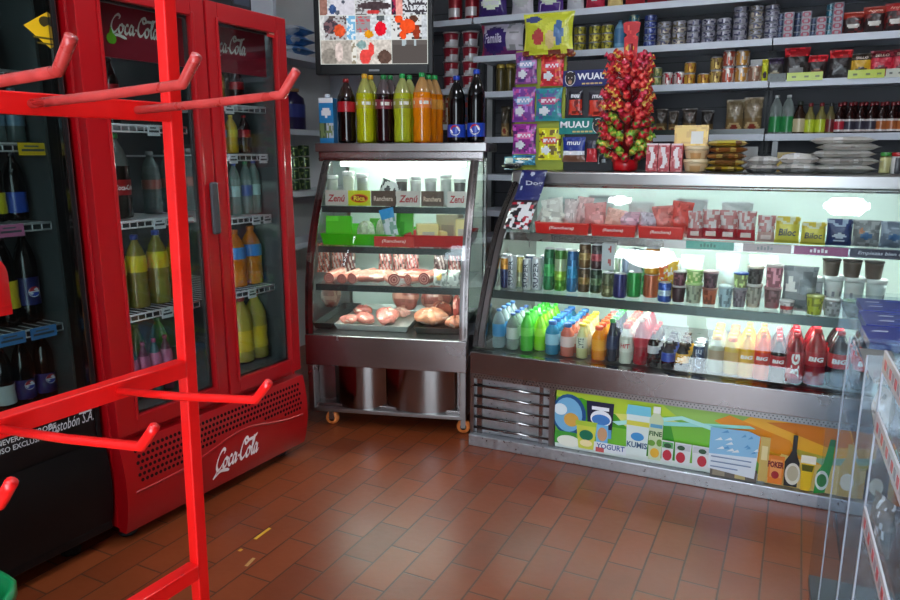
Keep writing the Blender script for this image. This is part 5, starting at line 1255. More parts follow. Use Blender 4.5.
KG = ['red lollipops in the tower', 'dark red lollipops in the tower', 'red and yellow lollipops in the tower', 'green lollipops in the tower', 'red and green lollipops in the tower']
for ring in range(17):
    f = ring/16; zz = .055+f*.46; rad = .112-.022*f-(0 if ring else .03); n = 10 if ring else 8
    for k in range(n):
        a = 2*pi*(k+.5*(ring % 2))/n+.3*rnd(ring, k)
        kk = int(rnd(ring, k, 5)*3) if f > .4 else (3 if rnd(ring, k, 6) > .55 else (4 if rnd(ring, k, 7) > .3 else 0))
        rr = rad*(.72+.4*rnd(ring, k, 8))
        o = single('lollipop', lolly(*KC[kk]), KN[kk], 'lollipop', CASE, tu+rr*sin(a), V-rr*cos(a), z+zz+.03*rnd(ring, k, 9), group=KG[kk], key=('lolly', kk))
        # outward lean, stick towards the pole
        o.rotation_mode = 'QUATERNION'; o.rotation_quaternion = Vector((0, 0, 1)).rotation_difference(Vector((sin(a)*.9, -cos(a)*.9, .45)).normalized())
# snack strips standing behind the tower: a card with pouches clipped on
v = .775
def board(name, label, px0, px1, y0, v, col, head=None):
    u0 = CASE.u(px0, v, z); u1 = CASE.u(px1, v, z); zt = CASE.uz((px0+px1)/2, y0, v)[1]-z
    t = thing(name, label, 'display card', CASE, (u0+u1)/2, v, z); w = u1-u0
    part('backing_card', MB().box(-w/2, w/2, 0, .006, 0, zt, col, 'card'), t)
    part('easel_leg', MB().bar((0, .006, zt*.6), (0, .12, .004), .02, .004, col, 'card'), t)
    return t, w, zt, (u0+u1)/2
t, w, zt, uc = board('candy_display_card', 'tall yellow-green card holding two columns of gummy candy pouches', 514, 563, 50, v, (150, 160, 50))
part('hook_row', MB().tube([(-w/2, -.006, zt-.01), (w/2, -.006, zt-.01)], .003, 6, (170, 170, 60), 'plastic'), t)
def gummy(c1, c2, c3, k):
    def f(s, q):
        if q > .93 or q < .06: return c1
        if ell(s, q, .5, .62, .4, .12): return (244, 236, 244) if abs(q-.62-.03*sin(s*38)) < .035 and .2 < s < .8 else c3
        if ell(s, q, .35, .3, .2, .12): return (226, 230, 236)
        return c1 if nz(s*9, q*10, k) > .42 else (c2 if nz(s*9, q*10, k+7) > .3 else tuple(min(255, x+60) for x in c1))
    return f
gp = [(515, 538, 52, 84, (140, 70, 140), (90, 60, 130), (150, 170, 206), 'purple and blue gummy pouch, top left of the candy card'), (540, 565, 53, 86, (196, 30, 44), (230, 110, 60), (230, 70, 90), 'red gummy pouch, top right of the candy card'), (512, 536, 87, 122, (120, 60, 150), (190, 80, 150), (140, 176, 214), 'purple gummy pouch, second down at the left of the candy card'), (535, 563, 88, 121, (40, 140, 150), (90, 100, 160), (190, 70, 120), 'teal gummy pouch below the red one on the candy card'), (512, 537, 124, 154, (150, 40, 140), (90, 40, 110), (226, 110, 170), 'magenta gummy pouch, third down at the left of the candy card'), (538, 562, 128, 160, (220, 210, 30), (120, 100, 40), (214, 90, 60), 'yellow gummy pouch below the teal one'), (512, 536, 155, 165, (50, 130, 160), (40, 80, 120), (190, 180, 90), 'teal and yellow pouch, lowest at the left of the candy card')]
for k, (a, b_, y0, y1, c1, c2, c3, lb) in enumerate(gp):
    vv = v-.02; u0, zt0 = CASE.uz(a, y1, vv); u1, zt1 = CASE.uz(b_, y0, vv); zt1 = CASE.uz((a+b_)/2, y0, vv)[1]; zb = CASE.uz((a+b_)/2, y1, vv)[1]
    pouch('gummy_pouch', lb, 'pouch', CASE, (u0+u1)/2, vv, max(zb, z+.001), abs(u1-u0), zt1-max(zb, z), .024, gummy(c1, c2, c3, k), txt=(), group='gummy pouches on the candy card')
# big yellow bag of mixed snacks hanging at the top
v = .74
t, w, zt, uc = board('pet_snack_card', 'dark card with dog and cat headed pet snack pouches', 564, 612, 60, v, (34, 34, 40))
def header(px0, px1, y0, y1, col, word, sub, own, key):
    u0, za = CASE.uz(px0, y1, v-.008); u1, zb = CASE.uz(px1, y0, v-.008); za = CASE.uz((px0+px1)/2, y1, v-.008)[1]; zb = CASE.uz((px0+px1)/2, y0, v-.008)[1]
    x0 = u0-uc; x1 = u1-uc; h = zb-za; za -= z; w_ = x1-x0
    mb = MB(); mb.box(x0, x1, -.012, -.006, za, za+h, col, 'plastic'); 
    o = part('header_sign', mb, own)
    l = MB(); l.text(word, w_*.62, h*.42, flat(x0+w_*(.62 if key == 'dog' else .34), za+h*.6, -.0126), (244, 246, 250), 'plastic', 0, .03); [l.box(x0+w_*(.42 if key == 'dog' else .3)+q*w_*.09, x0+w_*(.42 if key == 'dog' else .3)+q*w_*.09+w_*.07, -.0128, -.012, za+h*.1, za+h*.2, (220, 190, 120), 'plastic') for q in range(5)]
    part('lettering', l, o)
    # animal head cut-out
    cx = x0+w_*(.16 if key == 'dog' else .84); a = MB(); s_ = h*.5; c0 = (40, 34, 34) if key == 'dog' else (34, 36, 40)
    n = 18; P = [(s_*.62*cos(2*pi*i/n), s_*.85*sin(2*pi*i/n)) for i in range(n)]
    a.front(cx, za+h*.5, -.0134, [(p[0]*1.12, p[1]*1.1) for p in P], (226, 226, 226), 'plastic'); a.front(cx, za+h*.5, -.0138, P, c0, 'plastic')
    for sg in (-1, 1):
        ear = [(sg*s_*.2, s_*.6), (sg*s_*.55, s_*(1.1 if key == 'cat' else .9)), (sg*s_*.75, s_*.3)]
        a.front(cx, za+h*.5, -.0142, ear if sg < 0 else ear[::-1], c0, 'plastic'); a.disc(cx+sg*s_*.22, za+h*.55, -.0146, s_*.09, s_*.09, (230, 200, 120) if key == 'cat' else (210, 200, 190), 'plastic', 8)
    a.disc(cx, za+h*.28, -.0146, s_*.24, s_*.3, (190, 150, 120) if key == 'dog' else (70, 72, 78), 'plastic', 12); a.disc(cx, za+h*.36, -.015, s_*.1, s_*.07, (14, 12, 12), 'plastic', 8)
    part('animal_head', a, o)
header(563, 610, 70, 86, (30, 40, 110), 'WUAU', 'snack para perro', t, 'dog'); header(559, 606, 118, 134, (26, 130, 126), 'MUAU', 'snack para gato', t, 'cat')
pp = [(568, 583, 90, 115, 0, 'dark pet snack pouch under the navy header, left one'), (588, 608, 90, 116, 0, 'wider dark pet snack pouch under the navy header, right one'), (562, 586, 137, 162, 1, 'blue and white pet snack pouch under the teal header'), (586, 598, 140, 162, 2, 'red-bodied pet snack pouch between blue and black ones'), (598, 608, 136, 164, 3, 'narrow black cat snack pouch at the bottom right of the card')]
for k, (a, b_, y0, y1, kind, lb) in enumerate(pp):
    vv = v-.03; u0, _ = CASE.uz(a, y1, vv); u1, _ = CASE.uz(b_, y0, vv); zb = CASE.uz((a+b_)/2, y1, vv)[1]; z1_ = CASE.uz((a+b_)/2, y0, vv)[1]; zb = max(zb, z+.002)
    cf = (lambda s, q: (30, 30, 44) if q > .62 else ((206, 60, 40) if nz(s*6, q*8) > .35 else (120, 30, 24)),
          lambda s, q: (24, 50, 140) if q > .45 else ((230, 234, 240) if q > .3 else (110, 70, 50)),
          lambda s, q: (40, 40, 60) if q > .6 else (196, 40, 50),
          lambda s, q: (30, 32, 38) if nz(s*4, q*9) > .25 else (190, 200, 206))[kind]
    pouch('hanging_snack_pouch', lb, 'pouch', CASE, (u0+u1)/2, vv, zb, u1-u0, z1_-zb, .02, cf, txt=((('muu', .5, .75, .6, .14, (230, 232, 240)),) if kind < 2 else ()), group='pet snack pouches on the dark card')
# cartons, tub, bags and jars along the counter
def redbox(k):
    def f(s, q):
        if q > .94: return (230, 206, 206)
        if abs(s-.5+.12*sin(q*9+k)) < .17 and .1 < q < .85: return (236, 226, 226)
        return (176, 34, 48) if nz(s*5, q*9, k) > .2 else (214, 130, 130)
    return f
for k, (px, lb) in enumerate(((651, 'red and white wafer box, left of three beside the lollipops'), (663, 'red and white wafer box, middle of three'), (675.5, 'red and white wafer box, right of three beside the beige tubs'))):
    u, ww, hh = at(CASE, px, .62, z, 11, 27.5); single('wafer_box', carton_mb(ww, .05, hh, redbox(k), 10, 16, side=(196, 60, 66)), lb, 'box', CASE, u, .62, z, group='red and white wafer boxes', bevel=.002)
u, ww, hh = at(CASE, 695, .66, z, 25, 12.5)
for k, lb in enumerate(('beige round tub at the bottom of the pair under the yellow box', 'beige round tub at the top of the pair under the yellow box')):
    tub('spread_tub', lb, 'tub', CASE, u, .66+ww/2-.04, z+k*(hh+.001), hh, ww/2, (214, 186, 146), (226, 206, 166), ('spread',), (lambda a, q: (214, 186, 146) if abs(a) > .5 or q > .7 else (196, 150, 96)), 'beige tubs under the yellow box', .3)
u2, w2, h2 = at(CASE, 690.5, .66, z+2*hh, 32, 20)
single('yellow_box', carton_mb(w2, .06, h2, lambda s, q: (206, 204, 196) if .52 < s < .88 and .1 < q < .7 else ((226, 186, 60) if nz(s*7, q*6) > .3 else (206, 160, 40)), 14, 10, side=(214, 170, 40)), 'yellow cardboard box with a white label on top of the beige tubs', 'box', CASE, u2, .66, z+2*hh+.002, rz=.04)
for k in range(5):
    u, ww, hh = at(CASE, 725+1.5*(k % 2), .66, z, 40-2*(k % 2), 6.2)
    c = [(206, 180, 50), (150, 100, 56), (190, 130, 70), (160, 96, 50), (214, 196, 60)][k]
    pouch('snack_bag', f'yellow and brown snack bag, {level(k, 5)} of the pile on the counter', 'bag', CASE, u, .74, z+k*hh+hh*.52, ww, .15, hh*.98, lambda s, t, c=c, k=k: c if nz(s*8, t*8, k) > .35 else ((110, 70, 40) if nz(s*8, t*8, k+3) > .5 else (226, 206, 120)), group='yellow and brown snack bags in a pile', tilt=(pi/2, 0, 0))
whitebag = lambda k: (lambda s, t: (216, 212, 206) if nz(s*7, t*7, k) > .35 else ((236, 236, 234) if nz(s*7, t*7, k+5) > .4 else (176, 172, 168)))
def lying(lb, px, v, z_, w, h, k, grp, name='flatbread_bag', cat='bag', dd=.16, rz=0.0):
    u, ww, hh = at(CASE, px, v, z_, w, h); pouch(name, lb, cat, CASE, u, v+dd, z_+hh*.52, ww, dd, hh*1.2, whitebag(k), group=grp, tilt=(pi/2, 0, 0), rz=rz, seed=k, crimp=.05); return z_+hh
zz = lying('clear bag of white flatbread lying just right of the snack pile', 761, .62, z, 34, 8, 1, None); lying('clear bag of flatbread on top of the one right of the snack pile', 763, .62, zz, 32, 7, 2, None)
zz = lying('lower wide white flatbread bag left of the tall stack', 797, .6, z, 40, 9, 3, None); lying('upper wide white flatbread bag left of the tall stack', 799, .6, zz, 38, 9, 4, None)
zz = z
for k in range(5): zz = lying(f'white flatbread bag in the tall stack on the counter, {level(k, 5)}', 845+(-2, 2, -1, 3, 0)[k], .6, zz, (60, 58, 60, 56, 62)[k], (8, 7.5, 7, 7, 6)[k], 10+k, 'tall stack of white flatbread bags', dd=.2, rz=(0, .04, -.03, .05, -.04)[k])
def jar(name, lb, px, v, w, h, body, lid, cf=None):
    u, ww, hh = at(CASE, px, v, z, w, h); t = thing(name, lb, 'jar', CASE, u, v+ww/2, z); r_ = ww/2
    part('jar_body', MB().lathe([(r_*.92, 0), (r_, .004), (r_, hh*.76), (r_*.88, hh*.82)], 20, cf or body, 'plastic'), t); part('lid', MB().lathe([(r_*.95, hh*.82), (r_*.98, hh*.83), (r_*.98, hh*.98), (r_*.9, hh)], 20, lid, 'plastic'), t)
jar('spice_jar', 'olive jar with a green lid right of the flatbread stack', 884.5, .62, 10, 21, (170, 160, 110), (60, 140, 60), lambda a, q: (190, 186, 130) if .2 < q < .7 else (120, 110, 70))
jar('spice_jar', 'white-labelled jar with a red lid at the right end of the counter', 897, .62, 12, 21, (206, 206, 204), (170, 30, 34), lambda a, q: (206, 206, 206) if abs(a) > .4 or q > .8 else (60, 60, 64))
# pet food sachets draped over the left front corner
mb = MB()
def sach(s, q):
    if q > .52: return (32, 40, 100) if not (.6 < q < .95 and nz(s*6, q*10) > .8) else (190, 196, 210)
    if q > .45: return (40, 20, 26)
    return (220, 220, 220) if nz(s*7, q*18, 4) > .45 else ((30, 26, 30) if nz(s*7, q*18, 5) > .4 else (170, 30, 50))
t = thing('pet_food_strip', 'dark pet food sachet strip hanging over the left front corner of the long case', 'sachet strip', CASE, 0, 0, 0)
pA = [(.535, 1.274), (.5, 1.243), (.425, 1.155), (.345, 1.078), (.285, .985)]
pA = [(v_-.02, z_) for v_, z_ in smooth_path([(.66, 1.276), (.54, 1.276), (.47, 1.182), (.36, 1.088), (.285, 1.005)], 4)]
ua0, ua1 = CASE.u(521, .5, 1.2), CASE.u(546, .5, 1.2); ub0, ub1 = CASE.u(506, .3, 1.0), CASE.u(531, .3, 1.0)
def half(i0, i1, q0, q1, nm):
    mb = MB(); P = pA[i0:i1+1]; n = len(P)-1
    for off, fl in ((0, False), (.012, True)):
        def fn(s, t_):
            f = t_*n; i = min(int(f), n-1); g = f-i; v_ = P[i][0]+(P[i+1][0]-P[i][0])*g; z_ = P[i][1]+(P[i+1][1]-P[i][1])*g
            k = (i0+f)/(len(pA)-1); x0 = ua0+(ub0-ua0)*max(0, k*1.3-.3); x1 = ua1+(ub1-ua1)*max(0, k*1.3-.3)
            puff = off*(sin(pi*t_)**.5 if 0 < t_ < 1 else 0)*(1-abs(2*s-1)**3)
            return (x0+(x1-x0)*s, v_-puff*.8, z_+puff*.6)
        mb.grid(fn, 24, 24, lambda s, t_: sach(s, q1+(q0-q1)*t_), 'foil', flip=not fl)
    return part(nm, mb, t)
h1 = half(4, 10, .53, 1, 'sachet'); half(10, 16, 0, .5, 'sachet')
mb = MB(); a = CASE.uz(537, 178, .44); mb.text('Dog', .09, .035, lambda x, y: (CASE.u(536, .47, 1.2)+x, .455-y*.55-.012, 1.2+y*.85+.012), (210, 216, 230), 'plastic', .1, .03); part('lettering', mb, h1)
u, ww, hh = at(CASE, 508, .66, z, 22, 6)
pouch('snack_sachet', 'black foil sachet lying at the left end of the counter', 'sachet', CASE, u, .78, z+.02, .1, .1, .03, lambda s, q: (34, 34, 38) if nz(s*6, q*6) > .3 else (170, 174, 150), tilt=(pi/2, 0, 0))
u, ww, hh = at(CASE, 506, .75, z, 14, 14); single('framed_note', MB().box(-.035, .035, 0, .006, 0, .07, (40, 110, 130), 'plastic').box(-.028, .028, -.001, 0, .008, .062, (190, 200, 190), 'card'), 'small teal-framed note standing at the left end of the counter', 'note', CASE, u, .82, z)
# ------------------------------------------------------------------ goods on the back shelves
def bz(px, y, v=.05): return BACK.uz(px, y, v)[1]
ZS2, ZS3, ZS4, ZS5 = SH[1]+.002, SH[2]+.002, SH[3]+.002, SH[4]+.002
def stack(px, n, h1, w, cols, nm, grp, z, v=.05, fr=BACK, key=None, seed=0):
    u, ww, hh = at(fr, px, v, z, w, h1)
    for i in range(n):
        k = i % len(cols)
        def cf(a, q, c=cols[k], k=k): 
            c0, c1 = c
            if q > .88 or q < .1: return (170, 172, 178)
            return c0 if nz((a+4)*3.5, q*4, seed+k) > .36 else c1
        tin(f'{nm}, {level(i, n)} of the stack' if n > 1 else nm, fr, u, v+ww/2, z+i*hh*1.0, hh*.985, ww/2, cf, (key or nm[:9], k, round(hh, 3), round(ww, 3), seed), grp)
# fourth shelf up: tins
for k, (px, lb) in enumerate(((578, 'left'), (593, 'middle'), (605.5, 'right'))):
    stack(px, 3, 8, 12, [((176, 166, 60), (90, 90, 40)), ((190, 176, 70), (110, 90, 50))], f'yellow-green tin beside the yellow bag, {lb} stack', 'yellow-green tins on the tin shelf', ZS4, key='yg')
u, ww, hh = at(BACK, 618, .05, ZS4, 11, 28); bottle('aerosol_can', 'light blue bottle between the yellow-green tins and blue tins', 'bottle', BACK, u, .05+ww/2, ZS4, hh, ww/2, (110, 160, 190), (60, 90, 120), (70, 120, 160), (.2, .7), None, W, 'water', None, 'plastic')
stack(632, 4, 8, 11, [((60, 120, 140), (170, 176, 150))], 'teal tin just left of the dark blue tins', 'teal tins on the tin shelf', ZS4, key='teal')
stack(648.5, 5, 6.2, 12.5, [((50, 66, 140), (130, 140, 180)), ((44, 60, 130), (150, 160, 190))], 'dark blue tin behind the lollipop topper', 'dark blue tins on the tin shelf', ZS4, key='blue')
tuna = [(662.5, 4), (677.5, 4), (692, 4), (707, 4), (722.5, 4), (738.5, 6), (754.5, 6), (770, 6)]
for k, (px, n) in enumerate(tuna):
    c = [((150, 148, 160), (70, 72, 96)), ((160, 158, 168), (60, 62, 90))] if k not in (0, 1, 6) else [((176, 166, 150), (84, 84, 110)), ((150, 150, 160), (110, 100, 70))]
    stack(px, n, 5.9 if n == 4 else 5.6, 14, c, f'grey and navy tin, {ORD[k]} column right of the dark blue', 'grey and navy tins on the tin shelf', ZS4, key='tuna%d' % (k in (0, 1, 6)), seed=k % 3)
for k, (px, n, nm) in enumerate(((787, 4, 'first pair'), (804.5, 4, 'second pair'), (820, 3, 'lowest pair'), (836, 5, 'tallest pair'))):
    u, ww, hh = at(BACK, px, .05, ZS4, 9.5, 6.3)
    for i in range(n):
        def col(s, t): return (150, 50, 74) if ell(s, t, .5, .5, .38, .4) and not ell(s, t, .5, .5, .2, .18) else ((150, 140, 146) if .1 < s < .9 else (80, 84, 100))
        single('fish_tin', lambda: carton_mb(ww, .06, hh*.97, col, 9, 7, side=(150, 150, 160)), f'pink ringed oval tin of the {nm}, {level(i, n)} of its stack', 'tin', BACK, u, .05, ZS4+i*hh, key=('fish', 0), group='pink ringed tins on the tin shelf')
    stack(px-7.5, n, 6.3, 8, [((50, 60, 90), (90, 100, 120))] if k != 3 else [((50, 110, 130), (120, 150, 160))], f'dim blue tin beside pink ringed ones, {nm}', 'dim blue tins beside the pink ringed tins', ZS4, v=.07, key='dim%d' % (k == 3))
def coffee(k):
    def f(s, t):
        if t > .74: return (150, 44, 30) if k < 2 else (170, 40, 40)
        if ell(s, t, .5, .42, .3, .16): return (206, 200, 190) if t < .46 else (60, 30, 24)
        return (40, 20, 20) if nz(s*6, t*8, k) > .25 else (110, 30, 30)
    return f
for k, (px, w, h, lb) in enumerate(((852, 20, 22, 'dark coffee pouch with a white cup, left of three on the tin shelf'), (873, 21, 26, 'dark red coffee pouch with a white cup, middle of three'), (894, 20, 28, 'red coffee pouch with a white cup, right of three'), (915, 20, 28, 'red coffee pouch past the three at the shelf end'))):
    u, ww, hh = at(BACK, px, .06, ZS4, w, h); pouch('coffee_pouch', lb, 'pouch', BACK, u, .07, ZS4, ww, hh, .05, coffee(k), group='coffee pouches on the tin shelf', txt=(('Aroma', .5, .84, .6, .1, (226, 170, 150)),) if k else ())
def tpaper(s, t):
    if s > .66 and t > .15: return (206, 200, 206) if nz(s*8, t*7) > .25 else (150, 150, 150)
    if ell(s, t, .35, .5, .3, .42): return (58, 34, 110)
    if s < .1: return (170, 40, 80)
    return (206, 200, 214) if t > .7 else (120, 40, 110)
u, ww, hh = at(BACK, 501, .06, ZS4, 46, 31)
pouch('paper_roll_pack', 'purple and white toilet paper pack left of the big yellow bag', 'pack', BACK, u, .09, ZS4, ww, hh, .12, tpaper, txt=(('Familia', .34, .55, .42, .3, (226, 220, 240)),))
def ybag(s, t):
    if ell(s, t, .3, .42, .12, .2): return (176, 60, 60)
    if ell(s, t, .55, .35, .1, .22): return (214, 190, 130)
    if ell(s, t, .72, .5, .1, .3): return (70, 110, 160)
    if ell(s, t, .2, .85, .16, .08): return (60, 70, 120)
    if t < .1 and rnd(int(s*8), 2) > .4: return (110, 40, 30)
    return (190, 196, 44) if nz(s*6, t*6) > .2 else (210, 214, 70)
u, ww, hh = at(CASE, 548, .8, 1.8, 51, 38)
zc_ = CASE.uz(548, 55, .73)[1]
tz = thing('candy_multipack', 'big yellow-green bag of assorted sweets above the candy card', 'bag', CASE, CASE.u(548, .705, zc_), .705, zc_)
b_ = bag_mb(ww, hh, .04, ybag); part('bag', b_, tz); part('hanging_loop', MB().tube([(-.05, 0, hh-.01), (-.05, .02, hh+.05), (.05, .02, hh+.05), (.05, 0, hh-.01)], .002, 6, (200, 200, 200), 'plastic'), tz)
# string of golden wrapped sweets under the bag
for k in range(5):
    px = 527+k*11; u_ = CASE.u(px, .74, zc_-.02); single('hanging_sweet', lump_mb(.05, .03, .03, (160, 70, 36), (226, 180, 70), 60+k, 12, 6, mt='foil'), f'brown and gold wrapped sweet under the yellow bag, {ORD[k]} from the left', 'sweet', CASE, u_, .742, CASE.uz(px, 57+(k % 2)*2, .74)[1], group='brown and gold sweets under the yellow bag')
# top shelf seen from below: packs cut by the picture edge
topk = [(491, 32, (60, 36, 110), 'purple pack with white print, leftmost on the highest shelf in view'), (521, 24, (206, 200, 206), 'white pack with a purple mark, second on the highest shelf'), (549, 28, (88, 50, 140), 'violet pack with pale letters, third on the highest shelf'), (574, 18, (206, 206, 210), 'white paper pack right of the violet one'), (594, 20, (190, 40, 70), 'crimson snack pack with gold print on the highest shelf'), (614, 16, (226, 200, 130), 'cream pack with brown pictures on the highest shelf'), (634, 20, (170, 40, 50), 'red pack right of the cream one on the highest shelf'), (656, 20, (130, 24, 36), 'dark red pack near the right end of the highest shelf'), (676, 18, (110, 80, 60), 'brown pack at the right end of the highest shelf')]
for k, (px, w, c, lb) in enumerate(topk):
    u, ww, hh = at(BACK, px, .06, ZS5, w, 36); pouch('paper_pack', lb, 'pack', BACK, u, .09, ZS5, ww*.98, hh, .09, lambda s, t, c=c, k=k: c if not ell(s, t, .5, .4, .36, .16) or k in (3, 5) and nz(s*7, t*9) > .5 else tuple(min(255, 255-int(x*.35)) for x in c), txt=(('Familia', .5, .4, .6, .14, (230, 226, 240)),) if k in (0, 2) else ())
# third shelf up
for i, (px0, n, nm, v) in enumerate(((499, 2, 'left of the candy card', .06), (568, 5, 'behind the pet snack card', .08))):
    for k in range(n):
        px = px0+k*(9.5 if i == 0 else 10.5); u, ww, hh = at(BACK, px, v, ZS3, 9.5, 27)
        t = thing('preserve_jar', f'olive jar with a gold lid {nm}, {ORD[k]} from the left', 'jar', BACK, u, v+ww/2, ZS3, 0, 'gold-lidded jars on the third shelf')
        part('jar_body', lambda: MB().lathe([(ww*.46, 0), (ww*.5, .005), (ww*.5, hh*.78), (ww*.42, hh*.86)], 18, lambda a, q: (110, 96, 50) if nz((a+4)*3, q*6) > .4 else (70, 60, 30), 'plastic'), t, ('pj', i)); part('lid', lambda: MB().lathe([(ww*.46, hh*.86), (ww*.47, hh*.87), (ww*.47, hh*.98), (ww*.4, hh)], 18, (190, 160, 70), 'tin'), t, ('pl', i))
mid = [(614, 2, 9, 11, ((206, 196, 196), (150, 60, 70)), 'white and red tin behind the lollipop tower'), (627, 2, 10, 11, ((210, 200, 200), (160, 60, 70)), 'white and red tin just left of the lollipop topper'), (645, 1, 14, 11, ((190, 170, 90), (150, 60, 50)), 'yellow and red tin right of the lollipop topper'), (656, 2, 9, 9, ((110, 130, 80), (190, 180, 120)), 'green tin left of the two white tins'), (666.5, 1, 13, 10.5, ((216, 206, 200), (170, 36, 50)), 'white tin with a red badge, left of the pair'), (678, 1, 13, 10.5, ((216, 206, 200), (170, 36, 50)), 'white tin with a red badge, right of the pair'), (688.5, 2, 11, 11, ((206, 160, 60), (150, 90, 40)), 'gold corn tin right of the white pair'), (702.5, 1, 10.5, 11.5, ((206, 160, 60), (150, 90, 40)), 'single gold corn tin standing alone'), (714.5, 2, 13, 11.5, ((206, 176, 100), (120, 90, 50)), 'gold and white corn tin right of the single one'), (727, 2, 16, 12, ((190, 90, 70), (216, 206, 196)), 'brown and white bean tin on the third shelf'), (740.5, 2, 16, 13, ((206, 150, 70), (214, 200, 190)), 'orange and white soup tin on the third shelf'), (754, 1, 17, 13.5, ((150, 110, 90), (190, 170, 150)), 'brown tin beside the white carton')]
for px, n, h1, w, c, nm in mid: stack(px, n, h1, w, [c], nm, None, ZS3, key=nm[:14]+str(px))
u, ww, hh = at(BACK, 757, .13, ZS3, 15, 23); single('white_carton', carton_mb(ww, .06, hh, (186, 184, 180), 2, 2, side=(180, 178, 176)), 'plain white carton behind the brown tin', 'carton', BACK, u, .14, ZS3)
def bagp(top, body, mark, k):
    def f(s, t):
        if t > .72: return top if nz(s*7, t*10, k) > .25 else tuple(min(255, int(x*1.3)+20) for x in top)
        if ell(s, t, .5, .3, .28, .14): return mark
        return body if nz(s*6, t*8, k+3) > .15 else tuple(min(255, x+30) for x in body)
    return f
bags = [(764, 7, 22, (206, 200, 40), (196, 200, 30), (60, 40, 60), 'narrow yellow pack beside the brown tin'), (774, 16, 23, (50, 36, 60), (60, 56, 54), (170, 160, 130), 'small black pouch with pale picture right of the yellow pack'), (795, 25, 32, (190, 30, 40), (36, 28, 26), (130, 128, 126), 'tall black coffee bag with a red top on the third shelf'), (816, 20, 24, (190, 24, 36), (34, 22, 22), (120, 70, 40), 'short black bag with a red gathered top'), (839, 22, 28, (190, 30, 36), (40, 34, 34), (80, 80, 80), 'black coffee bag with red top between two lime price strips'), (860, 20, 24, (60, 50, 40), (206, 160, 40), (50, 30, 24), 'gold coffee pack on the third shelf'), (880, 22, 26, (110, 30, 40), (190, 36, 56), (110, 20, 36), 'red coffee pack left of the shelf end'), (900, 18, 27, (110, 30, 40), (186, 36, 56), (110, 20, 36), 'red coffee pack at the shelf end'), (921, 20, 27, (110, 30, 40), (186, 36, 56), (110, 20, 36), 'red coffee pack past the shelf end')]
for k, (px, w, h, tp, bd, mk, lb) in enumerate(bags):
    u, ww, hh = at(BACK, px, .06, ZS3, w, h); pouch('coffee_bag' if k > 1 else 'snack_pack', lb, 'bag', BACK, u, .08, ZS3, ww*.94, hh, .04, bagp(tp, bd, mk, k), txt=((('SELLO', .5, .82, .6, .1, (226, 200, 180)),) if 5 <= k <= 7 else ()))
def pstrip(a, b_, y, z, c, lb, own):
    u0 = BACK.u(a, -.01, z)-XS1; u1 = BACK.u(b_, -.01, z)-XS1; mb = MB(); mb.box(u0, u1, -.0105, -.0075, z-.03, z+.014, c, 'plastic'); w = u1-u0
    for q in (.2, .55, .85): mb.box(u0+w*q-w*.06, u0+w*q+w*.06, -.0112, -.0105, z-.014, z-.004, tuple(int(x*.55) for x in c), 'plastic')
    o = part('price_strip', mb, BAY_RIGHT); o['label'] = lb
pstrip(787, 823, 75, ZS3+.022, (186, 206, 60), 'lime price strip under the black red-topped bags', None); pstrip(848, 885, 75, ZS3+.022, (190, 206, 60), 'lime price strip under the gold and red packs', None); pstrip(768, 786, 77, ZS3+.022, (40, 50, 40), 'dark price strip left of the first lime strip', None); pstrip(886, 912, 73, ZS3+.022, (196, 196, 180), 'white price strip at the end of the third shelf', None)
# second shelf up: pasta and sauces
def pasta(c, k):
    def f(s, t):
        if ell(s, t, .5, .2, .4, .15): return (190, 160, 110) if not ell(s, t, .5, .2, .2, .09) else (140, 50, 36)
        if t < .42: return (120, 96, 60)
        return c if nz(s*6, t*9, k) > .3 else tuple(min(255, x+26) for x in c)
    return f
pas = [(660, 12, 26, (54, 46, 38), 'brown pasta bag right of the lollipop tower'), (672, 10, 24, (60, 50, 40), 'second brown pasta bag right of the lollipop tower'), (688, 14, 26, (60, 50, 42), 'brown pasta bag above the yellow box'), (706, 12, 24, (36, 32, 30), 'dark bag right of the yellow box top'), (733, 17, 34, (120, 104, 76), 'pale pasta bag with a round red mark, left of the pair'), (751, 18, 36, (126, 108, 80), 'pale pasta bag with a round red mark, right of the pair')]
for k, (px, w, h, c, lb) in enumerate(pas):
    u, ww, hh = at(BACK, px, .06, ZS2, w, h); pouch('pasta_bag', lb, 'bag', BACK, u, .08, ZS2, ww, hh, .05, pasta(c, k), group='pasta bags on the second shelf')
single('shelf_tray', MB().box(BACK.u(636, .01, ZS2), BACK.u(764, .01, ZS2), .008, .02, ZS2, ZS2+.03, (30, 44, 36), 'plastic'), 'dark green edge strip in front of the pasta bags', 'strip', WORLD, 0, 4.45, 0)
for k, px in enumerate((514, 524)):
    u, ww, hh = at(BACK, px-10, .06, ZS2, 9, 30); pouch('pasta_bag', f'dim brown bag left of the candy card, {["left", "right"][k]} one', 'bag', BACK, u, .08, ZS2, ww, hh, .05, pasta((60, 52, 36), k))
sau = [(774, 12, 38, (190, 200, 196), (206, 206, 206), (40, 130, 70), 'soda', 'clear vinegar bottle with green label, left of the pair'), (786, 12, 38, (190, 200, 196), (206, 206, 206), (40, 130, 70), 'soda', 'clear vinegar bottle with green label, right of the pair'), (798, 12.5, 32, (56, 34, 22), (50, 60, 50), (190, 176, 140), 'sauce', 'brown bottle with a cream label next to the vinegar'), (808.5, 9.5, 30, (150, 140, 80), (130, 30, 36), (186, 200, 50), 'sauce', 'sauce bottle with a yellow-green label, left of two'), (819.5, 9.5, 30, (150, 140, 80), (130, 30, 36), (186, 200, 50), 'sauce', 'sauce bottle with a yellow-green label, right of two'), (829, 9, 30, (130, 120, 80), (40, 40, 40), (110, 40, 40), 'sauce', 'sauce bottle with a dark cap between yellow-green and red labels')]
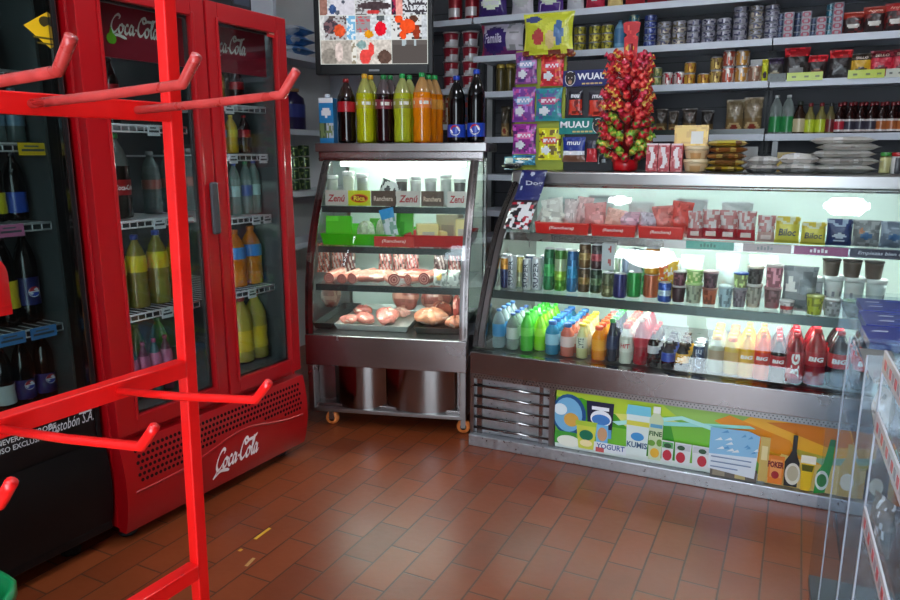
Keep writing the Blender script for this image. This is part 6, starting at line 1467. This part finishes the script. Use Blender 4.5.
for k in range(8):
    px = 838+k*10.6; lc = (176, 40, 56) if k == 0 else ((60, 56, 70) if k < 4 else (170, 96, 50)); sau.append((px, 10, 30, (44, 14, 12), (120, 26, 32), lc, 'sauce', f'dark sauce bottle with red cap, {ORD[k]} in the row after the dark-capped one'))
for k, (px, w, h, dr_, cp, lc, pf, lb) in enumerate(sau):
    u, ww, hh = at(BACK, px, .06, ZS2, w, h); bottle('sauce_bottle', lb, 'bottle', BACK, u, .06+ww/2, ZS2, hh, ww/2, dr_, cp, lc, (.06, .46) if pf == 'sauce' else (.06, .45), None, W, pf, 'sauce bottles on the second shelf', 'drink' if k > 1 else 'clear_plastic', lab2=(206, 200, 196) if k >= 6 else None)
for k in range(7):
    px = 842+k*10.6; u, ww, hh = at(BACK, px, .13, ZS2, 10, 31); bottle('sauce_bottle', f'dark red-capped sauce bottle in the row behind, {ORD[k]} from the left', 'bottle', BACK, u, .13+ww/2, ZS2, hh, ww/2, (44, 14, 12), (120, 26, 32), None, (.1, .4), None, W, 'sauce', 'sauce bottles on the second shelf')
# low shelf behind the counter bags
for k, (px, w, h, c, lb) in enumerate(((748, 14, 14, (150, 146, 140), 'pale carton under the pasta shelf, behind the flatbread'), (772, 5, 24, (120, 120, 120), 'narrow pale pack under the vinegar bottles'), (784, 16, 9, (190, 160, 60), 'yellow box on the low shelf behind the flatbread'))):
    u, ww, hh = at(BACK, px, .05, SH[0], w, h+16); single('low_carton', carton_mb(ww, .08, hh, c, 2, 2, side=c), lb, 'carton', BACK, u, .05, SH[0]+.002)
# narrow bay by the monitor
for k, (px, lb) in enumerate(((452.5, 'left'), (469.5, 'right'))):
    z = B0[2]+.003; u, ww, hh = at(BAY, px, .05, z, 14, 26); 
    single('coffee_tin', can_mb(hh, ww/2, lambda a, q: (206, 200, 200) if .12 < q < .5 and abs(a) < 1.0 else (150, 24, 36), 20, 8), f'red and white coffee tin at the top of the narrow bay, {lb} one', 'tin', BAY, u, .05+ww/2, z)
for j, (px, v, n, nm) in enumerate(((448, .05, 4, 'front stack'), (467, .05, 4, 'right stack'))):
    z = B0[1]+.003; u, ww, hh = at(BAY, px, v, z, 17, 14.5)
    for i in range(n): tub('noodle_cup', f'white and red noodle cup right of the monitor, {level(i, n)} of the {nm}', 'cup', BAY, u, v+ww/2, z+i*hh*.95, hh*.95, ww/2, (206, 200, 200), (190, 186, 186), ('nood', round(hh, 3)), lambda a, q: (150, 24, 44) if q > .38+.14*sin(a*1.5) and abs(a) < 1.4 else (206, 202, 204), 'noodle cups right of the monitor', .1)
for k, (px, w, c, lb) in enumerate(((442, 9, (150, 120, 70), 'brown biscuit pack left of the black cola pair'), (449, 8, (206, 196, 170), 'cream biscuit pack behind the black cola pair'), (470, 12, (60, 70, 90), 'dim blue pack behind the taller black cola bottle'))):
    z = B0[0]+.003; u, ww, hh = at(BAY, px, .05, z, w, 28); single('biscuit_pack', carton_mb(ww, .06, hh, lambda s, t, c=c: c if nz(s*4, t*9) > .3 else (140, 40, 36), 6, 12, side=c), lb, 'pack', BAY, u, .05, z)
# left wall shelves
z = SZ[2]+.003
for k, lb in enumerate(('bottom', 'middle', 'top')):
    u, ww, hh = at(SIDE, 300, .05, z, 30, 10); pouch('tissue_pack', f'blue and white tissue pack on the left wall shelf, {lb} of three', 'pack', SIDE, u, .16, z+k*hh*.95+hh*.5, ww*1.1, .17, hh*.93, lambda s, t, k=k: (70, 130, 190) if (t > .62 and s > .2) or nz(s*5, t*5, k) > .75 else (196, 206, 216), group='tissue packs on the left wall shelf', tilt=(pi/2, 0, 0))
z = SZ[1]+.003; u, ww, hh = at(SIDE, 304, .05, z, 27, 40)
t = thing('detergent_jug', 'dark blue jug with a pale label on the left wall shelf', 'jug', SIDE, u, .05+ww*.4, z)
part('jug_body', MB().lathe([(ww*.46, 0), (ww*.5, .01), (ww*.5, hh*.6), (ww*.44, hh*.78), (ww*.2, hh*.88), (ww*.18, hh*.92)], 22, (36, 26, 70), 'plastic', sy=.7), t); part('cap', MB().lathe([(ww*.2, hh*.92), (ww*.2, hh)], 14, (150, 110, 70), 'plastic'), t)
part('label', MB().lathe([(ww*.505, hh*.3), (ww*.505, hh*.62)], 22, lambda a, q: (196, 200, 190) if q > .5 else (50, 60, 130), 'plastic', sy=.71, caps=False), t)
z = SZ[0]+.003
for c in range(2):
    for i in range(4):
        u, ww, hh = at(SIDE, 299+c*11, .05, z, 12, 11)
        tin(f'green tin on the lowest left wall shelf, {level(i, 4)} of the {["left", "right"][c]} stack', SIDE, u, .05+ww/2, z+i*hh, hh*.97, ww/2*.96, lambda a, q: (40, 64, 40) if nz((a+4)*3, q*4) > .35 else (130, 150, 90), ('gt', 0), 'green tins on the left wall shelf')
single('dark_box', MB().box(-.05, .05, 0, .2, 0, .08, (30, 30, 36), 'plastic').box(-.04, .04, -.001, 0, .02, .06, (50, 56, 70), 'card'), 'small dark box on top of the red cooler', 'box', COKE, COKE.uz(238, 3, .05)[0], .03, 1.906)

# ------------------------------------------------------------------ drinks inside the red cooler
def cb(name, lb, px, y0, y1, w, z, dr_, cp, lc, lz=(.42, .62), pf='soda', mt='drink', txt=None, fr=COKE, v=.11, grp=None, fill=None, hmax=None):
    u, ww, hh = at(fr, px, v, z, w, y1-y0); 
    if hmax: hh = min(hh, hmax)
    lo, hi = (C0+.05+ww/2, CW-.027-ww/2) if fr is COKE else (.06+ww/2, PW-.025-ww/2)
    u = min(hi, max(lo, u))
    return bottle(name, lb, 'bottle', fr, u, v+ww/2, z, hh, ww/2, dr_, cp, lc, lz, txt, W, pf, grp, mt, fill=fill)
R = RZ
for px, dr_, cp, lc, lb, pf in ((224, (150, 140, 40), (90, 90, 40), (196, 190, 60), 'yellow soda bottle, top shelf behind the right red door', 'soda'), (243, (40, 12, 12), (150, 20, 26), (160, 24, 34), 'cola bottle beside the yellow one on the top shelf of the right red door', 'soda'), (233, (60, 40, 24), (150, 20, 26), None, 'dim bottle between the yellow and cola bottles on the top shelf', 'soda')):
    cb('soda_bottle', lb, px, 70, 106, 15, R[0]+.007, dr_, cp, lc, v=.11 if px != 233 else .22)
for k, (px, dr_, cp, lc, lb) in enumerate(((226, (226, 150, 40), (60, 110, 170), (90, 140, 190), 'orange juice bottle with blue label, second shelf of the right red door'), (237, (206, 180, 40), (190, 170, 40), (206, 200, 60), 'yellow bottle, middle of second shelf behind the right red door'), (250, (40, 12, 12), (150, 20, 26), (150, 24, 34), 'cola bottle at the right of the second shelf behind the right red door'))):
    cb('soda_bottle', lb, px, 118, 155, 13, R[1]+.007, dr_, cp, lc)
for k, px in enumerate((229, 240.5, 252, 263.5)):
    cb('water_bottle', f'clear water bottle on the third shelf of the right red door, {ORD[k]} from the left', px, 163, 215, 12, R[2]+.007, (176, 206, 200), (40, 130, 90) if k % 2 == 0 else (60, 90, 170), (150, 190, 190) if k % 2 else (60, 90, 160), (.35, .55), 'water', 'clear_plastic', grp='water bottles behind the right red door')
for k, px in enumerate((245, 264)):
    cb('juice_bottle', f'orange juice bottle with sky blue label behind the right red door, {["left", "right"][k]} one', px, 232, 289, 21, R[3]+.007, (226, 140, 24), (190, 110, 40), (60, 130, 200), (.5, .7), 'soda', 'drink', grp='orange juice bottles with blue labels', txt='')
for k, px in enumerate((252, 272)):
    u, ww, hh = at(COKE, px, .1, R[4], 22, 66); u = min(u, CW-.028-ww/2)
    bottle('soda_bottle', f'big pale yellow soda bottle on the lowest shelf of the right red door, {["left", "right"][k]} one', 'bottle', COKE, u, .1+ww/2, R[4]+.007, min(hh, R[3]-R[4]-.035), ww/2, (196, 186, 84), (150, 40, 30), (226, 206, 50), (.18, .5), 'Quatro', (30, 70, 40), 'soda', 'big pale yellow bottles', 'drink')
for k, px in enumerate((280, 244)):
    cb('soda_bottle', ['pale yellow bottle behind the big pair on the lowest shelf', 'pale yellow bottle at the left behind the big pair'][k], px, 300, 360, 16, R[4]+.007, (190, 180, 84), (150, 40, 30), (206, 190, 60), (.2, .5), v=.3, hmax=.27)
Lz = LZ
cb('cola_bottle', 'cola bottle on the top shelf of the left red door', 119, 62, 125, 15, Lz[0]+.007, (30, 10, 10), (30, 26, 26), (150, 20, 30), (.42, .6))
cb('cola_bottle', 'big cola bottle with a green cap, second shelf of the left red door', 128.5, 137, 221, 27, Lz[1]+.007, (40, 34, 30), (60, 140, 80), (150, 24, 30), (.28, .46), 'soda', 'drink', 'Coca-Cola', hmax=Lz[0]-Lz[1]-.03, fill=(.6, (110, 120, 116)))
cb('cola_bottle', 'cola bottle half hidden left of the green-capped one', 116, 145, 221, 24, Lz[1]+.007, (26, 10, 10), (150, 30, 34), (150, 24, 30), (.3, .46), v=.24, hmax=.3)
for k, px in enumerate((160, 178, 198)): cb('water_bottle', f'dim clear bottle behind the left red door, {ORD[k]} right of the cola', px, 160, 221, 18, Lz[1]+.007, (120, 136, 134), (110, 120, 120), (120, 60, 50), (.4, .55), 'water', 'clear_plastic', v=.2, hmax=.25)
for k, px in enumerate((126, 147, 168, 188)):
    cb('soda_bottle', f'yellow soda bottle on the third shelf of the left red door, {ORD[k]} from the left', px, 243, 316, 21, Lz[2]+.007, (150, 150, 70), (60, 80, 150), (206, 200, 40), (.5, .72), 'soda', 'drink', 'Quatro' if k else None, grp='yellow soda bottles behind the left red door', hmax=Lz[1]-Lz[2]-.03)
for k, px in enumerate((140, 151, 162, 173, 196)):
    cb('soda_bottle', f'small bottle low behind the left red door, {ORD[k]} from the left', px, 345, 400, 12, Lz[3]+.007, (40, 110, 110) if k % 2 == 0 else (110, 50, 80), (150, 50, 90), (190, 110, 150), (.5, .75), 'soda', 'drink', grp='small bottles at the bottom of the left red door')
for k, px in enumerate((146, 168)):
    cb('soda_bottle', f'green bottle in the second row low behind the left red door, {["left", "right"][k]}', px, 330, 390, 18, Lz[3]+.007, (70, 120, 70), (60, 110, 60), None, v=.26, hmax=.28)
# black cooler
PB = dict(fr=PF, v=.12)
for k, (px, lc, lb) in enumerate(((3, (190, 180, 40), 'cola bottle with a yellow label, upper shelf of the black cooler'), (24, (40, 70, 160), 'cola bottle with a blue label, upper shelf of the black cooler'), (-18, (40, 70, 160), 'cola bottle at the frame edge, upper shelf of the black cooler'))):
    cb('cola_bottle', lb, px, 150, 222, 20, PZ[1]+.007, (10, 9, 11), (20, 20, 30), lc, (.12, .42), hmax=PZ[0]-PZ[1]-.03, **PB)
for k, (px, lc, lb) in enumerate(((17, (206, 176, 40), 'cola bottle with a yellow label, middle shelf of the black cooler'), (38, (30, 34, 90), 'cola bottle with a round badge, middle shelf of the black cooler'), (-8, (30, 34, 90), 'cola bottle behind the red tag, middle shelf of the black cooler'))):
    cb('cola_bottle', lb, px, 236, 328, 21, PZ[2]+.007, (9, 8, 10), (20, 20, 30), lc, (.2, .5), hmax=PZ[1]-PZ[2]-.03, **PB)
for k, (px, lc, lb) in enumerate(((-8, (196, 166, 30), 'cola bottle with a yellow label, bottom shelf of the black cooler'), (13, (190, 194, 196), 'bottle with a silver label, bottom shelf of the black cooler'), (33, (30, 34, 100), 'cola bottle with a round badge, bottom shelf of the black cooler, left of two'), (54, (30, 34, 100), 'cola bottle with a round badge, bottom shelf of the black cooler, right of two'))):
    cb('cola_bottle', lb, px, 345, 418, 19, PZ[3]+.007, (9, 8, 10), (20, 20, 30), lc, (.15, .42), hmax=PZ[2]-PZ[3]-.03, **PB)
for k, px in enumerate((-20, 2, 22)):
    cb('water_bottle', f'pale bottle high in the black cooler, {ORD[k]} from the left', px, 90, 142, 18, PZ[0]+.007, (120, 140, 140), (110, 130, 140), (90, 120, 140), (.3, .5), 'water', 'clear_plastic', **PB)
for o in [o for o in bpy.data.objects if o.parent is None and o.get('label', '').find('round badge') >= 0]:
    lab = [c for c in o.children if c.name.startswith('label')][0]; b_ = [c for c in o.children if c.name.startswith('bottle_body')][0]
    rad = max(v_.co.x for v_ in b_.data.vertices); hh = max(v_.co.z for v_ in b_.data.vertices)
    mb = MB(); pepsi_ball(mb, rad*.5, hh*.36, rad*1.0); part('round_badge', mb, lab)
single('carton_pack', carton_mb(.2, .12, .13, lambda s, t: (150, 154, 156) if nz(s*7, t*5) > .4 else (96, 100, 104), 10, 6, side=(120, 124, 126)), 'pale grey carton high up in the black cooler', 'carton', PF, min(PF.u(12, .15, 1.62), PW-.18), .15, PF.uz(20, 72, .07)[1]+.007)

# ------------------------------------------------------------------ clear stand at the right
stand = thing('clear_display_stand', 'clear acrylic display stand with white and red label strips at the right', 'display stand', STAND)
XW = .42
ends = [(0.0, .965), (-.29, 1.0), (-.47, 1.04)]
for k, (y, zt) in enumerate(ends):
    p_ = part('divider_panel', MB().box(0, XW, y-.004, y, 0.0, zt, W, 'acrylic'), stand)
    part('panel_edge', MB().box(-.002, .0005, y-.005, y+.001, 0, zt, (150, 156, 168), 'plastic'), p_)
part('base', MB().box(0, XW, -1.1, .0, 0, .03, (70, 72, 78), 'plastic'), stand)
shz = [.3, .55, .785, .945, 1.045]
for k, zz in enumerate(shz):
    y0 = -.474; s_ = part('clear_shelf', MB().box(.012, XW, -1.1, y0-.001, zz-.012, zz-.006, W, 'acrylic'), stand)
    mb = MB(); mb.box(-.003, .0, -1.1, y0-.006, zz-.022, zz+.012, (206, 206, 210), 'plastic')
    for q in range(24):
        y = -1.09+q*.025; c = (196, 60, 70) if q % 2 else (150, 150, 160); mb.box(-.0036, -.003, y, y+.015, zz-.012, zz+.002, c, 'plastic')
    part('label_strip', mb, s_)
part('back_sheet', MB().box(XW, XW+.004, -1.1, .0, 0, 1.05, W, 'acrylic'), stand)
for k, zz in enumerate((.55, .8, .96)):
    part('clear_shelf', MB().box(.006, XW-.002, -.288, -.006, zz-.006, zz, W, 'acrylic'), stand)
# lower wing behind the first divider carries the blue boxes
part('clear_shelf', MB().box(.03, .4, .006, .62, .922, .93, W, 'acrylic'), stand)
part('divider_panel', MB().box(.03, .4, .62, .624, 0, .95, W, 'acrylic'), stand)
part('base', MB().box(.03, .4, .004, .62, 0, .03, (70, 72, 78), 'plastic'), stand)
part('corner_card', MB().box(.016, .075, -.28, -.03, .945, .948, (172, 164, 156), 'card'), stand, label='small grey card lying on the clear shelf')
for k, lb in enumerate(('blue chocolate box on the clear stand wing, nearest the dividers', 'blue chocolate box on the clear stand wing, middle of three', 'blue chocolate box on the clear stand wing, farthest from the dividers')):
    t = single('chocolate_box', MB().box(-.06, .06, 0, .172, 0, .02, (26, 46, 136), 'plastic'), lb, 'box', STAND, .1+.012*k, .02+.185*k, .9315, group='blue chocolate boxes on the clear stand', bevel=.002)
    mb = MB()
    for q in range(5):
        x = -.05+rnd(q, k)*.06; y = .015+q*.03; mb.poly([(x, y, .0212), (x+.035, y+.004, .0212), (x+.04, y+.02, .0212), (x+.01, y+.014, .0212)], (196, 206, 230) if q % 2 else (70, 100, 190), 'plastic')
    part('printed_lid', mb, t)
for k, (x, y, zz, w, h, c, lb) in enumerate(((.16, -.56, 1.05, .07, .16, (226, 190, 60), 'yellow snack bag standing on the top of the clear stand'), (.06, -.12, .803, .05, .09, (214, 206, 196), 'small pale pack behind the first clear divider'), (.1, -.2, .803, .06, .1, (190, 150, 60), 'amber snack pack between the clear dividers'), (.08, -.15, .553, .07, .12, (120, 110, 100), 'brownish pack on the low clear shelf'), (.12, -.62, .952, .06, .08, (206, 160, 60), 'golden pack on the upper clear shelf of the stand'), (.1, -.7, .79, .07, .1, (90, 84, 90), 'dark pack on the middle clear shelf of the stand'), (.1, -.6, .79, .06, .1, (206, 206, 210), 'white pack on the middle clear shelf of the stand'), (.12, -.56, .555, .07, .12, (70, 60, 60), 'dark brown pack on the lower clear shelf'), (.1, -.66, .555, .06, .11, (190, 186, 190), 'grey pack on the lower clear shelf'))):
    pouch('snack_pack', lb, 'pack', STAND, x, y, zz-(.0 if k else .0), w, h, .03, lambda s, t, c=c, k=k: c if nz(s*5, t*7, k) > .3 else ((226, 226, 226) if nz(s*5, t*7, k+2) > .5 else tuple(int(q*.6) for q in c)), rz=-pi/2+.4, seed=k)

# ------------------------------------------------------------------ green bin, red tag, scraps on the floor
zr = .46
def fl(x, y, z_):
    a = (x-450)/F; b = (300-y)/F; r = [fw[i]+a*rt[i]+b*up[i] for i in range(3)]; k = (z_-H)/r[2]; return (k*r[0], k*r[1], z_)
c1 = fl(33, 588, zr); t = thing('green_bin', 'green plastic bin standing on the floor at the lower left corner', 'bin', RACK); t.location = (c1[0], c1[1], 0); t.rotation_euler = (0, 0, radians(-6))
def binbody():
    mb = MB(); w, d = .34, .3
    def rr(sc, zz): return [(-w*.5+px_*sc*w*.5, -d*.5+py_*sc*d*.5, zz) for px_, py_ in [(max(-1, min(1, 1.18*cos(a))), max(-1, min(1, 1.18*sin(a)))) for a in [2*pi*i/32 for i in range(32)]]]
    rings = [rr(.8, 0), rr(.97, zr-.03), rr(1.0, zr-.03), rr(1.0, zr), rr(.93, zr), rr(.92, zr-.04), rr(.76, .01)]
    vs = [p for r_ in rings for p in r_]; fs = []
    for j in range(len(rings)-1):
        for i in range(32): fs.append((j*32+i, j*32+(i+1) % 32, (j+1)*32+(i+1) % 32, (j+1)*32+i))
    fs.append(tuple(range(31, -1, -1))); fs.append(tuple(6*32+i for i in range(32))); return mb.add(vs, fs, W, 'green_plastic', True)
part('bin_body', binbody(), t)
# red hanging tag at the picture's left edge, on a hook of the rack
uT, zT = RACK.uz(-6, 282, -.1)
t = thing('hanging_tag', 'red rounded plastic pouch hanging from the rack at the left picture edge', 'pouch', RACK)
ptz = RZS[0]; top_u, top_z = RACK.uz(13, 262, -.1); e1 = RACK.uz(13, 314, -.1); e0 = RACK.uz(2, 248, -.1)
wT = .1; x1 = e1[0]; x0 = x1-wT; zb = e1[1]; zt = e0[1]
def tagp(s, q):
    n = 1-max(0, (q-.6)/.4)**2*.35; cx = .5
    return cx+(s-.5)*n
mb = MB()
for off, fl_ in ((-.008, False), (.008, True)):
    mb.grid(lambda s, q: (x0+wT*tagp(s, q), -.1+off*(1-abs(2*s-1)**4)*(1-abs(2*q-1)**4), zb+(zt-zb)*q), 12, 14, lambda s, q: (250, 236, 230) if .78 < s < .93 and .2 < q < .34 and rnd(int(s*40), 1) > .4 else ((226, 20, 24) if q > .12 else (206, 16, 20)), 'plastic', flip=fl_)
part('pouch_body', mb, t)
part('hang_string', MB().tube([(x0+wT/2, -.1, zt-.004), (x0+wT/2, -.1, ptz+.004)], .0012, 5, (230, 226, 220), 'plastic'), t)
for k, (pts, c, lb) in enumerate(((((255, 539), (270, 528)), (226, 176, 50), 'strip of yellow tape stuck to the floor tiles'), (((246, 566), (254, 558)), (196, 150, 90), 'short pale tape scrap on the floor nearest the rack'), (((239, 551), (242, 549)), (214, 160, 60), 'tiny yellow scrap on the floor beside the tape'))):
    a, b_ = fl(*pts[0], .001), fl(*pts[1], .001); mb = MB(); d = Vector(b_)-Vector(a); n = Vector((-d.y, d.x, 0)).normalized()*.006
    c0 = (Vector(a)+Vector(b_))/2
    q = [Vector(a)-n-c0, Vector(b_)-n-c0, Vector(b_)+n-c0, Vector(a)+n-c0]
    mb.add([(p.x, p.y, 0) for p in q]+[(p.x, p.y, .0008) for p in q], [(3, 2, 1, 0), (4, 5, 6, 7), (0, 1, 5, 4), (1, 2, 6, 5), (2, 3, 7, 6), (3, 0, 4, 7)], c, 'card')
    o = tag(part('tape_scrap', mb), lb, 'scrap'); o.location = (c0.x, c0.y, .0003)

# ------------------------------------------------------------------ keep the goods clear of the curved front glass
def clear_of_glass(fr, curve, zlo, zhi, ulo, uhi, vhi):
    bpy.context.view_layer.update(); cols = {}
    for o in [o for o in bpy.data.objects if o.parent is None and o.get('category') not in (None, 'display case', 'cooler', 'rack', 'sachet strip')]:
        if not zlo-.01 < o.location.z < zhi: continue
        dx, dy = o.location.x-fr.o[0], o.location.y-fr.o[1]; uu = dx*fr.e[0]+dy*fr.e[1]; vv = dx*fr.n[0]+dy*fr.n[1]
        if not (ulo < uu < uhi and -.1 < vv < vhi): continue
        push = 0
        for q in [o]+list(o.children_recursive):
            if q.type != 'MESH': continue
            for vt in q.data.vertices:
                p = q.matrix_world @ vt.co
                v_ = (p.x-fr.o[0])*fr.n[0]+(p.y-fr.o[1])*fr.n[1]
                push = max(push, curve_v(curve, p.z)+.012-v_)
        row = o.name.startswith(('drink_bottle', 'energy_can')); key = 'sign' if o['category'] == 'sign' else (o.get('group') if row else (round(o.location.x, 2), round(o.location.y, 2)))
        cols.setdefault((row, key), []).append((o, push))
    for (row, key), lst in cols.items():
        push = max(p for o, p in lst)
        if push > 0:
            for o, p in lst:
                if row: o.location.x += push*fr.n[0]; o.location.y += push*fr.n[1]; continue
                k = push/max(.3, (o.location.x*fr.n[0]+o.location.y*fr.n[1]))      # straight back along the line of sight
                o.location.x += o.location.x*k; o.location.y += o.location.y*k
clear_of_glass(CASE, CP, .456, 1.19, 0, CL, .6)
clear_of_glass(MEAT, MP, .486, 1.3, 0, ML, .4)
